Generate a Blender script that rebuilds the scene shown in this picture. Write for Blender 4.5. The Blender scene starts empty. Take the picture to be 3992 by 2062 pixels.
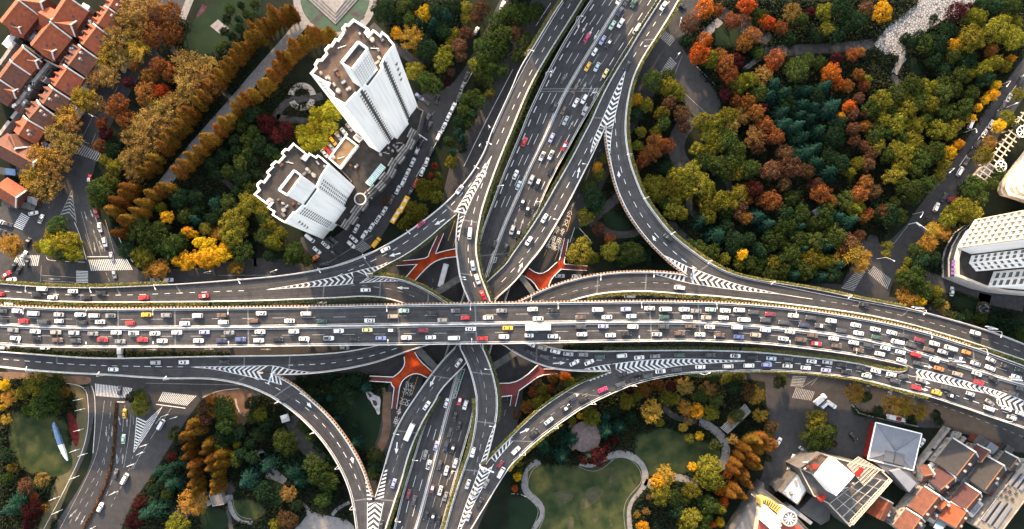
import bpy, math, random
from mathutils import Vector
from mathutils.geometry import tessellate_polygon
R = math.radians
scene = bpy.context.scene
COL = scene.collection
random.seed(7)

# ---------------------------------------------------------------- camera, sky, sun, exposure
HC = 332.0            # the drone's height above the ground, metres
F = 2661.0            # focal length in pixels of the 3992 px wide photograph
NX, NY = 1927.0, 1219.0   # where the plumb line below the drone meets the photograph
cam_d = bpy.data.cameras.new('drone_camera')
cam = bpy.data.objects.new('drone_camera', cam_d)
COL.objects.link(cam)
cam.location = (0, 0, HC)
cam.rotation_euler = (0, 0, 0)
cam_d.sensor_width = 36.0
cam_d.sensor_fit = 'HORIZONTAL'
cam_d.lens = 36.0 * F / 3992.0
cam_d.shift_x = (1996 - NX) / 3992.0
cam_d.shift_y = (NY - 1031) / 3992.0
cam_d.clip_start = 1.0
cam_d.clip_end = 3000.0
scene.camera = cam

SUN_EL, SUN_AZ = R(22), R(-17)          # low sun beyond the top of the photo, a little left
world = bpy.data.worlds.new('World')
scene.world = world
world.use_nodes = True
wn = world.node_tree
wn.nodes.clear()
wo = wn.nodes.new('ShaderNodeOutputWorld')
wb = wn.nodes.new('ShaderNodeBackground')
ws = wn.nodes.new('ShaderNodeTexSky')
ws.sky_type = 'NISHITA'
ws.sun_disc = False
ws.sun_elevation = SUN_EL
ws.sun_rotation = SUN_AZ
ws.air_density = 1.3
ws.dust_density = 3.5
ws.ozone_density = 1.0
wb.inputs['Strength'].default_value = 0.15
whs = wn.nodes.new('ShaderNodeHueSaturation')      # thin haze takes most of the blue out of the sky
whs.inputs['Saturation'].default_value = 0.45
wn.links.new(ws.outputs[0], whs.inputs['Color'])
wn.links.new(whs.outputs[0], wb.inputs[0])
wn.links.new(wb.outputs[0], wo.inputs[0])
sl = bpy.data.lights.new('sun', 'SUN')
sl.energy = 3.3
sl.angle = R(1.5)
sl.color = (1.0, 0.64, 0.33)
so = bpy.data.objects.new('sun', sl)
COL.objects.link(so)
sdir = Vector((math.sin(SUN_AZ) * math.cos(SUN_EL), math.cos(SUN_AZ) * math.cos(SUN_EL), math.sin(SUN_EL)))
so.rotation_euler = sdir.to_track_quat('Z', 'Y').to_euler()
so.location = sdir * 600
scene.view_settings.view_transform = 'Standard'
scene.view_settings.look = 'None'
scene.view_settings.exposure = 2.2
scene.view_settings.gamma = 1.0
scene.view_settings.use_curve_mapping = False
scene.cycles.max_bounces = 5
scene.cycles.diffuse_bounces = 3
scene.cycles.glossy_bounces = 2
scene.cycles.transparent_max_bounces = 4

# ---------------------------------------------------------------- measuring the photograph
FX = [0, 664, 1328, 1992, 2656, 3322]
FY = [0, 515, 1030, 1546]
CX = [0, 1000, 2000, 2992]
CY = [0, 690, 1372]
ZT = {'t0': (3592, 300, 1.3075), 't1': (3592, 780, 1.6325), 't2': (0, 0, 1.9596), 't3': (0, 380, 1.5077), 't4': (2980, 1640, 1.8577),
      't5': (3480, 1640, 1.8574), 't6': (1200, 60, 2.0625), 't7': (1200, 400, 1.9604)}
def px(tile, u, v):
    if tile == 'S':
        return (u, v)
    if tile in ZT:
        x0, y0, k = ZT[tile]
        return (x0 + u / k, y0 + v / k)
    r, c = int(tile[1]), int(tile[2])
    if tile[0] == 'h':                       # f32 was read at another enlargement
        return (FX[c] + u / 1.5194, FY[r] + v / 1.5194)
    if tile[0] == 'f':
        return (FX[c] + u / 2.5791, FY[r] + v / 2.5791)
    return (CX[c] + u / 1.929, CY[r] + v / 1.929)
def pts(s):
    out, t = [], 'S'
    for w in s.split():
        if w[0].isalpha():
            t = w
        else:
            a, b = w.split(',')
            out.append(px(t, float(a), float(b)))
    return out
def W(p, z=0.0):
    k = (HC - z) / F
    return Vector(((p[0] - NX) * k, -(p[1] - NY) * k, z))
def interp(x, xs, ys):
    if x <= xs[0]: return ys[0]
    for i in range(1, len(xs)):
        if x <= xs[i]:
            t = (x - xs[i-1]) / (xs[i] - xs[i-1])
            return ys[i-1] + t * (ys[i] - ys[i-1])
    return ys[-1]

# ---------------------------------------------------------------- object helpers
def mesh(name, verts, faces, mats=None, midx=None, smooth=False):
    me = bpy.data.meshes.new(name)
    me.from_pydata([tuple(v) for v in verts], [], faces)
    if mats:
        for m in (mats if isinstance(mats, (list, tuple)) else [mats]):
            me.materials.append(m)
    if midx:
        me.polygons.foreach_set('material_index', midx)
    if smooth:
        me.polygons.foreach_set('use_smooth', [True] * len(me.polygons))
    me.update()
    return me
def link(name, data, parent=None):
    o = bpy.data.objects.new(name, data)
    COL.objects.link(o)
    if parent is not None:
        o.parent = parent
    return o
def tag(o, label=None, cat=None, group=None, kind=None):
    if label: o['label'] = label
    if cat: o['category'] = cat
    if group: o['group'] = group
    if kind: o['kind'] = kind
    return o
def thing(name, label, cat, loc=(0, 0, 0), rz=0.0, group=None):
    o = bpy.data.objects.new(name, None)
    o.empty_display_size = 0.5
    COL.objects.link(o)
    o.location = loc
    o.rotation_euler = (0, 0, rz)
    return tag(o, label, cat, group)

class MB:
    """collects shapes and links them as ONE mesh"""
    def __init__(self):
        self.v, self.f, self.m = [], [], []
    def add(self, vs, fs, mi=0):
        n = len(self.v)
        self.v += [tuple(p) for p in vs]
        self.f += [tuple(i + n for i in q) for q in fs]
        self.m += [mi] * len(fs)
    def quad(self, a, b, c, d, mi=0):
        self.add([a, b, c, d], [(0, 1, 2, 3)], mi)
    def box(self, cx, cy, cz, sx, sy, sz, rz=0.0, mi=0):
        c, s = math.cos(rz), math.sin(rz)
        vs = []
        for dz in (-.5, .5):
            for dx, dy in ((-.5, -.5), (.5, -.5), (.5, .5), (-.5, .5)):
                x, y = dx * sx, dy * sy
                vs.append((cx + x * c - y * s, cy + x * s + y * c, cz + dz * sz))
        self.add(vs, [(3, 2, 1, 0), (4, 5, 6, 7), (0, 1, 5, 4), (1, 2, 6, 5), (2, 3, 7, 6), (3, 0, 4, 7)], mi)
    def prism(self, poly, z0, z1, mi=0, top=None, bottom=False):
        """poly: list of (x, y); walls get mi, the top gets `top` (None: same)"""
        a = sum(poly[i][0] * poly[(i+1) % len(poly)][1] - poly[(i+1) % len(poly)][0] * poly[i][1] for i in range(len(poly)))
        if a < 0: poly = poly[::-1]
        n = len(poly)
        vs = [(p[0], p[1], z0) for p in poly] + [(p[0], p[1], z1) for p in poly]
        self.add(vs, [(i, (i+1) % n, n + (i+1) % n, n + i) for i in range(n)], mi)
        tris = tessellate_polygon([[Vector((p[0], p[1], 0)) for p in poly]])
        fl = []
        for t in tris:
            A, B, C_ = [poly[i] for i in t]
            if (B[0]-A[0])*(C_[1]-A[1]) - (B[1]-A[1])*(C_[0]-A[0]) < 0: t = t[::-1]
            fl.append(tuple(t))
        self.add([(p[0], p[1], z1) for p in poly], fl, mi if top is None else top)
        if bottom:
            self.add([(p[0], p[1], z0) for p in poly], [q[::-1] for q in fl], mi)
    def tube(self, a, b, r0, r1=None, n=6, mi=0, cap=True):
        a, b = Vector(a), Vector(b)
        r1 = r0 if r1 is None else r1
        d = (b - a).normalized()
        u = d.orthogonal().normalized()
        w = d.cross(u)
        vs = []
        for p, r in ((a, r0), (b, r1)):
            for i in range(n):
                t = 2 * math.pi * i / n
                vs.append(p + u * (r * math.cos(t)) + w * (r * math.sin(t)))
        fs = [(i, (i+1) % n, n + (i+1) % n, n + i) for i in range(n)]
        if cap:
            fs += [tuple(range(n))[::-1], tuple(range(n, 2 * n))]
        self.add(vs, fs, mi)
    def build(self, name, mats, parent=None, smooth=False):
        return link(name, mesh(name, self.v, self.f, mats, self.m, smooth), parent)

def chaikin(p, n=2):
    for _ in range(n):
        q = [p[0]]
        for a, b in zip(p[:-1], p[1:]):
            q.append((a[0]*.75 + b[0]*.25, a[1]*.75 + b[1]*.25))
            q.append((a[0]*.25 + b[0]*.75, a[1]*.25 + b[1]*.75))
        q.append(p[-1])
        p = q
    return p
def resample(p, n):
    d = [0]
    for a, b in zip(p[:-1], p[1:]):
        d.append(d[-1] + math.hypot(b[0]-a[0], b[1]-a[1]))
    out, j = [], 0
    for i in range(n):
        t = d[-1] * i / (n - 1)
        while j < len(p) - 2 and d[j+1] < t: j += 1
        k = (t - d[j]) / max(1e-9, d[j+1] - d[j])
        k = min(1, max(0, k))
        out.append((p[j][0] + k*(p[j+1][0]-p[j][0]), p[j][1] + k*(p[j+1][1]-p[j][1])))
    return out
def offset(p, d):
    """p shifted sideways by d (left of travel in image axes = negative)"""
    out = []
    for i in range(len(p)):
        a, b = p[max(0, i-1)], p[min(len(p)-1, i+1)]
        L = math.hypot(b[0]-a[0], b[1]-a[1]) or 1
        out.append((p[i][0] - d*(b[1]-a[1])/L, p[i][1] + d*(b[0]-a[0])/L))
    return out

# ---------------------------------------------------------------- materials
def nmat(name, rough=0.6):
    m = bpy.data.materials.new(name)
    m.use_nodes = True
    nt = m.node_tree
    b = nt.nodes['Principled BSDF']
    b.inputs['Roughness'].default_value = rough
    return m, nt, b
def mat(name, col, rough=0.6, var=0.25, scale=3.0, metal=0.0, coat=0.0, col2=None, bump=0.0, detail=6.0, objrand=0.0, spec=None):
    """base colour broken up by two octaves of noise; optional second colour and per-object variation"""
    m, nt, b = nmat(name, rough)
    N, L = nt.nodes, nt.links
    tc = N.new('ShaderNodeTexCoord')
    nz = N.new('ShaderNodeTexNoise')
    nz.inputs['Scale'].default_value = scale
    nz.inputs['Detail'].default_value = detail
    L.new(tc.outputs['Object'], nz.inputs['Vector'])
    rp = N.new('ShaderNodeValToRGB')
    c2 = col2 if col2 else tuple(min(1, c * (1 + var)) for c in col)
    c1 = col if col2 else tuple(c * (1 - var) for c in col)
    rp.color_ramp.elements[0].color = (*c1, 1)
    rp.color_ramp.elements[1].color = (*c2, 1)
    rp.color_ramp.elements[0].position = 0.32
    rp.color_ramp.elements[1].position = 0.68
    L.new(nz.outputs['Fac'], rp.inputs['Fac'])
    out = rp.outputs['Color']
    if objrand:
        oi = N.new('ShaderNodeObjectInfo')
        hs = N.new('ShaderNodeHueSaturation')
        mr = N.new('ShaderNodeMapRange')
        mr.inputs['To Min'].default_value = 1 - objrand
        mr.inputs['To Max'].default_value = 1 + objrand
        L.new(oi.outputs['Random'], mr.inputs['Value'])
        L.new(mr.outputs[0], hs.inputs['Value'])
        L.new(out, hs.inputs['Color'])
        out = hs.outputs['Color']
    L.new(out, b.inputs['Base Color'])
    b.inputs['Metallic'].default_value = metal
    if coat: b.inputs['Coat Weight'].default_value = coat
    b.inputs['Specular IOR Level'].default_value = spec if spec is not None else (.10 if rough >= .8 else .3)
    if bump:
        bp = N.new('ShaderNodeBump')
        bp.inputs['Strength'].default_value = bump
        L.new(nz.outputs['Fac'], bp.inputs['Height'])
        L.new(bp.outputs[0], b.inputs['Normal'])
    return m
def asphalt(name, base, patch):
    """asphalt: fine grain, broad tonal drift, blotchy repairs"""
    m, nt, b = nmat(name, 0.85)
    N, L = nt.nodes, nt.links
    tc = N.new('ShaderNodeTexCoord')
    def nz(s, d):
        n = N.new('ShaderNodeTexNoise'); n.inputs['Scale'].default_value = s; n.inputs['Detail'].default_value = d
        L.new(tc.outputs['Object'], n.inputs['Vector']); return n
    a, g, c = nz(0.035, 4), nz(2.2, 8), nz(0.35, 5)
    r = N.new('ShaderNodeValToRGB')
    r.color_ramp.elements[0].position = .3; r.color_ramp.elements[1].position = .72
    r.color_ramp.elements[0].color = (*base, 1); r.color_ramp.elements[1].color = (*patch, 1)
    L.new(a.outputs['Fac'], r.inputs['Fac'])
    mr = N.new('ShaderNodeMapRange'); mr.inputs['From Min'].default_value = .25; mr.inputs['From Max'].default_value = .75
    mr.inputs['To Min'].default_value = .72; mr.inputs['To Max'].default_value = 1.3
    L.new(g.outputs['Fac'], mr.inputs['Value'])
    mr2 = N.new('ShaderNodeMapRange'); mr2.inputs['From Min'].default_value = .3; mr2.inputs['From Max'].default_value = .7
    mr2.inputs['To Min'].default_value = .82; mr2.inputs['To Max'].default_value = 1.2
    L.new(c.outputs['Fac'], mr2.inputs['Value'])
    mu = N.new('ShaderNodeMath'); mu.operation = 'MULTIPLY'
    L.new(mr.outputs[0], mu.inputs[0]); L.new(mr2.outputs[0], mu.inputs[1])
    # wheel tracks and oil: streaks drawn out along the road (UV: metres across, metres along)
    mp = N.new('ShaderNodeMapping'); mp.inputs['Scale'].default_value = (1.0, .02, 1)
    L.new(tc.outputs['UV'], mp.inputs['Vector'])
    st = N.new('ShaderNodeTexNoise'); st.inputs['Scale'].default_value = 1.0; st.inputs['Detail'].default_value = 5
    L.new(mp.outputs[0], st.inputs['Vector'])
    mr3 = N.new('ShaderNodeMapRange'); mr3.inputs['From Min'].default_value = .3; mr3.inputs['From Max'].default_value = .7
    mr3.inputs['To Min'].default_value = .70; mr3.inputs['To Max'].default_value = 1.28
    L.new(st.outputs['Fac'], mr3.inputs['Value'])
    mu2 = N.new('ShaderNodeMath'); mu2.operation = 'MULTIPLY'
    L.new(mu.outputs[0], mu2.inputs[0]); L.new(mr3.outputs[0], mu2.inputs[1]); mu = mu2
    mx = N.new('ShaderNodeVectorMath'); mx.operation = 'SCALE'
    L.new(r.outputs['Color'], mx.inputs[0]); L.new(mu.outputs[0], mx.inputs['Scale'])
    L.new(mx.outputs[0], b.inputs['Base Color'])
    b.inputs['Specular IOR Level'].default_value = 0.15
    return m
M = {}
M['asphalt'] = asphalt('elevated_asphalt', (.031, .0315, .0345), (.044, .044, .047))
M['street'] = asphalt('street_asphalt', (.028, .0285, .031), (.043, .0425, .045))
M['paint'] = mat('road_paint', (.52, .52, .52), .6, .30, 1.6)
M['paint_worn'] = mat('worn_road_paint', (.24, .24, .24), .7, .35, 1.2)
M['paint_yellow'] = mat('yellow_road_paint', (.62, .33, .04), .6, .3, .8)
M['concrete'] = mat('parapet_concrete', (.40, .395, .39), .75, .18, .5)
M['concrete_dark'] = mat('weathered_concrete', (.13, .128, .126), .85, .25, .4)
M['rail_rust'] = mat('barrier_panel', (.30, .20, .14), .6, .25, .7)
M['steel'] = mat('painted_steel', (.62, .62, .62), .4, .1, 2)
M['dark_steel'] = mat('dark_steel', (.09, .09, .10), .5, .2, 2)
M['joint'] = mat('expansion_joint', (.11, .11, .115), .8, .3, 1.5)
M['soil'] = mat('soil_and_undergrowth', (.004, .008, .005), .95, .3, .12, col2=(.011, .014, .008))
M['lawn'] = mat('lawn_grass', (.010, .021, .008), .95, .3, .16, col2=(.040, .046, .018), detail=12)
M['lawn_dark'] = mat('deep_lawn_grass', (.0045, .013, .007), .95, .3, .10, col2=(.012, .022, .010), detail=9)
M['lawn_dry'] = mat('dry_lawn_grass', (.060, .056, .030), .95, .3, .15, col2=(.095, .082, .045))
M['paving'] = mat('pale_paving', (.15, .145, .145), .85, .2, .6)
M['paving_dark'] = mat('grey_paving', (.040, .039, .040), .85, .25, .5)
M['paving_tan'] = mat('tan_paving', (.12, .075, .05), .85, .25, .3)
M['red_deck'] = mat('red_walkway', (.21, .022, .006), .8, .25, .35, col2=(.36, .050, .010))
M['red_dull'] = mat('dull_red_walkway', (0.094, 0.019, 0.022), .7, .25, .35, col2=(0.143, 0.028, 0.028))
def wall_streaks(name, c):
    m, nt, b = nmat(name, .7)
    N, L = nt.nodes, nt.links
    tc = N.new('ShaderNodeTexCoord'); mp = N.new('ShaderNodeMapping'); mp.inputs['Scale'].default_value = (.9, .9, .035)
    n = N.new('ShaderNodeTexNoise'); n.inputs['Scale'].default_value = 1.0; n.inputs['Detail'].default_value = 6
    L.new(tc.outputs['Object'], mp.inputs['Vector']); L.new(mp.outputs[0], n.inputs['Vector'])
    r = N.new('ShaderNodeValToRGB'); r.color_ramp.elements[0].position = .33; r.color_ramp.elements[1].position = .58
    r.color_ramp.elements[0].color = (c*.86, c*.855, c*.85, 1); r.color_ramp.elements[1].color = (c, c, c*.99, 1)
    L.new(n.outputs['Fac'], r.inputs['Fac']); L.new(r.outputs[0], b.inputs['Base Color'])
    return m
M['white_wall'] = wall_streaks('white_wall', .86)
M['glass'] = mat('dark_glass', (.035, .04, .045), .15, .3, .6)
M['tower_window'] = mat('tower_window', (.10, .10, .105), .3, .4, .8)
M['roof_dark'] = mat('dark_flat_roof', (.026, .026, .028), .9, .35, .22, col2=(.105, .070, .050), detail=9)
M['roof_felt'] = mat('black_roof_felt', (.020, .020, .021), .9, .3, .3, col2=(.042, .037, .035))
M['roof_tan'] = mat('tan_flat_roof', (.13, .09, .055), .85, .25, .3)
M['hedge'] = mat('planter_leaves', (.085, .10, .022), .9, .4, .7, col2=(.20, .17, .04))
M['hedge_green'] = mat('green_planter_leaves', (.025, .045, .014), .9, .4, .7, col2=(.07, .08, .022))
M['red_bed'] = mat('red_flower_bed', (.09, .012, .012), .95, .4, .5)
M['maroon_bed'] = mat('maroon_flower_bed', (.045, .018, .028), .95, .4, .5)
M['pool_green'] = mat('dark_clipped_groundcover', (.010, .035, .022), .7, .3, .4)
def pond_mat():
    m, nt, b = nmat('cracked_pond_bed', .6)
    N, L = nt.nodes, nt.links
    tc = N.new('ShaderNodeTexCoord'); v = N.new('ShaderNodeTexVoronoi'); v.feature = 'DISTANCE_TO_EDGE'
    v.inputs['Scale'].default_value = .85
    L.new(tc.outputs['Object'], v.inputs['Vector'])
    r = N.new('ShaderNodeValToRGB'); r.color_ramp.elements[0].position = .04; r.color_ramp.elements[1].position = .16
    r.color_ramp.elements[0].color = (.03, .033, .033, 1); r.color_ramp.elements[1].color = (.21, .21, .22, 1)
    L.new(v.outputs['Distance'], r.inputs['Fac']); L.new(r.outputs[0], b.inputs['Base Color'])
    return m
M['pond'] = pond_mat()

def tiles(name, c1, c2):
    """clay roof: fine courses of tiles and blotchy ageing"""
    m, nt, b = nmat(name, .85)
    N, L = nt.nodes, nt.links
    tc = N.new('ShaderNodeTexCoord')
    nz = N.new('ShaderNodeTexNoise'); nz.inputs['Scale'].default_value = .7; nz.inputs['Detail'].default_value = 7
    n2 = N.new('ShaderNodeTexNoise'); n2.inputs['Scale'].default_value = 6; n2.inputs['Detail'].default_value = 2
    L.new(tc.outputs['Object'], nz.inputs['Vector']); L.new(tc.outputs['Object'], n2.inputs['Vector'])
    wv = N.new('ShaderNodeTexWave'); wv.wave_type = 'BANDS'; wv.bands_direction = 'X'; wv.inputs['Scale'].default_value = 1.4; wv.inputs['Distortion'].default_value = .6
    L.new(tc.outputs['Object'], wv.inputs['Vector'])
    r = N.new('ShaderNodeValToRGB'); r.color_ramp.elements[0].position = .3; r.color_ramp.elements[1].position = .7
    r.color_ramp.elements[0].color = (*c1, 1); r.color_ramp.elements[1].color = (*c2, 1)
    L.new(nz.outputs['Fac'], r.inputs['Fac'])
    mr = N.new('ShaderNodeMapRange'); mr.inputs['To Min'].default_value = .72; mr.inputs['To Max'].default_value = 1.15
    ad = N.new('ShaderNodeMath'); ad.operation = 'ADD'; ml = N.new('ShaderNodeMath'); ml.operation = 'MULTIPLY'; ml.inputs[1].default_value = .5
    L.new(wv.outputs['Fac'], ad.inputs[0]); L.new(n2.outputs['Fac'], ad.inputs[1]); L.new(ad.outputs[0], ml.inputs[0]); L.new(ml.outputs[0], mr.inputs['Value'])
    sc = N.new('ShaderNodeVectorMath'); sc.operation = 'SCALE'
    L.new(r.outputs[0], sc.inputs[0]); L.new(mr.outputs[0], sc.inputs['Scale']); L.new(sc.outputs[0], b.inputs['Base Color'])
    bp = N.new('ShaderNodeBump'); bp.inputs['Strength'].default_value = .5; L.new(ad.outputs[0], bp.inputs['Height']); L.new(bp.outputs[0], b.inputs['Normal'])
    return m
M['tile_red'] = tiles('red_clay_tiles', (.13, .026, .008), (.23, .052, .015))
M['tile_maroon'] = tiles('maroon_clay_tiles', (.034, .011, .011), (.060, .018, .017))
M['tile_grey'] = tiles('dark_grey_tiles', (.013, .0125, .014), (.024, .023, .025))
M['tile_brown'] = tiles('brown_clay_tiles', (.065, .020, .012), (.115, .036, .018))
M['plaster'] = mat('stained_plaster', (0.223, 0.211, 0.198), .85, .3, .5)
M['brick'] = mat('red_brick', (0.105, 0.041, 0.028), .9, .3, 2.5)
M['metal_roof'] = mat('pale_metal_roof', (.15, .16, .185), .5, .10, .25)
M['metal_roof_dark'] = mat('grey_metal_roof', (.085, .09, .105), .5, .12, .25)
M['corrugated'] = mat('corrugated_sheet', (0.180, 0.192, 0.216), .6, .3, .5)
M['grey_wall'] = mat('grey_wall', (.075, .073, .072), .85, .25, .3)
M['beige_roof'] = mat('beige_flat_roof', (0.186, 0.161, 0.130), .85, .15, .3)
M['cream_wall'] = mat('cream_wall', (0.432, 0.360, 0.288), .7, .12, .3)
M['yellow_wall'] = mat('yellow_wall', (0.496, 0.360, 0.096), .6, .15, .3)
M['red_panel'] = mat('red_panel', (0.187, 0.011, 0.008), .6, .2, .5)
M['teal_glass'] = mat('teal_glass', (.22, .38, .38), .25, .2, .8)
M['blue_panel'] = mat('blue_panel', (.10, .16, .28), .4, .2, 1)
M['tile_ridge'] = mat('ridge_tiles', (0.204, 0.102, 0.054), .85, .2, 2)
M['tile_split'] = M['tile_grey']
M['sign_purple'] = mat('purple_sign_paint', (.16, .07, .24), .5, .2, 2)
M['white_roof'] = mat('white_flat_roof', (0.527, 0.527, 0.527), .7, .08, .2)
M['red_roof'] = mat('red_flat_roof', (0.240, 0.048, 0.030), .7, .15, .3)
M['roof_slate'] = mat('slate_grey_roof', (0.061, 0.061, 0.063), .8, .15, .25)
M['rail_white'] = mat('white_railing', (.62, .62, .62), .5, .1, 2)
M['red_mid'] = mat('brick_red_walkway', (.15, .018, .008), .8, .2, .4, col2=(.26, .034, .010))
M['concrete_mid'] = mat('bare_concrete', (0.077, 0.077, 0.076), .85, .3, .5)
M['bus_yellow'] = mat('yellow_bus_paint', (.62, .33, .015), .4, .08, 1)
M['stone_roof'] = mat('stone_gazebo_roof', (0.110, 0.085, 0.083), .8, .25, .5)
M['roof_grey'] = mat('plain_grey_roof', (0.119, 0.115, 0.119), .8, .12, .3)
M['pale_rock'] = mat('pale_rock', (.33, .30, .30), .8, .3, .6)
M['pool_dark'] = mat('dark_pool', (.02, .018, .016), .3, .3, .5)
M['brick_dull'] = mat('dull_brick_paving', (.07, .045, .04), .85, .3, 1)
M['blue_dull'] = mat('still_basin_water', (.05, .065, .08), .1, .3, .8)
M['teal_plant'] = mat('teal_planting', (.012, .085, .055), .8, .3, .8)
M['hedge_dark'] = mat('dark_hedge_leaves', (.008, .018, .008), .95, .4, .5, col2=(.024, .034, .012))
M['hedge_gold'] = mat('golden_hedge_leaves', (.16, .11, .015), .95, .3, .5, col2=(.30, .21, .02))
M['hedge_rust'] = mat('rusty_hedge_leaves', (.05, .028, .016), .95, .4, .5, col2=(.11, .06, .03))
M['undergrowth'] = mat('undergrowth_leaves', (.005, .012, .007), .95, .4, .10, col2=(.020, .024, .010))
M['lawn_worn'] = mat('worn_lawn_grass', (.026, .030, .016), .95, .3, .3, col2=(.052, .050, .030), detail=9)
M['limewash'] = mat('limewashed_wall', (.42, .41, .40), .85, .2, .6)
# ================================================================ ELEVATED ROADS
def z_main(p): return interp(p[0], [0, 2600, 3540], [25, 25, 20])
def z_r1(p): return interp(p[1], [0, 830], [11, 17])
def z_a(p): return interp(p[1], [0, 830, 1180, 1345, 1810, 2062], [11, 17, 20.8, 20.8, 16, 14.5])
def z_c(p): return 17.0 if p[0] < 2400 else interp(p[0], [2400, 3000, 3540], [17, 17.6, 20])
def z_e(p): return interp(p[1], [1448, 1810, 2062], [17, 16, 14.5]) if p[0] < 2400 else z_c(p)
def z_b(p): return interp(p[1], [0, 500, 1180, 1345, 1950], [9, 10.2, 10.4, 10.4, 10])
def z_f(p): return interp(p[1], [0, 500, 1050], [9, 10.2, 13.6])
def z_d(p): return 13.6
def z_g(p): return 13.6 if p[0] < 1100 else interp(p[1], [1480, 1950], [13.6, 10])
def z_ns(p): return 6.8

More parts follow.
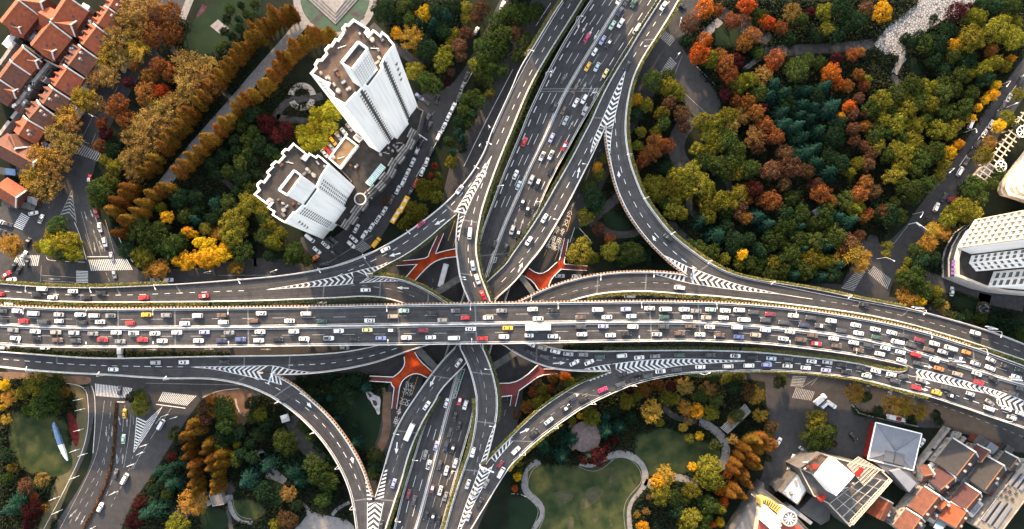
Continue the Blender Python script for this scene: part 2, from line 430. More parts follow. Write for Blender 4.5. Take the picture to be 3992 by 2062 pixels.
class Deck:
    def __init__(self, name, left, right, zf, n=150, pw=0.45, ph=0.95, mat_='asphalt', thick=1.5):
        self.name, self.zf, self.n = name, zf, n
        self.L, self.lf = self.edge(left)
        self.Rr, self.rf = self.edge(right)
        self.pw, self.ph, self.thick = pw, ph, thick
        self.Lw = [W(p, zf(p)) for p in self.L]
        self.Rw = [W(p, zf(p)) for p in self.Rr]
        self.mid = [((a[0]+b[0])/2, (a[1]+b[1])/2) for a, b in zip(self.L, self.Rr)]
        self.len = sum((((self.Lw[i]+self.Rw[i])-(self.Lw[i+1]+self.Rw[i+1]))/2).length for i in range(n-1))
        self.build(mat_)
    def edge(self, segs):
        flat, fl = [], []
        for flag, s in segs:
            for p in pts(s):
                flat.append(p); fl.append(flag)
        sm = resample(chaikin(flat, 2), self.n)
        flags = []
        segl = []
        for i in range(len(flat)-1):
            segl.append((flat[i], flat[i+1], fl[i+1] if fl[i] != fl[i+1] else fl[i]))
        for p in sm:
            best, bf = 1e18, '-'
            for a, b, f in segl:
                dx, dy = b[0]-a[0], b[1]-a[1]
                L2 = dx*dx+dy*dy or 1
                t = min(1, max(0, ((p[0]-a[0])*dx+(p[1]-a[1])*dy)/L2))
                d = (p[0]-a[0]-t*dx)**2 + (p[1]-a[1]-t*dy)**2
                if d < best: best, bf = d, f
            flags.append(bf)
        return sm, flags
    def P(self, s, t, dz=0.0):
        x = min(self.n-1.0001, max(0, s*(self.n-1)))
        i = int(x); k = x - i
        a = self.Lw[i].lerp(self.Lw[i+1], k)
        b = self.Rw[i].lerp(self.Rw[i+1], k)
        p = a.lerp(b, t)
        p.z += dz
        return p
    def width(self, s):
        return (self.P(s, 0) - self.P(s, 1)).length
    def build(self, mat_):
        n = self.n
        mb = MB()
        K = 5
        top = []
        for i in range(n):
            for k in range(K):
                top.append(self.Lw[i].lerp(self.Rw[i], k/(K-1)))
        fs = []
        for i in range(n-1):
            for k in range(K-1):
                a = i*K+k
                fs.append((a, a+K, a+K+1, a+1))
        # make the surface face up
        A, B, C_ = top[fs[0][0]], top[fs[0][1]], top[fs[0][2]]
        flip = (B-A).cross(C_-A).z < 0
        if flip: fs = [q[::-1] for q in fs]
        mb.add(top, fs, 0)
        dn = Vector((0, 0, -self.thick))
        for i in range(n-1):
            for P_, s in ((self.Lw, 1), (self.Rw, -1)):
                q = [P_[i], P_[i+1], P_[i+1]+dn, P_[i]+dn]
                if s < 0: q = q[::-1]
                mb.add(q, [(0, 1, 2, 3)], 1)
            li, lj = self.Lw[i].lerp(self.Rw[i], .0), self.Lw[i+1].lerp(self.Rw[i+1], .0)
            mb.add([self.Lw[i]+dn, self.Lw[i+1]+dn, self.Rw[i+1]+dn, self.Rw[i]+dn], [(0, 1, 2, 3)], 1)
        self.o = mb.build(self.name, [M[mat_], M['concrete_dark']])
        me = self.o.data; uv = me.uv_layers.new(name='road')
        w = self.width(.5); co = []
        for l in me.loops:
            i = l.vertex_index
            co += [w*(i % K)/(K-1), self.len*(i//K)/(n-1)] if i < n*K else [0, 0]
        uv.data.foreach_set('uv', co)
        tag(self.o, kind='structure')
        for P_, Q_, fl in ((self.Lw, self.Rw, self.lf), (self.Rw, self.Lw, self.rf)):
            self.parapet(P_, Q_, fl)
    def parapet(self, P_, Q_, fl):
        n = self.n
        i = 0
        while i < n:
            if fl[i] in 'pgGbk':
                j = i
                while j + 1 < n and fl[j+1] in 'pgGbk': j += 1
                if j > i:
                    mb = MB()
                    pr = None
                    for q in range(i, j+1):
                        inw = (Q_[q]-P_[q]); inw.z = 0; inw.normalize()
                        a, b = P_[q].copy(), P_[q] + inw*self.pw
                        up = Vector((0, 0, self.ph))
                        cur = [a - Vector((0, 0, .2)), a + up, b - inw*.12 + up, b + Vector((0, 0, .02))]
                        if pr:
                            for k in range(3):
                                mb.quad(pr[k], cur[k], cur[k+1], pr[k+1])
                        else:
                            mb.add(cur, [(0, 1, 2, 3)])
                        pr = cur
                    mb.add(pr, [(3, 2, 1, 0)])
                    mb.build('parapet', M['concrete'], self.o)
                i = j + 1
            else:
                i += 1
        # planters with shrubs along the outside, posts on the barrier
        for code, mname, nm in (('g', 'hedge', 'planter_hedge'), ('G', 'hedge_green', 'planter_hedge')):
            mb = MB(); mbx = MB()
            rnd = random.Random(n + len(self.name))
            for q in range(n-1):
                if fl[q] == code and fl[q+1] == code:
                    inw = (Q_[q]-P_[q]); inw.z = 0; inw.normalize()
                    a, b = P_[q], P_[q+1]
                    o0, o1 = a - inw*1.35, b - inw*1.35
                    dz = Vector((0, 0, .45)); lo = Vector((0, 0, -.25))
                    mbx.quad(o0+lo, o1+lo, o1+dz, o0+dz)
                    mbx.quad(o0+dz, o1+dz, b-inw*.03+dz, a-inw*.03+dz)
                    mbx.quad(o0+lo, a+lo-inw*.03, b+lo-inw*.03, o1+lo)
                    nn = int((b-a).length * 46)
                    for _ in range(nn):
                        p = a.lerp(b, rnd.random()) - inw*rnd.uniform(.0, 1.75)
                        p.z += rnd.uniform(.45, 1.15)
                        leaf(mb, p, rnd.uniform(.16, .34), rnd)
            if mb.v:
                h = mb.build(nm, M[mname], self.o)
                mbx.build('planter_box', M['concrete_dark'], h)
        mb = MB()
        acc = 0
        for q in range(n-1):
            if fl[q] == 'b' and fl[q+1] == 'b':
                inw = (Q_[q]-P_[q]); inw.z = 0; inw.normalize()
                a, b = P_[q], P_[q+1]
                up = Vector((0, 0, self.ph))
                mb.quad(a-inw*.75+Vector((0, 0, -.15)), b-inw*.75+Vector((0, 0, -.15)), b-inw*.01+Vector((0, 0, -.15)), a-inw*.01+Vector((0, 0, -.15)), 1)
                mb.quad(a-inw*.75+Vector((0, 0, -.9)), b-inw*.75+Vector((0, 0, -.9)), b-inw*.75+Vector((0, 0, .55)), a-inw*.75+Vector((0, 0, .55)), 0)
                L_ = (b-a).length
                ang = math.atan2((b-a).y, (b-a).x)
                while acc < L_:
                    p = a.lerp(b, acc/L_) - inw*.40
                    mb.box(p.x, p.y, p.z+.25, .85, .72, .85, ang, 0)
                    acc += 1.55
                acc -= L_
        if mb.v:
            mb.build('noise_barrier', [M['rail_rust'], M['dark_steel']], self.o)

def leaf(mb, p, s, rnd, up=0.35):
    a = rnd.uniform(0, 6.283)
    n = Vector((rnd.gauss(0, 1), rnd.gauss(0, 1), rnd.gauss(up, 1)))
    if n.length < 1e-3: n = Vector((0, 0, 1))
    n.normalize()
    u = n.orthogonal().normalized()
    w = n.cross(u)
    c, sn = math.cos(a), math.sin(a)
    e1 = (u*c + w*sn)*s
    e2 = (w*c - u*sn)*s*.7
    mb.add([p-e1, p-e2*.9, p+e1, p+e2*.9], [(0, 1, 2, 3)])

D = {}
def deck(key, name, left, right, zf, **k):
    D[key] = Deck(name, left, right, zf, **k)
    return D[key]

MEDW = 'f20 0,610 400,632 800,643 1200,645 1728,640 f21 600,637 1728,622 f22 600,613 1728,597 f23 500,590 1000,583 1500,580 f24 0,580 400,595 800,630 1200,665 1728,735 f25 500,845 1000,985 1400,1110 1728,1225'
deck('main', 'elevated_expressway',
     [('b', 'S -30,1188 f20 0,415 200,425 420,435 620,443 850,447 1100,448 1400,447 1728,442 f21 600,437 1000,432 1728,420 f22 400,410 900,402 1728,388 f23 500,383 1000,375 1500,373 f24 0,377 400,385 800,410 1200,450 1728,530 f25 400,600 800,700 1200,830'), ('G', 'f25 1240,842 1480,930 1728,1020 S 4030,1445')],
     [('p', 'S -30,1342 f20 0,808 340,832 700,838 1000,840 1728,836 f21 400,836 900,828 1728,818 f22 400,815 900,808 1728,800 f23 300,795 800,785 1200,780 1728,772 f24 300,780 700,795 1100,830 1728,912 f25 400,990 550,1030'), ('-', 'f25 570,1045 640,1080 1000,1180 1400,1310 C23 1700,385 1929,445 S 4030,1620')],
     z_main, n=260, thick=1.9)
deck('R1', 'elevated_ramp',
     [('g', 'S -30,1103 f20 0,190 370,222 700,232 1000,233 1300,222 1728,200'), ('p', 'f21 40,200 400,175 760,145 1100,115 1400,70 1728,0 f12 300,1215 500,1110 700,985 900,840 1100,670 1250,500 1350,360 1450,180 1510,0'), ('p', 'f03 0,900 70,720 150,580'), ('g', 'f03 200,510 350,260 440,110 520,0 S 2206,-30')],
     [('-', 'S -30,1137 f20 30,268 150,278 290,288 550,302 690,307 810,310 1060,311 1300,309 1550,299 f21 90,290 340,280 595,270 850,261 955,257 1300,222 1728,160 f22 130,134 265,115'), ('G', 'f22 285,110 480,0 f12 600,1270 760,1170 900,1060 1000,970 1100,890 1180,815'), ('-', 'f12 1190,800 1280,665 1380,510 1450,390 1518,240 1555,150 1607,40 f03 42,1035 95,926 205,715 318,510 433,310 550,115 605,25 S 2245,-30')],
     z_r1, n=220)
deck('A', 'elevated_ramp',
     [('-', 'S 2245,-30 f03 605,25 550,115 433,310 318,510 205,715 95,926 42,1035 f12 1607,40 1555,150 1518,240 1450,390 1380,510 1280,665 1190,800'), ('p', 'f12 1185,830 1168,930 1155,1050 1155,1200 1175,1331 f22 1190,120 1240,270 1300,400 S 1826,1260 f22 1180,808 1240,930 1290,1050 1330,1180 1360,1331'), ('g', 'h32 800,0 803,100 790,200 770,300 735,400 700,500 660,620 615,784 S 1722,2100')],
     [('G', 'S 2290,-30 f03 720,0 630,150 400,510 230,800 130,1020 20,1290 f12 1600,280 1500,550 1430,760 1395,920 1370,1080 1365,1200 1390,1331 f22 1410,110 1450,210 1520,390 S 1928,1250 f22 1415,808 1470,920 1520,1050 1560,1200 1580,1331 h32 930,0 932,80 920,160'), ('p', 'h32 912,200 895,260 878,330 862,392'), ('-', 'h32 858,400 810,540 755,660 705,784 S 1775,2100')],
     z_a, n=260)
deck('C', 'elevated_ramp',
     [('-', 'S -30,1137 f20 30,268 150,278 290,288 550,302 690,307 810,310 1060,311 1300,309 1550,299 f21 90,290 340,280 595,270 850,261 955,257 1300,222 1728,160 f22 130,134 265,115'), ('g', 'f22 285,115 450,122 560,140 650,160 800,220 950,300 1080,395 S 1950,1275 f23 240,790'), ('p', 'f23 300,800 400,832 500,855 600,865 900,868'), ('G', 'f23 1000,868 1300,862 1728,858 f24 400,862 600,870'), ('g', 'f24 800,880 1200,920 1728,980 f25 250,1045 500,1090 555,1040'), ('-', 'f25 570,1045 640,1080 1000,1180 1400,1310 C23 1700,385 1929,445 S 4030,1620')],
     [('g', 'S -30,1163 f20 0,345 300,365 600,380 1000,388 1728,383 f21 400,380'), ('G', 'f21 900,372 1300,355 1728,340 f22 200,325 400,335 520,360'), ('p', 'f22 660,400 S 1780,1262 f22 1620,800 1728,880 f23 100,930 250,1000 400,1050 600,1075 800,1082 985,1078'), ('-', 'f23 1005,1078 1200,1045 1500,1005 1728,985 f24 300,975 640,972 745,976 985,988 1220,1003 1455,1026 1685,1058 f25 80,1078 300,1121 535,1176 690,1215 960,1290 C23 1550,370 1750,440 1929,500 S 4030,1650')],
     z_c, n=320)
deck('E', 'elevated_ramp',
     [('-', 'S 1775,2100 h32 705,784 755,660 810,540 858,400'), ('g', 'h32 870,380 920,325 980,265 C22 0,620 80,540 200,430'), ('G', 'C22 350,325 500,235 620,190 730,145'), ('-', 'f23 1005,1080 1200,1045 1500,1005 1728,985 f24 300,975 640,972 745,976 985,988 1220,1003 1455,1026 1685,1058 f25 80,1078 300,1121 535,1176 690,1215 960,1290 C23 1550,370 1750,440 1929,500 S 4030,1650')],
     [('p', 'S 1812,2100 h32 775,784 830,690 880,610 930,525 985,440'), ('g', 'C22 0,832 100,740 200,650 350,540'), ('p', 'C22 500,435 620,370 750,310 900,245 1050,205 1250,170'), ('G', 'C22 1300,165 1500,150 1700,147 f24 0,1110 300,1090'), ('g', 'f24 600,1075 900,1070 1200,1085 1500,1115 1728,1145 f25 200,1185 400,1240 600,1290 C23 1219,336'), ('p', 'C23 1350,380 1500,430 1700,500 1929,575 S 4030,1690')],
     z_e, n=300)
deck('D', 'elevated_ramp',
     [('p', 'S -30,1367 f20 0,875 400,905 800,935 1100,943 1500,935 1728,930 f21 400,922 800,917 1200,912 1500,900 1728,880 f22 200,850 350,820 S 1700,1270 f23 20,395'), ('b', 'f23 80,375 250,290 400,225 600,160 800,115 1000,88 1200,75 1450,75 1650,92 1728,104 f24 40,112'), ('-', 'f24 60,118 300,180 600,240 1000,300 1320,350 1655,402 f25 50,420 278,464 512,517 735,572 960,636 1185,705 1415,779 1640,857 S 4030,1395')],
     [('-', 'S -30,1397 f20 30,953 175,965 305,976 435,986 565,995 692,1003 818,1010 945,1015 1075,1019 1200,1022 1328,1025 1450,1028 1580,1029 1700,1031 f21 115,1031 205,1033 600,1062 850,1090 1060,1112'), ('p', 'f21 1085,1112 1300,1110 1500,1095 1728,1065 f22 200,1030 400,980 600,905 800,840 870,815 S 1940,1275 f23 560,385'), ('p', 'f23 600,373 750,330'), ('g', 'f23 900,300 1100,280 1300,275 1500,285 1728,305 f24 400,330 800,375 1200,420 1728,490'), ('g', 'f25 300,545 550,600 800,670 1200,790 1728,970 S 4030,1420')],
     z_d, n=330)
deck('G', 'elevated_ramp',
     [('-', 'S -30,1397 f20 30,953 175,965 305,976 435,986 565,995 692,1003 818,1010 945,1015 1075,1019 1200,1022 1328,1025 1450,1028 1580,1029 1700,1031 f21 115,1031 205,1033 600,1062 850,1090 1060,1112'), ('b', 'f21 1085,1125 1200,1190 1300,1260 C21 384,336 500,440 600,550 700,690 780,830 830,960 870,1090'), ('-', 'h32 195,612 190,700 185,784 S 1450,2100')],
     [('p', 'S -30,1430 f20 0,1035 300,1070 700,1100 1100,1115 1400,1140 1728,1155 f21 300,1150 500,1165 700,1205 850,1255 1000,1325 C21 100,331 250,425 400,560 520,700 620,860 680,990 720,1120 750,1331 S 1392,2100')],
     z_g, n=240)
deck('B', 'elevated_ramp',
     [('G', 'S 2595,-30 f03 1500,0 1390,170 1280,340 1180,510 1090,650 1000,800 930,930 860,1080 800,1220 740,1331 f13 640,200 540,380 430,570 330,750 230,910 130,1060 0,1240 f22 1660,0 1450,190'), ('p', 'S 1840,1160 S 1790,1330 f22 1150,830 1050,930 940,1060 850,1180 750,1331 h32 380,90 320,200 280,330 250,440 215,560 200,600'), ('-', 'h32 195,612 190,700 185,784 S 1450,2100')],
     [('-', 'S 2640,-30 f03 1600,0 1525,110 1465,205 1400,302 1338,400 1278,492 1226,583 1150,715 1080,900 1010,1100 950,1265'), ('p', 'f13 930,0 800,280 700,480 600,680 500,860 400,1030 300,1190 180,1331 f23 100,110 0,220 f22 1530,380 S 1870,1290 f22 1270,1000 1150,1120 1050,1220 970,1331'), ('G', 'h32 580,0 500,125 440,250 400,360 370,480 330,600 270,784 S 1490,2100')],
     z_b, n=300)
deck('F', 'elevated_ramp',
     [('-', 'S 2640,-30 f03 1600,0 1525,110 1465,205 1400,302 1338,400 1278,492 1226,583 1150,715 1080,900 1010,1100 950,1265'), ('b', 'f13 948,20 965,150 1000,330 1060,570 1150,770 1250,930 1400,1120 1600,1310 C12 1200,658 1300,735'), ('-', 'f24 60,118 300,180 600,240 1000,300 1320,350 1655,402 f25 50,420 278,464 512,517 735,572 960,636 1185,705 1415,779 1640,857 S 4030,1395')],
     [('g', 'S 2670,-30 f03 1690,0 1600,160 1480,350 1380,500 1290,650 1220,820 1180,1000 1160,1150'), ('g', 'f13 1155,0 1170,150 1200,300 1250,450 1330,650 1450,820 1600,1010 1728,1120 C12 1277,500 1450,630 f24 450,75 650,135 900,180 1200,225 1500,280 1728,335 f25 300,390 520,432'), ('p', 'f25 560,440 800,500 1200,610 1500,710 1728,800 S 4030,1365')],
     z_f, n=320)
deck('NS', 'elevated_expressway',
     [('p', 'S 2322,-30 f03 800,0 700,150 620,270 540,400 450,560 370,710 300,860 230,1010 160,1160 100,1320 f12 1600,500 1520,720 1440,930 1395,1080 S 1760,1300 h32 500,150 480,200 440,330 400,460 360,590 315,784 S 1522,2100')],
     [('p', 'S 2585,-30 f03 1490,0 1390,150 1250,370 1120,570 1000,780 900,920 800,1100 690,1290 f13 560,200 430,430 290,740 230,880 S 1960,1200 h32 790,80 770,180 740,280 700,420 650,600 600,784 S 1710,2100')],
     z_ns, n=200)

# ---- street lamps and cars ask for the road under a point of the photograph
def near(key, p):
    d = D[key]
    best, bi = 1e18, 0
    for i, m in enumerate(d.mid):
        q = (m[0]-p[0])**2 + (m[1]-p[1])**2
        if q < best: best, bi = q, i
    i = min(d.n-2, max(1, bi))
    a, b = d.Lw[i-1]+d.Rw[i-1], d.Lw[i+1]+d.Rw[i+1]
    t = b - a
    return d.zf(p), math.atan2(t.y, t.x)

# ---------------------------------------------------------------- markings on the decks
DZ = 0.02
def strip(mb, d, s0, s1, t, w, mi=0):
    n = max(1, int((s1-s0)*d.len/3.0))
    pr = None
    for i in range(n+1):
        s = s0 + (s1-s0)*i/n
        wd = d.width(s)
        tt = t(s) if callable(t) else t
        dt = w/2/wd
        cur = (d.P(s, tt-dt, DZ), d.P(s, tt+dt, DZ))
        if pr:
            q = [pr[0], cur[0], cur[1], pr[1]]
            if (q[1]-q[0]).cross(q[2]-q[0]).z < 0: q = q[::-1]
            mb.add(q, [(0, 1, 2, 3)], mi)
        pr = cur
def dashes(mb, d, s0, s1, t, on, gap, w, ph=0.0, mi=0):
    x = s0*d.len + ph
    while x + on < s1*d.len:
        strip(mb, d, x/d.len, (x+on)/d.len, t, w, mi)
        x += on + gap
def sat(d, p):
    best, bi = 1e18, 0
    for i, m in enumerate(d.mid):
        q = (m[0]-p[0])**2+(m[1]-p[1])**2
        if q < best: best, bi = q, i
    return bi/(d.n-1)
def sp(key, s): return sat(D[key], pts(s)[0])

def upq(mb, q, mi=0):
    if (q[1]-q[0]).cross(q[2]-q[0]).z < 0: q = q[::-1]
    mb.add(q, [tuple(range(len(q)))], mi)
def line_px(mb, s, zf, w, mi=0, dz=DZ, n=None, smooth=True):
    """a painted line along a polyline of the photograph"""
    p = pts(s) if isinstance(s, str) else s
    if smooth and len(p) > 2: p = chaikin(p, 2)
    L_ = sum(math.hypot(a[0]-b[0], a[1]-b[1]) for a, b in zip(p[:-1], p[1:]))
    p = resample(p, n or max(2, int(L_/14)))
    w3 = [W(q, zf(q)+dz) for q in p]
    pr = None
    for i in range(len(w3)):
        t = w3[min(i+1, len(w3)-1)] - w3[max(0, i-1)]
        t.z = 0
        nn = Vector((-t.y, t.x, 0)).normalized()*(w/2)
        cur = (w3[i]-nn, w3[i]+nn)
        if pr: upq(mb, [pr[0], cur[0], cur[1], pr[1]], mi)
        pr = cur
def dash_px(mb, s, zf, on, gap, w, mi=0, ph=0.0, dz=DZ):
    p = chaikin(pts(s), 2)
    L_ = sum((W(a, zf(a))-W(b, zf(b))).length for a, b in zip(p[:-1], p[1:]))
    n = max(2, int(L_*2))
    p = resample(p, n)
    x = ph
    while x + on < L_:
        a, b = p[int(x/L_*(n-1))], p[int((x+on)/L_*(n-1))]
        line_px(mb, [a, b], zf, w, mi, dz, n=2)
        x += on+gap
def gore(mb, l, r, zf, kind='chev', sgn=1, per=2.5, on=1.0, skew=1.0, border=True, mi=0):
    """painted wedge between lines l and r: chevrons or slashes, with a white edge line"""
    a, b = chaikin(pts(l), 2), chaikin(pts(r), 2)
    L_ = max(sum((W(u, zf(u))-W(v, zf(v))).length for u, v in zip(q[:-1], q[1:])) for q in (a, b))
    n = 160
    a, b = resample(a, n), resample(b, n)
    def Q(x, t):
        s = min(n-1.001, max(0, x/L_*(n-1)))
        i = int(s); k = s-i
        def l2(c): return (c[i][0]+k*(c[i+1][0]-c[i][0]), c[i][1]+k*(c[i+1][1]-c[i][1]))
        u, v = l2(a), l2(b)
        p = (u[0]+t*(v[0]-u[0]), u[1]+t*(v[1]-u[1]))
        return W(p, zf(p)+DZ)
    x = per*.4
    while x < L_-.2:
        wd = (Q(x, 0)-Q(x, 1)).length
        if wd > .5:
            if kind == 'chev':
                k = sgn*skew*wd/2
                upq(mb, [Q(x, .02), Q(x+on, .02), Q(x+on+k, .5), Q(x+k, .5)], mi)
                upq(mb, [Q(x+k, .5), Q(x+on+k, .5), Q(x+on, .98), Q(x, .98)], mi)
            else:
                k = sgn*skew*wd
                upq(mb, [Q(x, .02), Q(x+on, .02), Q(x+on+k, .98), Q(x+k, .98)], mi)
        x += per
    if border:
        line_px(mb, a, zf, .22, mi)
        line_px(mb, b, zf, .22, mi)
def arrow(mb, p, ang, ln, zf, w=.22, mi=0, dz=DZ, head=.75):
    z = zf(p)+dz
    c = W(p, z)
    d = Vector((math.cos(ang), math.sin(ang), 0)); n = Vector((-d.y, d.x, 0))
    t = c - d*(ln/2)
    upq(mb, [t-n*w, t+n*w, t+n*w+d*(ln*.58), t-n*w+d*(ln*.58)], mi)
    upq(mb, [t-n*head+d*(ln*.55), t+n*head+d*(ln*.55), t+d*ln], mi)

def pang(a, b):
    return math.atan2(-(b[1]-a[1]), b[0]-a[0])

# main expressway: median barrier, lanes, edge lines
d = D['main']
def tmed():
    mp = resample(chaikin(pts('S -30,1265 ' + MEDW + ' S 4030,1510'), 2), d.n)
    out = []
    for i in range(d.n):
        a, b = d.L[i], d.Rr[i]
        best, bt = 1e18, .5
        for q in mp:
            dx, dy = b[0]-a[0], b[1]-a[1]
            L2 = dx*dx+dy*dy
            t = ((q[0]-a[0])*dx+(q[1]-a[1])*dy)/L2
            e = (q[0]-a[0]-t*dx)**2+(q[1]-a[1]-t*dy)**2
            if e < best: best, bt = e, t
        out.append(bt)
    return out
MT = tmed()
for _ in range(6):
    MT = [MT[0]] + [(MT[i-1]+MT[i]+MT[i+1])/3 for i in range(1, len(MT)-1)] + [MT[-1]]
def med(s): return MT[min(d.n-1, max(0, int(round(s*(d.n-1)))))]
mb = MB()
for i in range(d.n-1):
    s0, s1 = i/(d.n-1), (i+1)/(d.n-1)
    def sec(s):
        m = med(s); w = d.width(s)
        h = Vector((0, 0, 1))
        return [d.P(s, m-.42/w, .0), d.P(s, m-.14/w, .85), d.P(s, m+.14/w, .85), d.P(s, m+.42/w, .0)]
    a, b = sec(s0), sec(s1)
    for k in range(3):
        q = [a[k], b[k], b[k+1], a[k+1]]
        mb.add(q[::-1], [(0, 1, 2, 3)])
mb.build('median_barrier', M['concrete'], d.o)
mb = MB()
strip(mb, d, 0, 1, lambda s: .052, .2); strip(mb, d, 0, 1, lambda s: med(s)-.9/d.width(s), .2)
strip(mb, d, 0, 1, lambda s: med(s)+.9/d.width(s), .2); strip(mb, d, 0, sp('main', 'f25 560,1040'), .945, .2)
dashes(mb, d, 0, 1, lambda s: .515*med(s)+.015, 5.6, 8.2, .2, 3, 1)
dashes(mb, d, 0, 1, lambda s: med(s)+.47*(1-med(s))-.02, 5.6, 8.2, .2, 7, 1)
for x in ('f20 575,640', 'f20 1195,640', 'f21 60,620', 'f22 1350,600', 'f23 1350,580', 'f24 195,590', 'f25 535,850', 'f20 0,640'):
    pass
mb.build('lane_marking', [M['paint'], M['paint_worn']], d.o)

# NS expressway: median, lanes
d = D['NS']
NSMED = 'S 2440,-30 f03 1120,0 1030,130 900,350 770,550 640,760 520,970 430,1170 370,1331 f13 270,200 170,400 80,620 0,790 f12 1640,950 1560,1150 1500,1331 f22 1450,170 S 1840,1250 S 1775,1480 h32 655,0 590,250 545,430 500,600 450,784 S 1605,2100'
mp = chaikin(pts(NSMED), 2)
mp = resample(mp, d.n)
MTN = []
for i in range(d.n):
    a, b = d.L[i], d.Rr[i]
    best, bt = 1e18, .5
    for q in mp:
        dx, dy = b[0]-a[0], b[1]-a[1]
        t = ((q[0]-a[0])*dx+(q[1]-a[1])*dy)/(dx*dx+dy*dy)
        e = (q[0]-a[0]-t*dx)**2+(q[1]-a[1]-t*dy)**2
        if e < best: best, bt = e, t
    MTN.append(bt)
for _ in range(6):
    MTN = [MTN[0]] + [(MTN[i-1]+MTN[i]+MTN[i+1])/3 for i in range(1, len(MTN)-1)] + [MTN[-1]]
def medn(s): return MTN[min(d.n-1, max(0, int(round(s*(d.n-1)))))]
mb = MB()
for i in range(d.n-1):
    def sec(s):
        m = medn(s); w = d.width(s)
        return [d.P(s, m-.42/w, 0), d.P(s, m-.14/w, .85), d.P(s, m+.14/w, .85), d.P(s, m+.42/w, 0)]
    a, b = sec(i/(d.n-1)), sec((i+1)/(d.n-1))
    for k in range(3):
        q = [a[k], b[k], b[k+1], a[k+1]]
        if k == 1 and (q[1]-q[0]).cross(q[2]-q[0]).z < 0: flipn = True
        mb.add(q, [(0, 1, 2, 3)])
mb.build('median_barrier', M['concrete'], d.o)
mb = MB()
sN = sp('NS', 'f13 100,900'); sS = sp('NS', 'h32 600,150')
strip(mb, d, 0, 1, .035, .2); strip(mb, d, 0, 1, .965, .2)
strip(mb, d, 0, 1, lambda s: medn(s)-.8/d.width(s), .2); strip(mb, d, 0, 1, lambda s: medn(s)+.8/d.width(s), .2)
dashes(mb, d, 0, sN, lambda s: medn(s)*.20, 3.4, 3.6, .45, 0, 0)
dashes(mb, d, 0, sN, lambda s: medn(s)*.48, 5.6, 5.2, .2, 2, 0)
dashes(mb, d, 0, sN, lambda s: medn(s)*.70, 5.6, 5.2, .2, 2, 0)
dashes(mb, d, 0, sN, lambda s: medn(s)+(1-medn(s))*.30, 5.6, 5.6, .2, 1, 1)
dashes(mb, d, 0, sN, lambda s: medn(s)+(1-medn(s))*.54, 5.6, 5.6, .2, 1, 1)
dashes(mb, d, 0, sN, lambda s: medn(s)+(1-medn(s))*.78, 4.2, 4.2, .3, 3, 0)
dashes(mb, d, sS, 1, lambda s: medn(s)*.36, 5.6, 7, .2, 0, 0)
dashes(mb, d, sS, 1, lambda s: medn(s)*.68, 5.6, 7, .2, 2, 0)
dashes(mb, d, sS, 1, lambda s: medn(s)+(1-medn(s))*.40, 5.6, 5.2, .2, 3, 1)
dashes(mb, d, sS, 1, lambda s: medn(s)+(1-medn(s))*.70, 5.6, 5.2, .2, 3, 1)
for s, a, z in (('f03 682,245', ('f03 690,200', 'f03 675,300'), 0), ('f03 740,280', ('f03 765,235', 'f03 712,328'), 0), ('f03 805,315', ('f03 825,265', 'f03 785,345'), 0), ('f03 858,350', ('f03 885,300', 'f03 832,395'), 0),
                ('f03 405,740', ('f03 418,700', 'f03 395,785'), 0), ('f03 682,820', ('f03 665,850', 'f03 698,790'), 1), ('f03 735,870', ('f03 708,915', 'f03 756,822'), 1), ('f03 795,905', ('f03 775,950', 'f03 815,855'), 1), ('f03 850,935', ('f03 825,995', 'f03 873,880'), 1),
                ('f03 605,1255', ('f03 580,1295', 'f03 630,1210'), 1), ('f13 40,900', ('f13 30,940', 'f13 55,860'), 1), ('f13 110,920', ('f13 90,970', 'f13 125,870'), 1), ('f13 175,940', ('f13 150,990', 'f13 190,900'), 1), ('h32 655,460', ('h32 640,490', 'h32 665,430'), 1)):
    A_, B_ = pts(a[0])[0], pts(a[1])[0]
    arrow(mb, pts(s)[0], pang(A_, B_), math.hypot(A_[0]-B_[0], A_[1]-B_[1])/7.9, z_ns, mi=z, w=.16, head=.6)
mb.build('lane_marking', [M['paint'], M['paint_worn']], d.o)

# ramps: lane dashes, edge lines, gores, arrows
mb = MB()
line = line_px
S_ = 'S -30,1137 f20 30,268 150,278 290,288 550,302 690,307 810,310 1060,311 1300,309 1550,299 f21 90,290 340,280 595,270 850,261'
dash_px(mb, S_, z_r1, 2.6, 3.1, .22)
gore(mb, 'f21 955,257 1250,210 1500,160 1728,110 f22 130,78', 'f21 955,257 1300,232 1728,210 f22 130,192', z_c, 'chev', 1, 2.6, 1.0)
gore(mb, 'f22 140,76 240,48 400,15 470,-20', 'f22 255,112 300,92 400,45 485,-10', z_r1, 'slash', -1, 2.2, .9, .5)
gore(mb, 'f22 275,118 400,130 560,160', 'f22 190,188 400,172 575,168', z_c, 'slash', -1, 2.2, .9, .7)
line(mb, 'S -30,1107 f20 0,198 370,230 700,240 1000,241 1300,230 1728,208 f21 400,185 760,155 1100,125 1400,82 1728,12 f12 300,1227 500,1122 700,997 900,852 1100,682 1250,512 1360,365 1460,185 1520,0', z_r1, .2)
line(mb, 'f12 480,1318 600,1258 760,1158 900,1048 1000,958 1100,872', z_r1, .2)
dash_px(mb, 'f21 1680,118 f22 60,72 185,25 f12 310,1298 430,1240 545,1177 655,1107 765,1030 870,950 970,862 1070,775 1160,683 1250,587 1335,487 1410,388 1480,275', z_r1, 2.6, 3.1, .22)
line(mb, 'f22 570,162 660,180 800,240 940,318 1060,400', z_c, .2)
line(mb, 'S -30,1158 f20 0,335 300,355 600,370 1000,378 1728,373 f21 400,370 900,362 1300,345 1728,330 f22 200,315 400,325 520,350 640,390', z_c, .2)
dash_px(mb, 'f22 100,208 250,218 380,232 510,250 630,282 750,330 850,382', z_c, 2.4, 3.2, .2, 1)
arrow(mb, pts('f22 625,238')[0], math.pi - .05, 5.6, z_c, .2)
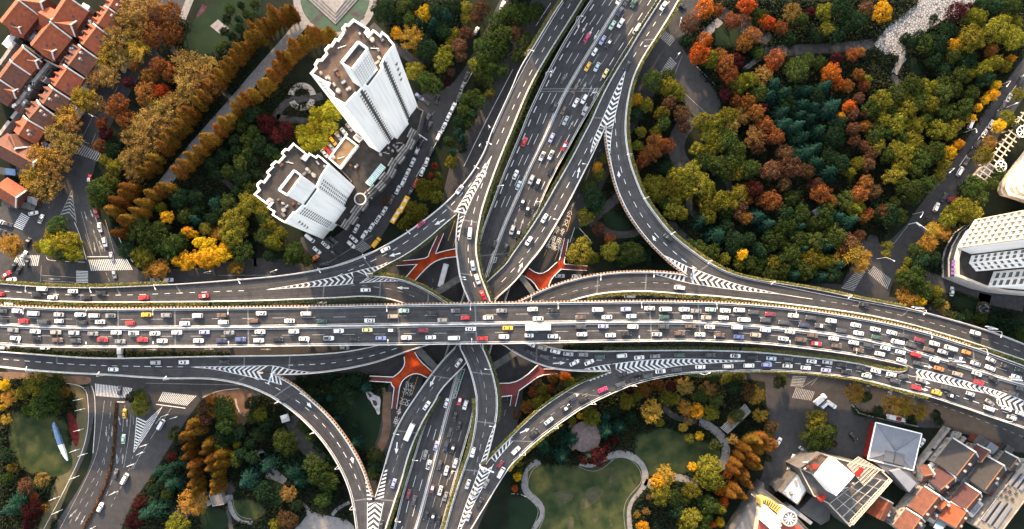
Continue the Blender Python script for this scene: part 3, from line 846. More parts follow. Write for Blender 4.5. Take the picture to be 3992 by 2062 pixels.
for a, b in (('f12 1050,875', 'f12 940,935'), ('f12 605,1215', 'f12 482,1248')):
    A_, B_ = pts(a)[0], pts(b)[0]
    arrow(mb, ((A_[0]+B_[0])/2, (A_[1]+B_[1])/2), pang(A_, B_), 5.4, z_r1, .26, head=.9)
# R1 / A
dash_px(mb, 'S 2245,-30 f03 605,25 550,115 490,212 433,310 375,410 318,510 262,612 205,715 150,818 95,926 42,1035 f12 1607,40 1555,150', z_r1, 2.7, 3.4, .22)
gore(mb, 'f12 1518,240 1400,420 1280,590 1150,800', 'f12 1518,240 1430,470 1340,620 1250,830', z_a, 'chev', -1, 2.4, 1.1, .9)
gore(mb, 'f12 1190,840 1170,960 1165,1080', 'f12 1248,840 1212,940 1185,1090', z_a, 'slash', -1, 2.3, .9, .8)
line(mb, 'f03 705,0 615,150 385,510 215,800 112,1020 5,1290 f12 1585,280 1485,550 1415,760 1382,920 1357,1080 1352,1200 1377,1331 f22 1397,110 1437,210 1505,390', z_a, .2)
line(mb, 'f03 528,20 450,140 360,290 210,540 160,630 10,910 f12 1530,10', z_r1, .2)
line(mb, 'f12 1172,1100 1168,1200 1188,1331 f22 1203,120 1253,270 1310,390', z_a, .2)
dash_px(mb, 'f12 1465,400 1425,520 1385,640 1350,760 1318,880 1280,1130 1280,1260 f22 1300,60 1335,185 1380,305', z_a, 2.7, 3.2, .22)
dash_px(mb, 'f22 1315,830 1375,950 1412,1075 1443,1200 1462,1310 h32 865,10 864,70 858,150 845,220 828,295 812,370 795,440 780,500', z_a, 2.7, 3.2, .22, 1)
line(mb, 'f22 1185,812 1255,930 1305,1050 1345,1180 1375,1331 h32 811,0 813,100 800,200 780,300 745,400 710,500 670,620 625,784', z_a, .2)
line(mb, 'f22 1405,812 1458,920 1506,1050 1545,1200 1565,1331 h32 920,0 922,80 910,150', z_a, .2)
gore(mb, 'h32 912,165 880,250 850,340 830,395', 'h32 920,165 900,250 880,330 862,392', z_a, 'slash', -1, 2.4, 1.0, .7)
gore(mb, 'h32 832,400 790,520 740,640 695,784 660,880', 'h32 905,400 850,520 775,660 712,784 670,880', z_a, 'chev', 1, 2.5, 1.1, .9)
gore(mb, 'h32 880,372 930,318 1018,240', 'h32 915,385 960,330 1018,265', z_e, 'slash', -1, 2.4, 1.0, .8)
# E
dash_px(mb, 'C22 70,660 140,590 205,530 285,475 370,410 450,360 540,320 620,280 705,240 790,205', z_e, 2.6, 3.2, .2, 1)
line(mb, 'C22 0,815 95,725 195,635 345,525 495,420 615,357 745,297 895,232 1048,193 1250,158 1500,138 1700,136 f24 0,1095 300,1076 600,1062 900,1058 1200,1072 1500,1102 1728,1132 f25 200,1172 400,1227 600,1278 C23 1225,322 1500,418 1929,562', z_e, .2)
for a, b in (('C22 50,610', 'C22 130,572'), ('C22 430,345', 'C22 505,310')):
    A_, B_ = pts(a)[0], pts(b)[0]
    arrow(mb, ((A_[0]+B_[0])/2, (A_[1]+B_[1])/2), pang(A_, B_), 5.2, z_e, .26, head=.9)
gore(mb, 'f23 1010,1085 900,1115 790,1170', 'f23 1085,1105 950,1145 800,1190', z_e, 'slash', 1, 2.3, 1.0, .4)
gore(mb, 'f24 640,968 400,962 250,955 0,950 f23 1500,955 1300,968 1020,1003', 'f24 640,975 400,988 200,1000 0,1015 f23 1500,1050 1250,1085 1090,1105', z_c, 'chev', 1, 2.4, 1.15, .85)
gore(mb, 'f23 1005,1005 900,1018 740,1052', 'f23 1005,1070 850,1066 735,1062', z_c, 'slash', -1, 2.3, 1.0, .7)
dash_px(mb, 'f24 745,976 865,982 985,988 1105,995 1220,1003 1340,1014 1455,1026 1570,1042 1685,1058 f25 80,1078 193,1098 300,1121 410,1147 535,1176 f25 690,1215 960,1290 C23 1550,370 1750,440 1900,490', z_c, 2.6, 2.0, .24)
line(mb, 'f23 215,800 300,815 400,845 500,868 600,878 900,880 1300,874 1728,870 f24 400,874 800,892 1200,932 1728,992 f25 250,1057 500,1105 700,1145 900,1195 1200,1265 1480,1331', z_c, .2)
line(mb, 'f23 10,855 110,920 255,988 405,1038 600,1062 735,1062', z_c, .2)
dash_px(mb, 'f23 425,940 570,958 700,963 960,964', z_c, 2.6, 2.4, .24)
arrow(mb, pts('f23 485,993')[0], 0.06, 5.8, z_c, .26, head=.9)
for s in ('f25 765,1030', 'f25 740,1190', 'f25 720,1258'):
    arrow(mb, pts(s)[0], -.2, 4.2, z_c, .24, head=.8)
gore(mb, 'f25 640,1048 1000,1130 1728,1355 C23 1929,395', 'f25 640,1122 900,1190 1500,1331 C23 1700,400 1929,452', z_c, 'chev', -1, 2.5, 1.3, .85)
# D / G
dash_px(mb, 'S -30,1397 f20 5,951 175,965 305,976 435,986 565,995 692,1003 818,1010 945,1015 1075,1019 1200,1022 1328,1025 1450,1028 1580,1029 1700,1031 f21 150,1031', z_d, 2.7, 2.4, .24)
line(mb, 'S -30,1371 f20 0,885 400,915 800,945 1100,953 1500,945 1728,940 f21 400,932 800,927 1200,922 1500,910 1728,890 f22 200,860 340,825', z_d, .2)
line(mb, 'S -30,1425 f20 0,1022 300,1057 700,1087 1100,1102 1400,1127 1728,1142 f21 300,1137 500,1152 700,1192 855,1242 1005,1312 C21 105,320 255,413 408,548 530,690 632,852 692,985 732,1115 762,1331', z_g, .2)
gore(mb, 'f21 205,1033 700,1025 1000,1020', 'f21 205,1033 420,1050 700,1110 950,1165', z_d, 'chev', -1, 2.6, 1.05, .95)
gore(mb, 'f21 1010,1020 1100,1030 1200,1060 1400,1085', 'f21 1010,1100 1080,1108 1200,1102 1400,1098', z_d, 'slash', -1, 2.3, .9, .9)
gore(mb, 'f21 1000,1100 1085,1132 1200,1200 1330,1290', 'f21 930,1155 1100,1205 1250,1270 1360,1331', z_g, 'slash', 1, 2.3, .9, .9)
line(mb, 'C21 150,178 270,265 374,342 490,446 590,556 690,696 770,836 812,930', z_g, .2)
dash_px(mb, 'f21 840,1145 965,1192 1075,1246 1180,1310 C21 235,320 313,373 388,433 455,497 521,566 580,640 632,717 680,797 722,880 755,965 785,1055', z_g, 2.7, 2.9, .24)
for a, b in (('C21 360,352', 'C21 413,420'), ('C21 708,755', 'C21 726,838')):
    A_, B_ = pts(a)[0], pts(b)[0]
    arrow(mb, ((A_[0]+B_[0])/2, (A_[1]+B_[1])/2), pang(A_, B_), 5.6, z_g, .26, head=.9)
gore(mb, 'C21 805,900 825,1010 833,1130', 'C21 818,905 850,1010 868,1110', z_g, 'slash', 1, 2.0, .9, .5, border=False)
gore(mb, 'C21 968,880 925,1010 893,1110', 'C21 985,880 968,1000 955,1120', z_g, 'slash', -1, 2.0, .9, .5, border=False)
gore(mb, 'C21 833,1130 833,1331 833,1450', 'C21 955,1130 915,1331 890,1450', z_g, 'chev', -1, 2.4, 1.1, .8)
dash_px(mb, 'f22 60,970 210,945 330,916 455,880 575,840', z_d, 2.7, 2.7, .24)
dash_px(mb, 'f21 1190,1014 1300,1011 1425,1008 1550,1000 1680,988 f22 60,972', z_d, 2.4, 2.6, .24)
line(mb, 'f21 1400,1086 1500,1080 1728,1050 f22 200,1015 400,965 600,892 800,827', z_d, .2)
# B south
line(mb, 'f22 1155,845 1060,938 952,1068 862,1188 762,1331 h32 388,90 328,200 288,330 268,400', z_b, .2)
line(mb, 'f22 1258,1000 1138,1115 1038,1215 958,1331 h32 572,0 492,125 432,250 392,360 362,480 322,600 262,784', z_b, .2)
dash_px(mb, 'f22 1190,940 1090,1045 930,1235 850,1331 h32 465,70 430,130 380,250 345,330 322,400 300,470 280,540', z_b, 2.7, 3.4, .22, 1)
for a, b in (('f22 950,1125', 'f22 895,1235'), ('h32 335,265', 'h32 328,345')):
    A_, B_ = pts(a)[0], pts(b)[0]
    arrow(mb, ((A_[0]+B_[0])/2, (A_[1]+B_[1])/2), pang(A_, B_), 5.6, z_b, .26, head=.9)
# B / F north
dash_px(mb, 'S 2640,-30 f03 1600,0 1525,110 1465,205 1400,302 1338,400 1278,492 1226,583', z_f, 2.6, 3.2, .22)
gore(mb, 'f03 1150,715 1050,900 950,1130 880,1290', 'f03 1150,715 1110,900 1060,1100 1020,1290', z_f, 'chev', 1, 2.4, 1.1, .9)
gore(mb, 'f03 880,1290 830,1400 f13 800,200', 'f03 945,1285 f13 890,60 800,215', z_b, 'slash', 1, 2.2, 1.0, .6)
gore(mb, 'f03 955,1290 f13 955,60 990,230', 'f03 1018,1300 f13 1005,60 995,215', z_f, 'slash', 1, 2.2, 1.0, .4)
line(mb, 'f03 1512,0 1402,170 1292,340 1192,510 1102,650 1012,800 942,930 872,1080 812,1220 752,1331 f13 652,200 552,380 442,570 342,750 242,910 142,1060 12,1240 f22 1672,0 1460,195', z_b, .2)
line(mb, 'f13 792,280 690,475 590,672 490,852 390,1020 290,1180 170,1320 f23 90,105 0,205 f22 1515,375', z_b, .2)
dash_px(mb, 'f13 820,55 772,150 722,248 665,358 610,465 552,573 492,682 435,788 375,893 310,1003 242,1106 170,1205 90,1305 f22 1715,75 1635,163 1540,250', z_b, 2.8, 3.2, .24)
for a, b in (('f13 668,460', 'f13 690,350'), ('f22 1660,0', 'f22 1660,0')):
    A_, B_ = pts(a)[0], pts(b)[0]
    if A_ != B_: arrow(mb, ((A_[0]+B_[0])/2, (A_[1]+B_[1])/2), pang(A_, B_), 5.2, z_b, .24, head=.8)
arrow(mb, pts('f23 95,30')[0], pang(pts('f23 70,85')[0], pts('f23 120,-20')[0]), 5.2, z_b, .26, head=.9)
# F
line(mb, 'f03 1678,0 1588,160 1468,350 1368,500 1278,650 1208,820 1168,1000 1148,1150 f13 1143,0 1158,150 1188,300 1238,450 1318,655 1438,830 1590,1022 1720,1132 C12 1270,510 1445,641 f24 440,87 640,147 900,195 1400,300 1728,360 f25 300,412 530,455 800,512 1200,622 1500,722 1728,812', z_f, .2)
dash_px(mb, 'f03 1050,1180 1050,1300 f13 1060,110 1077,230 1100,350 1132,465 1178,580 1228,690 1288,800 1357,903 1430,1000 1515,1092 1605,1178 1700,1255 C12 1250,602 1330,660 1410,703', z_f, 2.7, 3.2, .22)
line(mb, 'f13 1000,230 1012,330 1072,570 1162,770 1262,930 1412,1120 1560,1262', z_f, .2)
for a, b in (('f13 1092,500', 'f13 1080,388'), ('f13 1480,1135', 'f13 1418,1035')):
    A_, B_ = pts(a)[0], pts(b)[0]
    arrow(mb, ((A_[0]+B_[0])/2, (A_[1]+B_[1])/2), pang(A_, B_), 5.2, z_f, .24, head=.8)
gore(mb, 'C12 1310,735 1240,670 1140,590', 'C12 1350,690 1260,648 1150,595', z_f, 'slash', 1, 2.2, 1.0, .5)
gore(mb, 'f24 1000,300 700,235 500,185 300,110 100,40', 'f24 1000,300 600,265 300,225 80,190', z_d, 'chev', 1, 2.5, 1.1, .9)
gore(mb, 'f24 60,125 f23 1700,105 1450,88', 'f24 80,188 f23 1700,168 1440,98', z_d, 'slash', 1, 2.3, 1.0, .5)
line(mb, 'f24 1000,300 1160,326 1320,350', z_d, .22)
dash_px(mb, 'f24 1400,364 1540,384 1655,402 f25 50,420 165,442 278,464 393,489 512,517 620,543 735,572 847,603 960,636 1075,669 1185,705 1300,741 1415,779 1525,816 1640,857 1728,890', z_d, 2.6, 2.6, .22, 1)
dash_px(mb, 'f23 285,365 405,342 520,302 640,268 758,238 883,213 1005,198 1125,187 1248,182 1370,183 1492,188 1615,196 1720,205', z_d, 2.5, 2.9, .22, 1)
line(mb, 'f23 140,365 260,305 405,240 605,175 803,130 1002,102 1200,90 1440,90', z_d, .2)
line(mb, 'f23 590,365 750,318 900,288 1100,268 1300,263 1500,273 1728,293 f24 400,318 800,363 1200,408 1728,478 f25 300,533 550,588 800,658 1200,778 1728,958', z_d, .2)
mb.build('ramp_marking', [M['paint'], M['paint_worn']], D['R1'].o)
# expansion joints, a hand's breadth of dark rubber and pale filler across each deck
for k, ss in (('main', 'f20 575,640|f20 1195,640|f21 60,620|f21 780,620|f22 570,610|f22 1345,600|f23 1400,580|f24 195,590|f25 535,850|f25 1240,1050'), ('R1', 'f20 560,280|f20 1190,270|f21 65,240|f12 250,1280|f12 1090,760'),
              ('A', 'f12 1300,900|f22 1240,110|f22 1410,1100|h32 860,150|h32 770,430'), ('C', 'f21 1550,280|f22 390,250|f22 900,350|f23 240,900'), ('D', 'f20 575,960|f21 730,960|f21 1195,960|f23 870,220|f23 1365,180'),
              ('G', 'f21 730,1150|C21 200,300|C21 770,1110'), ('B', 'f22 1020,1140|C21 1090,590|C21 990,1120|f03 1000,1230'), ('F', 'f24 210,50|f25 525,520|f03 1400,400'), ('E', 'f23 720,1270|C22 60,660'), ('NS', 'f03 500,870|f03 600,900|f12 1480,1200')):
    mb = MB()
    for q in ss.split('|'):
        s = sp(k, q); dd = D[k]
        e = .32/dd.len
        upq(mb, [dd.P(s-e, .03, .012), dd.P(s+e, .03, .012), dd.P(s+e, .97, .012), dd.P(s-e, .97, .012)])
    mb.build('expansion_joint', M['joint'], D[k].o)
# ================================================================ CARS
def paint(name, c, rough=.35, metal=0.0):
    return mat('car_paint_' + name, c, rough, .06, 4, metal, coat=.5)
PAINT = {'w': ('white', (.60, .60, .60)), 'k': ('black', (.012, .012, .014)), 'g': ('grey', (.17, .17, .175)), 'd': ('charcoal', (.045, .046, .05)),
         's': ('silver', (.30, .31, .33)), 'r': ('red', (.55, .02, .02)), 'y': ('yellow', (.62, .34, .02)), 'l': ('pale yellow', (.70, .60, .25)),
         'b': ('blue', (.06, .09, .22)), 'v': ('lavender blue', (.26, .27, .45)), 'n': ('brown', (.10, .065, .045)), 't': ('beige', (.28, .235, .19)),
         'c': ('cream', (.48, .45, .40)), 'm': ('maroon', (.16, .015, .03)), 'M': ('magenta', (.42, .02, .10)), 'i': ('mint green', (.32, .46, .38)),
         'p': ('pale blue', (.34, .42, .47)), 'o': ('orange', (.55, .15, .03)), 'e': ('dark green', (.03, .07, .05)), 'N': ('navy', (.03, .035, .07))}
PM = {k: paint(v[0].replace(' ', '_'), v[1]) for k, v in PAINT.items()}
M['tyre'] = mat('tyre_rubber', (.015, .015, .015), .9, .2, 5)
M['lamp_front'] = mat('headlight_lens', (.75, .77, .8), .15, .1, 5)
M['lamp_rear'] = mat('tail_light_lens', (.35, .01, .01), .2, .2, 5)
M['trim'] = mat('dark_trim', (.02, .02, .022), .5, .2, 5)
M['bus_white'] = mat('bus_paint', (.56, .56, .57), .4, .06, 1)

def loft(mb, st, mi=0):
    """st: (x, half width, bottom, top, shoulder) sections along the car"""
    rings = []
    for x, w, zb, zt, sh in st:
        rings.append([(x, -w*.94, zb), (x, -w, zb+(zt-zb)*.45), (x, -w*.985, zt-.10), (x, -w+sh, zt), (x, 0, zt+.025), (x, w-sh, zt), (x, w*.985, zt-.10), (x, w, zb+(zt-zb)*.45), (x, w*.94, zb)])
    n = len(rings[0])
    vs = [p for r in rings for p in r]
    fs = []
    for i in range(len(rings)-1):
        for k in range(n-1):
            fs.append((i*n+k, i*n+k+1, (i+1)*n+k+1, (i+1)*n+k))
        fs.append((i*n+n-1, i*n, (i+1)*n, (i+1)*n+n-1))
    fs.append(tuple(range(n))); fs.append(tuple(range(n))[::-1] if False else tuple((len(rings)-1)*n+k for k in reversed(range(n))))
    # faces were wound for +x lofts; flip so they look outwards
    mb.add(vs, [q[::-1] for q in fs], mi)

# kind: length, width, hood z, belt z, roof z, rear-base x, rear-roof x, front-roof x, front-base x (fractions of half length)
KIND = {
    'sedan': (4.65, 1.82, .80, .95, 1.45, -.80, -.42, .14, .46),
    'hatchback': (4.1, 1.74, .86, .98, 1.48, -.97, -.72, .14, .50),
    'suv': (4.75, 1.92, .98, 1.08, 1.72, -.97, -.80, .14, .46),
    'minivan': (4.95, 1.90, 1.02, 1.12, 1.85, -.985, -.90, .42, .70),
    'taxi': (4.6, 1.78, .80, .95, 1.46, -.80, -.44, .14, .46),
    'van': (5.4, 1.98, 1.05, 1.25, 2.15, -.99, -.95, .60, .82),
}
CARM = {}
def car_meshes(kind):
    L, Wd, hz, bz, rz, rb, rr, fr, fb = KIND[kind]
    h, w = L/2, Wd/2
    body = MB()
    loft(body, [(-h, w*.80, .42, bz-.18, .10), (-h*.955, w*.93, .24, bz-.06, .10), (-h*.6, w, .20, bz, .10), (0, w, .20, bz, .09), (h*.45, w, .20, bz-.01, .10), (h*.78, w*.96, .22, hz+.02, .14), (h*.94, w*.88, .26, hz-.10, .16), (h, w*.70, .42, hz-.24, .12)])
    # roof and pillars
    bw, tw = w*.88, w*.72
    b = [(rb*h, -bw, bz-.02), (fb*h, -bw, bz-.02), (fb*h, bw, bz-.02), (rb*h, bw, bz-.02)]
    mx = (rr+fr)/2*h
    t = [(rr*h, -tw, rz-.06), (mx, -tw*1.02, rz-.01), (fr*h, -tw, rz-.05), (fr*h, 0, rz-.01), (fr*h, tw, rz-.05), (mx, tw*1.02, rz-.01), (rr*h, tw, rz-.06), (rr*h, 0, rz-.02), (mx, 0, rz+.03)]
    vs = b + t
    o = 4
    fs = [(o+0, o+1, o+8, o+7), (o+1, o+2, o+3, o+8), (o+8, o+3, o+4, o+5), (o+7, o+8, o+5, o+6),
          (0, 1, o+2, o+1, o+0), (2, 3, o+6, o+5, o+4), (1, 2, o+4, o+3, o+2), (3, 0, o+0, o+7, o+6)]
    body.add(vs, fs)
    # door mirrors
    for s in (-1, 1):
        body.box(fb*h-.12, s*(w+.09), bz+.06, .14, .2, .14)
    def pane(p, q, r, s_, off, ins=.10):
        P_ = [Vector(x) for x in (p, q, r, s_)]
        c = sum(P_, Vector())/4
        nrm = (P_[1]-P_[0]).cross(P_[2]-P_[0]).normalized()
        if nrm.dot(Vector((c.x-mx*.5, c.y, c.z-.9))) < 0: nrm = -nrm
        out = []
        for i, x in enumerate(P_):
            a, e = P_[(i+1) % 4]-x, P_[i-1]-x
            out.append(x + a.normalized()*min(ins, a.length*.25) + e.normalized()*min(ins*.8, e.length*.25) + nrm*off)
        m = MB(); 
        if (out[1]-out[0]).cross(out[2]-out[0]).dot(nrm) < 0: out = out[::-1]
        m.add(out, [(0, 1, 2, 3)])
        return m
    ws = pane(b[1], b[2], t[4], t[2], .015, .05)
    rw = pane(b[3], b[0], t[0], t[6], .015, .07)
    s1 = pane(b[0], b[1], t[2], t[0], .018, .14)
    s2 = pane(b[2], b[3], t[6], t[4], .018, .14)
    wh = MB(); wh.tube((0, -.11, 0), (0, .11, 0), .32, n=14)
    fl = MB(); fl.box(0, 0, 0, .30, .34, .13)
    out = {'body': (body, None, True)}
    return dict(kind=kind, body=mesh(kind+'_body', body.v, body.f, M['trim'], smooth=False),
                ws=mesh(kind+'_windscreen', ws.v, ws.f, M['glass']), rw=mesh(kind+'_rear_window', rw.v, rw.f, M['glass']),
                s1=mesh(kind+'_side_window', s1.v, s1.f, M['glass']), s2=mesh(kind+'_side_window', s2.v, s2.f, M['glass']),
                wh=mesh(kind+'_wheel', wh.v, wh.f, M['tyre']), hl=mesh(kind+'_headlight', fl.v, fl.f, M['lamp_front']),
                tl=mesh(kind+'_tail_light', fl.v, fl.f, M['lamp_rear']), h=h, w=w, hz=hz, bz=bz, rz=rz, mx=mx, tw=tw, rr=rr*h, fr=fr*h)
for k in KIND: CARM[k] = car_meshes(k)
def sunroof_mesh(c):
    m = MB(); m.box(0, 0, 0, .8, .82, .03); return mesh('sunroof', m.v, m.f, M['glass'])
SUNROOF = sunroof_mesh(None)
lamp = MB(); lamp.box(0, 0, 0, .22, .55, .16)
TAXISIGN = mesh('roof_sign', lamp.v, lamp.f, M['lamp_front'])

BODYC = {}
def body_data(kind, col):
    if (kind, col) not in BODYC:
        d = CARM[kind]['body'].copy()
        d.materials[0] = PM[col]
        BODYC[(kind, col)] = d
    return BODYC[(kind, col)]
PROTO = {}
def car_proto(kind, extra):
    """the first of a kind, with all its parts"""
    c = CARM[kind]
    t = thing('car', None, None)
    link('body', c['body'], t)
    link('windscreen', c['ws'], t); link('rear_window', c['rw'], t)
    link('side_window', c['s1'], t); link('side_window', c['s2'], t)
    for sx in (-.60, .62):
        for sy in (-1, 1):
            o = link('wheel', c['wh'], t); o.location = (sx*c['h'], sy*(c['w']-.10), .32)
    for sy in (-1, 1):
        o = link('headlight', c['hl'], t); o.location = (c['h']-.20, sy*(c['w']*.66), c['hz']-.22)
        o = link('tail_light', c['tl'], t); o.location = (-c['h']+.16, sy*(c['w']*.70), c['bz']-.20)
    if extra == 'x':
        o = link('sunroof', SUNROOF, t); o.location = (c['mx']+.1, 0, c['rz']+.025)
    if extra == 't':
        o = link('roof_sign', TAXISIGN, t); o.location = (c['mx']+.1, 0, c['rz']+.10)
    if extra == 'B':
        m = MB(); m.box(0, 0, 0, (c['fr']-c['rr'])*.96, c['tw']*1.9, .03)
        o = link('glass_roof', mesh('glass_roof', m.v, m.f, M['glass']), t); o.location = (c['mx'], 0, c['rz']+.03)
    if extra == 'W':
        m = MB(); m.box(0, 0, 0, (c['fr']-c['rr'])*.98, c['tw']*1.96, .035)
        o = link('roof_panel', mesh('roof_panel', m.v, m.f, PM['w']), t); o.location = (c['mx'], 0, c['rz']+.025)
    return t
KCODE = {'s': 'sedan', 'h': 'hatchback', 'u': 'suv', 'm': 'minivan', 'v': 'van', 't': 'taxi'}
CARS = []       # (object, p, colour, kind, extra, lane)
def put_car(p, z, ang, col, kind, extra, lane):
    key = (kind, extra)
    if key not in PROTO:
        PROTO[key] = car_proto(kind, extra)
        root = PROTO[key]; first = True
        parts = list(root.children)
    else:
        src = PROTO[key]
        root = src.copy(); COL.objects.link(root)
        for k in ('label', 'category', 'group'):
            if k in root: del root[k]
        parts = []
        for ch in src.children:
            c = ch.copy(); COL.objects.link(c); c.parent = root; parts.append(c)
    for c in parts:
        if c.name.split('.')[0] == 'body': c.data = body_data(kind, col)
    root.location = W(p, z+.0)
    root.rotation_euler = (0, 0, ang)
    root.name = kind if kind in ('taxi', 'suv', 'minivan', 'van') else kind
    CARS.append((root, p, col, kind, extra, lane))
    return root
# every car: u,v then colour, kind and (optional) roof: x sunroof, B black roof, W white roof, t taxi sign
def lane(key, name, s, rev):
    t = 'S'
    for w in s.split():
        if len(w) == 3 and w[0] in 'fCh' and w[1:].isdigit(): t = w; continue
        a, b, c = w.split(',')
        p = px(t, float(a), float(b))
        z, ang = near(key, p)
        put_car(p, z, ang + (math.pi if rev else 0) + random.uniform(-.02, .02), c[0], KCODE[c[1]], c[2:] if len(c) > 2 else '', name)
def ground_cars(name, s):
    t = 'S'
    for w in s.split():
        if len(w) == 3 and w[0] in 'fCh' and w[1:].isdigit(): t = w; continue
        a, b, c, ang = w.split(',')
        put_car(px(t, float(a), float(b)), .05, R(float(ang)), c[0], KCODE[c[1]], c[2:] if len(c) > 2 else '', name)
lane('main', 'top lane of the main expressway', 'f20 30,470,ds 180,470,ws 345,495,wv 600,507,ss 810,508,ws 955,517,cm 1120,517,gsB 1477,507,yt 1680,513,gu f21 280,517,wu 530,514,nu 918,494,wsx 1370,497,cm f22 638,467,is 920,488,ku 1155,467,ghB 1618,467,gs f23 216,452,ws 425,462,ks 870,457,wm 1155,452,vu 1390,443,cs 1547,452,wv f24 25,454,ws 145,470,gs 290,456,is 437,466,ws 575,461,wm 720,482,du 888,502,ms 1120,516,cu 1295,538,ds 1500,568,wu f25 30,612,ws 226,655,wsx 392,687,ws 507,718,ds 668,760,ms 820,798,ws 977,843,wv 1140,885,oh 1385,960,ss 1535,1025,ks 1675,1065,ks', True)
lane('main', 'second lane from the top of the main expressway', 'f20 35,563,ks 243,571,rs 445,578,dv 602,571,wh 832,587,kuB 1013,579,wsx 1317,592,rh f21 152,595,ws 540,582,wu 843,569,nm 1203,569,wsx 1528,569,es f22 293,567,wsx 530,524,tm 1028,561,tu 1256,537,rh 1483,537,cs f23 272,547,ws 698,535,ns 962,531,ws 1209,522,pu 1538,529,eu f24 56,532,ws 246,536,tu 418,538,ws 620,557,wv 840,562,du 1023,584,ds 1225,610,Ns 1387,619,dsW 1600,666,du f25 57,692,ws 240,733,es 443,780,wv 580,813,du 760,857,nu 903,880,ss 1065,943,dsW 1230,997,ss 1378,1042,ws 1640,1132,ws', True)
lane('main', 'third lane from the top of the main expressway', 'f20 143,662,gu 365,676,ws 572,684,tu 754,690,su 943,698,gs 1176,686,ws 1352,693,wsB 1566,696,wsx f21 72,686,ws 348,682,vs 596,688,gs 907,679,ws 1246,675,wu 1695,670,wu f22 270,660,lt 525,663,kuW 829,665,mu 1308,651,wsx 1680,641,yt f23 700,630,du 926,623,vs 1222,628,wm 1530,627,du f24 88,622,ns 282,629,wsx 556,634,wm 840,659,wu 1088,678,cs 1312,714,nu 1527,747,ws f25 10,788,ws 160,812,du 327,843,ps 478,882,ws 635,908,ru 820,963,ws 1003,1006,ds 1247,1098,wsx 1412,1157,ks 1690,1255,ds', False)
lane('main', 'fourth lane from the top of the main expressway', 'f20 165,742,ws 374,741,kh 590,760,nu 770,768,du 1038,757,rsB 1216,776,gs 1438,757,rs 1638,770,ws f21 290,768,ws 516,766,Ns 710,755,bu 894,765,ws 1085,752,ku 1350,749,ws 1596,743,wuB f22 135,752,ks 407,741,vs 661,737,wu 907,735,ws 1140,742,wv 1426,746,rs 1640,728,wu f23 182,715,whx 420,724,ws 712,703,ws 1000,713,ws 1158,697,ks 1465,703,ss 1690,694,nu f24 185,706,wsx 375,710,nu 573,729,bs 743,711,tu 1021,748,wsx 1193,758,nu 1352,797,rtW 1555,820,ns f25 55,862,nu 272,900,ws 492,967,ws 655,997,ds 865,1048,os 1050,1104,tu 1264,1190,rs 1610,1300,ds', False)
lane('R1', 'ramp above the main expressway at the left', 'f20 8,300,rh 432,249,wm 375,305,ks 741,272,wsx 537,333,ws 870,336,ks 1023,289,ks 1450,336,rs f21 342,320,rtW', True)
lane('R1', 'ramp curving past the white towers', 'f12 805,925,MsB 453,1180,ws 1195,580,wsB', True)
lane('C', 'exit ramp merging from the crossing', 'f22 253,260,ws', True)
lane('A', 'ramp crossing above the six-lane road', 'f12 1300,1020,wv f22 1330,15,pu 1375,150,wu 1430,312,rs h32 783,328,wu 754,517,ss 757,707,ss', False)
lane('E', 'ramp climbing at the bottom centre', 'h32 797,565,ss 945,400,mh 950,447,wv 861,512,gs 824,625,ks C22 20,740,wu 160,610,ku 268,518,ps 400,420,ksW 530,355,ku 440,340,ds f23 920,1260,Ms 1095,1207,du 1245,1160,ks 1370,1122,du 1120,1105,ks 1275,1095,ks', False)
lane('G', 'ramp at the lower left', 'f20 1146,1056,ws', False)
lane('D', 'ramp below the main expressway at the left', 'f20 1570,988,su f21 143,984,wux 545,983,ks', False)
lane('D', 'ramp above the main expressway at the right', 'f23 1690,237,wm', True)
lane('F', 'long ramp along the park', 'f13 1575,1065,ku f25 110,405,ks 1228,690,wu', True)
lane('B', 'straight ramp beside the six-lane road', 'f22 1188,990,ws h32 510,52,ws 315,512,vs 240,757,ks', True)
lane('B', 'ramp rising beside the northern six-lane road', 'f03 1530,65,wu 1165,660,ks f13 335,868,ws 180,1095,wu', False)
lane('C', 'upper jammed lane of the lower right ramp', 'f23 195,803,ws 190,885,ku 310,840,tu 330,928,du 445,876,ws 575,902,ss 722,907,gu 890,930,es 505,950,ks 1111,919,wm 1287,937,ws 1447,924,gs 1690,914,es f24 285,910,du 540,920,wsB 708,937,ku 900,946,ps 1072,952,dh 1306,975,wsx 1462,985,ss 1605,1010,ks f25 78,1040,ks 232,1071,wsx 388,1108,ws 508,1128,ds 685,1167,gs 935,1240,ds 1180,1303,sh C23 1665,380,gs 1795,425,ws 1895,460,ws', False)
lane('E', 'lower jammed lane of the lower right ramp', 'f23 636,990,ws 785,985,ws f23 1500,1076,wsB 1660,1060,ds f24 188,1032,ws 465,1024,cm 674,1017,wm 853,1008,vu 1063,1021,cs 1245,1040,ws 1448,1064,vs 1650,1083,ku f25 140,1121,is 425,1173,du 640,1240,rs 843,1290,yt 990,1320,ksW C23 1660,425,wm 1830,493,ss', False)
lane('NS', 'left carriageway of the northern six-lane road', 'f03 763,382,Ms 525,802,ds 437,1080,ks f13 134,100,rs 45,430,ws 76,538,ps f12 1545,1140,ks', True)
lane('NS', 'right carriageway of the northern six-lane road', 'f03 1165,15,ds 1235,38,es 1093,120,Ns 1017,258,is 1101,238,wu 918,408,vs 982,440,ksW 840,525,wh 770,674,yt 862,678,ps 948,741,lt 643,900,ns 650,1035,ws 735,1000,wu 743,1118,su 528,1113,nh 548,1215,ss 1262,300,wv 1085,5,ws f13 408,60,vs 535,145,rsW 312,245,wsB 400,232,wsB 205,480,su 398,385,ku 267,518,kuW 115,710,ksW 165,780,ksW 252,750,ks 13,985,su 72,1020,ksW f12 1660,1165,ks', False)
lane('NS', 'left carriageway of the southern six-lane road', 'h32 627,37,ws 566,290,vs 502,342,gs 523,402,wsB 403,575,ms 436,612,ds', True)
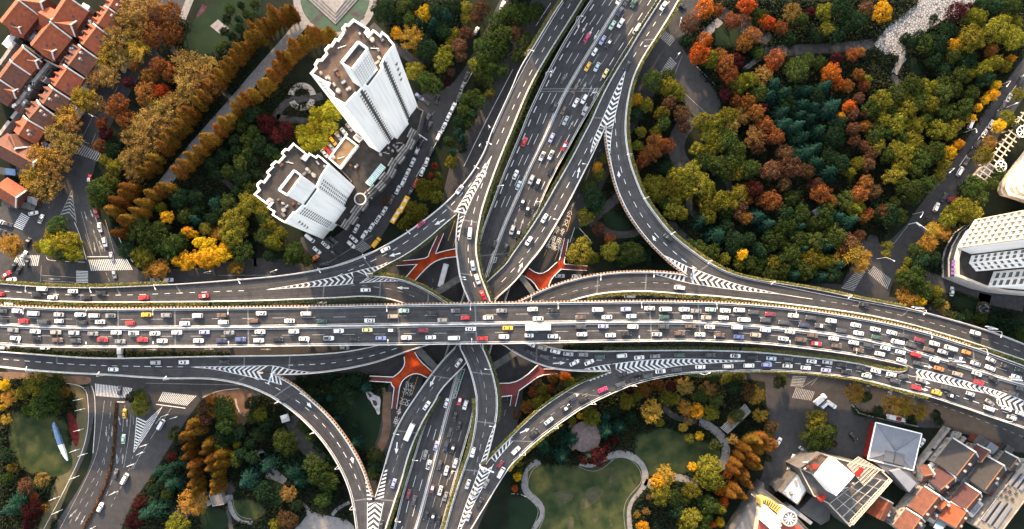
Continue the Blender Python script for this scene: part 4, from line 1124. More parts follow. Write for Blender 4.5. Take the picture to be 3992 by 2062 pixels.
lane('NS', 'right carriageway of the southern six-lane road', 'h32 705,25,rhW 739,48,wu 677,115,ks 702,170,ks 648,210,ds 626,290,Nu 665,305,ksW 587,403,ds 680,392,wu 627,437,ws 543,545,mhW 591,555,wsx 622,590,gs 508,700,ks 547,710,ksW 580,727,ks', False)
ground_cars('street crossing at the left edge', 'f20 75,104,rtW,35 148,22,ku,60 197,62,ks,62 130,156,wu,10 1157,95,ss,-80 C10 258,273,ws,12 315,315,wsB,68 215,490,ks,62 187,588,ws,60 213,642,ks,78 735,272,mu,-84 757,380,ws,-80 795,490,wu,-78 846,600,ss,-76 680,15,rhW,85 15,340,ws,-15 65,355,ds,-15 15,405,ds,-22 95,432,ks,-20 140,508,ks,70')
ground_cars('surface road beneath the elevated roads', 'f20 1565,158,gs,0 1700,157,wu,0 125,402,wv,0 62,838,su,0 465,838,wu,0 1690,438,ws,0 f21 1530,376,wt,0 1350,376,es,0 f22 40,838,su,0 f23 490,118,ws,0 658,122,ws,0 1190,322,wv,180 1350,325,ks,180 1060,325,ks,180 1480,322,ds,180 1600,320,is,180 f25 130,540,wu,-15 480,612,su,-15 740,688,ws,-16 25,520,du,-12')
ground_cars('boulevard at the lower left', 'C20 905,290,Ns,88 942,462,yt,88 934,652,is,86 875,912,ds,75 945,950,wv,62 760,1165,wu,64 1218,543,wv,60')
ground_cars('kerb beside the white towers', 'C01 1850,45,ws,68 1653,235,wh,62 1580,580,ku,66 1553,650,gs,66 1523,730,ds,66 1480,810,wu,66 1445,880,ws,66 1410,955,wsx,66 1372,1025,wm,66 f12 908,205,ku,66 865,303,ws,72 822,400,ws,70 758,515,rs,62 700,610,ks,64')
ground_cars('row of cars under the white podium', 'f12 725,305,ws,66 675,410,ws,66 632,505,wu,66 577,582,ws,66 515,680,ns,66 440,793,ws,60 375,880,wsx,60 310,958,ws,60 240,1035,wu,58 160,970,ws,62 133,1075,ws,-42 108,1130,wu,-42 772,185,wh,66 C01 1290,890,ds,66 1300,950,ks,66 1235,1085,ku,66')
ground_cars('car park behind the taller tower', 'C01 700,960,gs,-50 660,995,ws,-50 620,1030,ss,-50 577,1065,yt,-50 562,1105,ss,-50 540,1130,rs,-50 515,1155,ws,-50 1225,730,bs,-40 1270,762,ds,-35 1360,750,ks,75')
ground_cars('forecourt below the shorter tower', 'C11 405,463,wv,-40 457,553,ws,-40 522,512,wsx,-40 555,500,ks,-40 580,475,ds,-40 590,580,ks,-50 440,610,os,35 505,655,ks,10')
ground_cars('street between the red roofs and the park', 'C00 943,515,wuB,70 1000,487,wh,30')
ground_cars('street on the right edge', 'C03 1810,735,ws,62 1765,795,ds,60 1715,870,ku,58 1675,935,ws,60 1625,1005,wsx,58 1570,1080,ds,58 1525,1145,ks,58 1490,1215,ds,58 1440,1290,wm,60 1518,935,wv,68 1895,610,ku,60 C13 1322,155,ds,62 1263,228,wu,62 1185,335,ks,62 1380,165,mu,20 1380,860,ws,85 1190,990,ks,0')
ground_cars('lanes between the lower right buildings', 'C23 425,395,wm,40 640,635,ku,-48 185,800,ws,68 165,860,wh,65 260,735,ss,-45 80,675,ws,62 745,265,ku,85 1155,680,ws,55 1150,825,ws,70 250,810,gs,-40 910,335,bm,85 C22 1655,1280,wu,65 C02 1265,45,Ns,-30')
# ================================================================ THE GROUND
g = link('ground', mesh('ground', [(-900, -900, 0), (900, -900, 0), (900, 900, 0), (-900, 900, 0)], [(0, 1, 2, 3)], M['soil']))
tag(g, kind='structure')
OPEN = []
def sheet(name, s, m, z, parent=None, smooth=1):
    p = pts(s)
    if smooth: p = chaikin(p + [p[0]], smooth)[:-1]
    OPEN.append(p)
    w = [W(q, z) for q in p]
    tris = tessellate_polygon([[Vector((v.x, v.y, 0)) for v in w]])
    fs = []
    for t in tris:
        if (w[t[1]]-w[t[0]]).cross(w[t[2]]-w[t[0]]).z < 0: t = t[::-1]
        fs.append(tuple(t))
    o = link(name, mesh(name, w, fs, M[m]), parent)
    if parent is None: tag(o, kind='structure')
    return o
def path(name, s, width, m, z, kerb=False):
    p = chaikin(pts(s), 2)
    L_ = sum(math.hypot(a[0]-b[0], a[1]-b[1]) for a, b in zip(p[:-1], p[1:]))
    p = resample(p, max(3, int(L_/12)))
    hw = (width/2+.6)*F/HC
    OPEN.append(offset(p, hw) + offset(p, -hw)[::-1])
    w = [W(q, z) for q in p]
    mb = MB(); pr = None
    for i in range(len(w)):
        t = w[min(i+1, len(w)-1)]-w[max(0, i-1)]
        nn = Vector((-t.y, t.x, 0)).normalized()*(width/2)
        cur = (w[i]-nn, w[i]+nn)
        if pr:
            upq(mb, [pr[0], cur[0], cur[1], pr[1]])
            if kerb:
                for a, b, sgn in ((pr[0], cur[0], -1), (pr[1], cur[1], 1)):
                    e = nn.normalized()*.22*sgn; u = Vector((0, 0, .10))
                    mb.add([a, b, b+u, a+u, b+e+u, a+e+u, b+e-Vector((0, 0, .05)), a+e-Vector((0, 0, .05))], [(0, 1, 2, 3), (3, 2, 4, 5), (5, 4, 6, 7)], 1)
        pr = cur
    return tag(mb.build(name, [M[m], M['paving']]), kind='structure')
# asphalt
sheet('surface_road', 'S -60,1050 300,1048 560,1060 700,1045 1150,1030 1400,1015 1560,965 1700,920 2100,920 2190,1030 2260,1062 2600,1100 3000,1112 3270,1100 3380,1140 3700,1200 4060,1390 4060,1740 3760,1620 3400,1560 3000,1490 2700,1452 2300,1440 2100,1470 1900,1490 1560,1470 1350,1450 1170,1465 960,1565 700,1545 350,1490 -60,1450', 'street', .024)
sheet('street_crossing', 'C10 -30,240 150,150 330,190 420,60 500,-40 690,-40 690,200 760,330 860,480 920,620 1060,700 1100,830 -30,850', 'street', .028)
path('street', 'C00 1360,-80 1200,150 1010,430 880,650 740,880 640,1100 580,1331 C10 540,120 500,330', 14, 'street', .020)
path('surface_street', 'S 2150,-60 f03 330,130 230,330 60,600 C01 1800,800 1650,1080 1560,1280 C11 1500,250 1440,480 1380,700 1330,950 S 1640,1300 C21 1130,200 1050,500 1010,700 940,950 880,1200 850,1420', 15, 'street', .016)
path('surface_street', 'S 2745,-60 C02 1190,180 1040,480 900,750 720,1050 610,1250 f13 690,660 560,880 430,1120 300,1331 f23 120,120 -60,400 C21 1900,150 1860,450 1800,700 1700,950 1560,1250 1500,1420', 16, 'street', .020)
sheet('street_crossing', 'C02 1230,60 1340,190 1240,300 1300,400 1420,560 1560,720 1560,900 1480,940 1330,860 1260,700 1210,570 950,560 900,700 900,420', 'street', .024)
sheet('boulevard', 'C20 660,180 690,330 705,480 715,640 680,860 580,1050 460,1230 350,1400 880,1400 1000,1130 1180,870 1290,690 1420,480 1540,330 1700,290 1760,200', 'street', .030, smooth=1)
sheet('street', 'C03 2000,340 1700,740 1480,1070 1310,1331 C13 1160,190 1000,420 780,560 720,430 640,640 540,850 880,1010 950,760 1100,540 1290,320 1480,60 C03 1580,1300 1720,1050 2000,620', 'street', .020)
sheet('street', 'C01 1860,-60 1620,430 1440,680 1230,690 1200,840 1240,900 1150,1040 1050,1220 980,1331 C11 850,120 690,370 560,470 330,440 330,500 450,640 540,690 870,540 960,420 1060,240 1190,60 C01 1290,1200 1420,900 1600,560 1940,-60', 'street', .020)
sheet('car_park', 'C01 760,900 640,960 480,1160 560,1230 700,1080 800,1060', 'street', .030)
sheet('forecourt', 'C23 -20,190 180,160 560,170 700,240 1200,320 1300,420 2000,660 2000,800 1500,620 1300,570 1160,570 820,540 760,800 640,800 560,790 300,780 240,900 30,1040 -20,1400 C22 1560,1400 1700,1180 1929,850', 'street', .032)
# lawns and beds
sheet('lawn', 'C20 90,450 500,460 520,700 560,880 420,950 250,930 110,850 50,620', 'lawn', .05, smooth=2)
sheet('lawn', 'C20 520,240 640,260 668,560 640,720 570,880 430,1250 330,1400 250,1400 400,1000 540,700 590,450', 'lawn_dry', .045, smooth=2)  # verge: the sun streak is put into its paler grass colour
sheet('flower_bed', 'C20 500,430 560,480 600,600 590,700 565,720 520,600', 'red_bed' if 'red_bed' in M else 'lawn_dark', .06, smooth=2)
sheet('lawn', 'C22 110,900 200,830 480,850 600,880 720,800 850,790 960,850 975,950 960,1020 880,1110 850,1200 870,1420 100,1420 220,1280 240,1180 210,1120 110,1040', 'lawn', .045, smooth=2)
sheet('lawn', 'C22 930,620 1100,560 1250,600 1560,700 1560,850 1400,890 1200,930 1040,960 1000,850 900,760', 'lawn', .045, smooth=2)
for s in ('C22 745,870 765,880 750,960 735,1020 715,1010 725,940', 'C22 610,1220 640,1210 640,1270 610,1290 595,1260', 'C22 720,1260 745,1260 755,1310 730,1315', 'C22 560,1030 640,1000 700,1060 560,1180 480,1180', 'C22 300,1060 420,1030 470,1090 380,1160', 'C22 420,1240 460,1240 450,1400 410,1400'):
    sheet('bare_patch', s, 'lawn_worn', .055, smooth=3)
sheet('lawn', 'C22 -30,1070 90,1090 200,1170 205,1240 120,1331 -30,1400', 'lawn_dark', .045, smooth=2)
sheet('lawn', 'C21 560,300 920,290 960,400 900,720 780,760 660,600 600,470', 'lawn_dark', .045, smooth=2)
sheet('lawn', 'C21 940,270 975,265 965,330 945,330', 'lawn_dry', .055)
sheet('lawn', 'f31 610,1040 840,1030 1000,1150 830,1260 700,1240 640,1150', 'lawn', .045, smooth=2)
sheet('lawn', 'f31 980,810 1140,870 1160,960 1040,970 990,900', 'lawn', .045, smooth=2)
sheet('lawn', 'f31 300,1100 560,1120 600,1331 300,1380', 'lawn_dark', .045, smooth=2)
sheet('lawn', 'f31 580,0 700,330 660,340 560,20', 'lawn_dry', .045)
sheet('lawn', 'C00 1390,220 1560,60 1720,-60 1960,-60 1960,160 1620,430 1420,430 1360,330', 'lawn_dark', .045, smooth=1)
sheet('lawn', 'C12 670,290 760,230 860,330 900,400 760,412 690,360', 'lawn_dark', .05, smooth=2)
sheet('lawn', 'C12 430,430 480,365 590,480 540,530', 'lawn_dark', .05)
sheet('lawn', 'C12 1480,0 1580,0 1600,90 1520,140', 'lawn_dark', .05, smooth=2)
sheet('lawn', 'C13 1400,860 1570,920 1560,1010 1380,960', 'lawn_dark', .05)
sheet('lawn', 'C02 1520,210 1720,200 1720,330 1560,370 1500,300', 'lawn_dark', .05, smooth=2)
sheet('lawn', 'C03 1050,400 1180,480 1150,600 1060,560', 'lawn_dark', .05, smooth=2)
# paths and paving
for s, w, m in (('C22 130,1400 190,1290 222,1200 190,1130 90,1050 85,960 130,860 200,820', 3.0, 'paving'), ('C22 720,790 800,762 880,775 950,830 990,900 995,990 930,1060 870,1130 855,1220 880,1400', 3.2, 'paving'),
                ('C22 500,840 600,878 660,858 740,790', 3.0, 'paving'), ('C22 992,975 1060,1010', 3.4, 'paving'), ('C22 1200,940 1290,950 1390,1000', 3.0, 'paving'), ('C22 1390,515 1480,560 1560,620 1602,700 1600,790 1560,880', 3.6, 'paving'),
                ('C22 1120,410 1200,480 1290,510 1400,520', 3.0, 'paving_dark'), ('C21 985,300 975,480 985,560 940,720 870,760', 4.0, 'paving_tan'), ('f31 600,985 612,1140 690,1240 830,1262', 2.4, 'paving'), ('f31 570,1100 590,1220 620,1380', 2.0, 'paving_dark'),
                ('f31 960,780 1060,800 1160,850', 3.4, 'paving'), ('f31 1200,200 1300,420 1420,570 1560,650', 7.0, 'paving_dark'), ('f31 890,540 940,630', 3.0, 'paving'), ('f31 0,1200 250,1110 400,1020 640,890', 6.0, 'paving_dark'),
                ('C21 570,1230 600,1180 700,1130', 1.6, 'paving'), ('C21 40,760 60,830 200,960', 3.0, 'paving'), ('C01 350,165 180,370 0,570 C00 1800,725 1640,905 1480,1085 1350,1235 1220,1400', 5.6, 'paving'),
                ('C00 1800,-60 1620,170', 3.6, 'paving'), ('C00 1650,270 1500,460', 3.2, 'paving'), ('C00 1450,-60 1370,140', 3.6, 'paving'), ('C00 1290,360 1380,440', 3.2, 'paving_dark'), ('C00 1190,400 1110,480 1060,520', 8.0, 'paving_dark'),
                ('C00 1540,40 1480,150 1512,260 1430,350', 2.6, 'bed_maroon'), ('C00 1620,640 1740,740', 2.2, 'paving_dark'), ('C01 0,560 100,600 300,560', .1, 'paving_dark'), ('C01 860,190 1060,370 1240,490', 4.2, 'paving_dark'),
                ('C02 1340,880 1250,1000 1215,1130 1290,1270 1420,1380', 8.0, 'paving_dark'), ('C12 820,120 700,230 560,350', 4.5, 'paving_dark'), ('C12 660,380 740,432 880,435 960,400', 3.4, 'paving_dark'),
                ('C12 1540,-20 1640,60 1620,130', 3.4, 'paving_dark'), ('C12 1330,130 1310,230 1400,310', 3.0, 'paving_dark'), ('C12 1180,330 1290,460 1420,530', 3.0, 'paving_dark'), ('C02 1560,150 1400,300', 4.0, 'paving'), ('C02 1929,380 1740,520', 2.4, 'paving'),
                ('C02 1929,300 1800,240 1570,90', 6.0, 'paving_dark'), ('C03 950,560 990,470 1030,430', 3.0, 'paving'), ('C03 930,560 1010,640 960,750', 3.4, 'paving_dark'), ('C03 -40,390 300,370 640,350 800,330', 5.0, 'paving_dark'),
                ('C10 1929,640 1700,660 1500,690', 4.0, 'paving_dark'), ('C11 -20,650 200,650 420,720', 5.0, 'paving_dark'), ('C11 60,-20 130,120', 3.0, 'paving_dark'), ('f11 330,1080 470,1170', 3.0, 'paving_dark'), ('f11 450,400 640,570', 2.6, 'paving_dark'),
                ('C13 1180,760 1400,830 1640,900 1929,960', 7.0, 'paving_dark'), ('C13 1640,880 1620,960', 6.0, 'paving_dark'), ('C20 640,260 680,420 668,560 620,760 520,960 400,1170 290,1400', 3.6, 'paving_dark')):
    if m == 'bed_maroon': m = 'maroon_bed'
    path('footpath', s, w, m, .034 + .002*(len(s) % 3), kerb=(w > 2.2 and m == 'paving' and s[:3] in ('C22', 'f31')))
sheet('plaza', 'C21 340,1130 380,1150 430,1210 560,1235 720,1270 760,1420 200,1420 380,1240 370,1190', 'paving', .05)
sheet('paved_yard', 'C20 1735,330 1880,300 1900,340 1870,500 1810,590 1760,450', 'paving_tan', .05)
sheet('paved_yard', 'C20 1500,335 1640,285 1830,265 1890,305 1730,340 1600,345', 'paving_tan', .052)
sheet('paved_yard', 'C20 -20,150 150,150 250,170 480,180 680,180 690,240 560,250 480,220 200,200 -20,210', 'paving_tan', .036)
sheet('paved_apron', 'C13 690,470 820,420 860,540 760,640 690,560', 'paving_dark', .034)
sheet('platform', 'C00 1580,195 1640,145 1722,212 1660,262', 'paving', .30, smooth=0)
# round plaza with stepped square and pools, top of the photo
def disc(name, c, r0, r1, m, z, a0=0, a1=360, h=0.0, parent=None):
    c0 = px(*c); OPEN.append([(c0[0]+r1/1.929*math.cos(i*.2), c0[1]+r1/1.929*math.sin(i*.2)) for i in range(32)])
    C0 = W(px(*c), z); k = HC/F/1.929
    mb = MB(); n = 64
    for i in range(n):
        t0, t1 = R(a0+(a1-a0)*i/n), R(a0+(a1-a0)*(i+1)/n)
        P_ = lambda t, r, zz=0: C0+Vector((math.cos(t)*r*k, math.sin(t)*r*k, zz))
        upq(mb, [P_(t0, r0, h), P_(t0, r1, h), P_(t1, r1, h), P_(t1, r0, h)])
        if h:
            mb.quad(P_(t0, r1, -.1), P_(t1, r1, -.1), P_(t1, r1, h), P_(t0, r1, h))
            mb.quad(P_(t1, r0, -.1), P_(t0, r0, -.1), P_(t0, r0, h), P_(t1, r0, h))
    o = mb.build(name, M[m], parent)
    if parent is None and not h: tag(o, kind='structure')
    return o
disc('plaza_ring', ('C01', 590, -20), 260, 315, 'paving', .05)
disc('plaza_garden', ('C01', 590, -20), 0, 258, 'pool_green', .046)
sheet('plaza_path', 'C01 400,165 440,190 505,115 480,85', 'paving_dark', .06, smooth=0)
sheet('plaza_path', 'C01 680,90 795,150 820,125 710,60', 'paving_dark', .06, smooth=0)
mb = MB()
for i, s in enumerate(('C01 370,-20 595,185 770,-10 595,-220', 'C01 400,-20 595,158 745,-12 595,-195', 'C01 432,-20 595,130 718,-14 595,-170', 'C01 465,-20 595,102 690,-16 595,-145')):
    mb.prism([(W(q, i*.35).x, W(q, i*.35).y) for q in pts(s)], 0, .35+i*.35)
o = mb.build('stepped_plaza', M['paving']); tag(o, kind='structure')
# the cracked pond bed, top right
sheet('pond_bed', 'C03 800,330 870,230 960,150 1060,80 1180,-40 1560,-60 1560,60 1440,150 1380,130 1300,175 1200,215 1180,290 1050,285 970,300 1060,370 1020,450 950,410 870,410', 'pond', .06, smooth=1)
# zebra crossings and street lines
gm = MB()
z0 = lambda p: .05
def zebra(s, n, mi=1, fill=.5):
    a, b, c, d_ = [W(q, .062) for q in pts(s)]
    for i in range(n):
        t0, t1 = i/n, (i+fill)/n
        upq(gm, [a.lerp(b, t0), a.lerp(b, t1), d_.lerp(c, t1), d_.lerp(c, t0)], mi)
for s, n in (('C10 665,622 960,615 1005,698 685,705', 22), ('C10 572,705 572,800 662,800 662,708', 8), ('C10 160,268 95,375 165,405 222,305', 9), ('C10 130,588 305,588 290,668 90,665', 14),
             ('C00 610,1080 770,1160 740,1215 560,1150', 11), ('C20 715,238 1000,272 970,350 722,330', 24), ('C20 1225,300 1485,330 1410,405 1190,370', 18), ('f03 1540,300 1660,395 1600,470 1480,360', 9),
             ('f03 1600,572 1490,745 1560,775 1665,640', 10), ('C13 690,680 550,840 645,862 735,715', 14), ('C13 800,668 935,770 905,848 755,722', 14), ('C23 215,265 362,300 335,367 185,345', 12), ('C23 190,180 170,262 262,265 295,185', 7),
             ('f12 210,1080 130,1175 215,1217 310,1160', 7)):
    zebra(s, n, 0 if s[:3] in ('C10', 'C20') else 1)
def gl(s, w=.16, mi=1, dash=None):
    if dash: dash_px(gm, s, z0, dash[0], dash[1], w, mi, dz=.012)
    else: line_px(gm, s, z0, w, mi, dz=.012)
for s in ('C10 610,260 700,590', 'C10 700,400 760,590', 'C10 740,480 770,560', 'C10 640,430 700,590', 'C10 690,200 790,560', 'C10 790,320 860,570', 'C10 310,665 305,790', 'C10 310,738 565,755', 'C10 320,780 565,792', 'C00 690,890 610,1060', 'C00 720,1000 690,1080', 'C00 620,1060 670,1080', 'C00 890,640 780,860',
          'f21 480,112 1020,110', 'f20 900,860 1450,905', 'f21 0,1200 700,1215', 'f20 1465,1197 1728,1198', 'C11 530,650 870,440', 'C20 785,365 755,620 720,800 600,1050 450,1331', 'C20 940,400 920,600', 'C20 985,470 970,640 930,870', 'C20 1290,420 1130,655', 'C20 1060,760 1000,880', 'C20 1000,480 1005,545',
          'C13 1060,360 950,500', 'C02 1290,700 1450,850', 'f03 1720,560 1640,760', 'C23 250,270 400,180', 'C23 330,250 380,190', 'C23 980,300 1110,345'):
    gl(s)
gm.add([W(p, .063) for p in pts('C10 655,597 815,595 815,601 655,603')], [(0, 1, 2, 3)], 0)
gm.add([W(p, .063) for p in pts('C20 1175,390 1395,420 1393,426 1172,396')], [(0, 1, 2, 3)], 0)
gm.add([W(p, .063) for p in pts('C20 880,372 938,374 938,380 880,378')], [(0, 1, 2, 3)], 0)
for s, d_ in (('C20 835,370 822,560 800,760 740,900 640,1060 560,1220 500,1331', (2.6, 3)), ('C20 860,560 815,650 805,740 770,900 700,1060 640,1170', (2.6, 3)), ('C20 1000,780 950,950 870,1080 820,1200', (1.6, 1.6)), ('C20 915,720 880,860 830,1000 740,1230', (2.6, 3)), ('C20 1100,710 1000,860 900,1000', (2.6, 3)),
              ('C10 795,715 830,800', (1.8, 1.6)), ('C10 680,330 760,560', (2, 2.4)), ('C23 1130,345 1500,470 1929,640', (2, 2.4)), ('C23 780,250 960,300', (1.6, 1.6)), ('f12 480,1331 560,1200', (2, 3)),
              ('f13 760,480 620,760 480,1000 400,1140', (2, 2)), ('C02 660,1120 560,1300', (2, 3)), ('C01 1380,760 1300,900 1180,1100', (2, 4)), ('C21 1890,330 1850,560', (3, 4)), ('C21 1100,480 1060,620', (2, 3)), ('f22 930,150 920,300', (2, 2))):
    gl(s, .16, 1, d_)
for s in ('C21 1075,440 1130,230 1180,160', 'C21 1165,330 1215,180', 'C21 1040,560 1110,300', 'f13 560,1000 600,860', 'f13 380,1110 470,940', 'f13 440,1290 520,1080', 'C11 1440,480 1500,300', 'C11 1480,520 1520,380', 'f13 330,1250 360,1180', 'f13 720,560 790,380'):
    gl(s, .2, 2)
# forked green light between the carriageways is NS median; boulevard divider kept as hedge further down
def arr(a, b, mi=1, w=.16, head=.5):
    A_, B_ = pts(a)[0], pts(b)[0]
    arrow(gm, ((A_[0]+B_[0])/2, (A_[1]+B_[1])/2), pang(A_, B_), math.hypot(A_[0]-B_[0], A_[1]-B_[1])*HC/F, z0, w, mi, .012, head)
for a, b in (('C10 635,260 655,330', 'C10 655,330 655,330'), ('C10 680,250 700,300', 'C10 700,302 700,300'), ('C10 705,490 715,565', 'C10 718,567 715,565'), ('C10 745,480 775,545', 'C10 775,545 775,545'), ('C10 450,768 360,765', 'C10 360,765 360,765'), ('C20 905,550 890,480', 'C20 890,480 890,480'), ('C20 955,560 955,490', 'C20 955,490 955,490'),
             ('C20 800,560 798,640', 'C20 798,640 798,640'), ('C20 845,560 840,640', 'C20 840,640 840,640'), ('C20 880,840 878,765', 'C20 878,765 878,765'), ('C20 920,840 925,765', 'C20 925,765 925,765'), ('C20 1170,540 1215,485', 'C20 1215,485 1215,485'), ('C20 570,1190 520,1250', 'C20 515,1250 520,1250'), ('C20 605,1205 565,1275', 'C20 565,1275 565,1275'), ('C20 640,1230 605,1300', 'C20 605,1300 605,1300'),
             ('f13 600,800 632,700', 'f13 632,700 632,700'), 
             ('f20 1475,858 1580,858', 'f20 1582,858 1580,858'), ('f21 340,853 445,853', 'f21 445,853 445,853'), ('f21 910,855 1015,855', 'f21 1015,855 1015,855')):
    arr(a, b)
# gore on the left crossing and on the boulevard
gore(gm, 'C10 540,100 500,190 447,300', 'C10 540,100 555,220 575,345', z0, 'chev', -1, 2.2, .8, .7, mi=1)
gore(gm, 'C20 1005,755 1015,650 1028,490', 'C20 1005,755 1120,590 1220,410', z0, 'chev', -1, 2.2, .85, .9, mi=0)
gm.v = [(x, y, z+.0) for x, y, z in gm.v]
gm.build('street_marking', [M['paint'], M['paint_worn'], M['paint_yellow']], g)
# kerbs and low walls
def kerb(s, h=.14, w=.28, m='concrete', name='kerb'):
    p = resample(chaikin(pts(s), 2), 40)
    mb = MB(); pr = None
    w3 = [W(q, .02) for q in p]
    for i in range(len(w3)):
        t = w3[min(i+1, len(w3)-1)]-w3[max(0, i-1)]
        nn = Vector((-t.y, t.x, 0)).normalized()*(w/2); u = Vector((0, 0, h))
        cur = [w3[i]-nn, w3[i]-nn+u, w3[i]+nn+u, w3[i]+nn]
        if pr:
            for k in range(3): mb.quad(pr[k], pr[k+1], cur[k+1], cur[k])
        pr = cur
    return tag(mb.build(name, M[m]), kind='structure')
for s in ('C20 500,235 600,250 650,285 665,380 668,560 620,760 480,1050 330,1331', 'C20 690,255 715,330 718,520 700,760', 'C20 1520,345 1640,290 1800,275', 'C20 1730,340 1770,460 1810,590', 'C20 1775,350 1790,430 1830,490 1880,460',
          'C01 1880,120 1600,570 1370,1050 1200,1331', 'C01 1929,520 1700,960 1560,1250', 'C22 -10,1065 60,1070 100,1090', 'C10 560,340 600,430 650,620', 'C10 350,600 360,630 640,640', 'C10 870,370 900,480 1000,640', 'C03 1929,560 1700,880 1440,1250',
          'C02 1380,500 1520,640', 'C23 640,400 680,450 800,490 1130,560', 'f03 400,30 250,260', 'C11 430,700 530,690 870,560', 'f13 640,960 590,1110', 'f13 760,930 880,810', 'f13 690,970 800,1090', 'f31 650,20 670,120 730,200 745,170'):
    kerb(s, .35 if s[:3] == 'C01' else .16)

# ---- bus lane lettering on the surface streets
def road_text(txt, s, size, ang, stretch=1.0):
    c = bpy.data.curves.new('lettering', 'FONT'); c.body = txt; c.size = size; c.align_x = 'CENTER'; c.align_y = 'CENTER'
    o = bpy.data.objects.new('lettering_source', c); COL.objects.link(o)
    bpy.context.view_layer.update()
    me = bpy.data.meshes.new_from_object(o.evaluated_get(bpy.context.evaluated_depsgraph_get()))
    bpy.data.objects.remove(o)
    me.materials.clear(); me.materials.append(M['paint'])
    t = link('lettering', me, g)
    t.location = W(pts(s)[0], .075); t.rotation_euler = (0, 0, R(ang)); t.scale = (1, stretch, 1)
for txt, s, sz, a in (('7-10', 'f13 405,1128', 2.0, -14), ('7-10', 'f13 470,1148', 2.0, -14), ('16-19', 'f13 398,1152', 2.0, -14), ('16-19', 'f13 462,1175', 2.0, -14),
                      ('\u7528', 'f13 422,1078', 2.6, -20), ('\u7528', 'f13 478,1098', 2.6, -20), ('\u4e13', 'f13 460,988', 2.6, -20), ('\u4e13', 'f13 515,1008', 2.6, -20), ('\u4ea4', 'f13 552,915', 2.6, -20), ('\u516c', 'f13 585,830', 2.6, -20),
                      ('7-10', 'C21 1148,238', 1.9, 166), ('16-19', 'C21 1155,258', 1.9, 166), ('\u516c', 'C21 1118,292', 2.6, 166), ('\u516c', 'C21 1152,300', 2.6, 166), ('\u4ea4', 'C21 1095,368', 2.6, 162), ('\u4ea4', 'C21 1132,378', 2.6, 162), ('\u4e13', 'C21 1075,440', 2.6, 162), ('\u7528', 'C21 1053,512', 2.6, 162)):
    road_text(txt, s, sz, a, 1.5)
# ================================================================ TREES
def leafmat(name, c1, c2, c3=None, tr=.22):
    """leaf colour drifts within a crown and from tree to tree"""
    m = bpy.data.materials.new(name); m.use_nodes = True
    nt = m.node_tree; N, L = nt.nodes, nt.links
    N.clear()
    out = N.new('ShaderNodeOutputMaterial')
    tc = N.new('ShaderNodeTexCoord'); oi = N.new('ShaderNodeObjectInfo')
    nz = N.new('ShaderNodeTexNoise'); nz.inputs['Scale'].default_value = .55; nz.inputs['Detail'].default_value = 4
    ad = N.new('ShaderNodeVectorMath'); ad.operation = 'ADD'
    L.new(tc.outputs['Object'], ad.inputs[0]); L.new(oi.outputs['Random'], ad.inputs[1])
    sc = N.new('ShaderNodeVectorMath'); sc.operation = 'MULTIPLY_ADD'
    sc.inputs[1].default_value = (1, 1, 1)
    mul = N.new('ShaderNodeMath'); mul.operation = 'MULTIPLY'; mul.inputs[1].default_value = 57.0
    L.new(oi.outputs['Random'], mul.inputs[0])
    L.new(tc.outputs['Object'], sc.inputs[0]); L.new(mul.outputs[0], sc.inputs[2])
    L.new(sc.outputs[0], nz.inputs['Vector'])
    r = N.new('ShaderNodeValToRGB')
    r.color_ramp.elements[0].position = .30; r.color_ramp.elements[1].position = .72
    r.color_ramp.elements[0].color = (*c1, 1); r.color_ramp.elements[1].color = (*c2, 1)
    if c3:
        e = r.color_ramp.elements.new(.86); e.color = (*c3, 1)
    L.new(nz.outputs['Fac'], r.inputs['Fac'])
    hs = N.new('ShaderNodeHueSaturation')
    a = N.new('ShaderNodeMapRange'); a.inputs['To Min'].default_value = .70; a.inputs['To Max'].default_value = 1.35
    b = N.new('ShaderNodeMapRange'); b.inputs['To Min'].default_value = .475; b.inputs['To Max'].default_value = .515
    m2 = N.new('ShaderNodeMath'); m2.operation = 'FRACT'; m3 = N.new('ShaderNodeMath'); m3.operation = 'MULTIPLY'; m3.inputs[1].default_value = 13.7
    L.new(oi.outputs['Random'], a.inputs['Value'])
    L.new(oi.outputs['Random'], m3.inputs[0]); L.new(m3.outputs[0], m2.inputs[0]); L.new(m2.outputs[0], b.inputs['Value'])
    L.new(a.outputs[0], hs.inputs['Value']); L.new(b.outputs[0], hs.inputs['Hue']); L.new(r.outputs[0], hs.inputs['Color'])
    df = N.new('ShaderNodeBsdfDiffuse'); tl = N.new('ShaderNodeBsdfTranslucent'); mx = N.new('ShaderNodeMixShader'); mx.inputs[0].default_value = tr
    L.new(hs.outputs[0], df.inputs[0]); L.new(hs.outputs[0], tl.inputs[0])
    L.new(df.outputs[0], mx.inputs[1]); L.new(tl.outputs[0], mx.inputs[2]); L.new(mx.outputs[0], out.inputs[0])
    return m
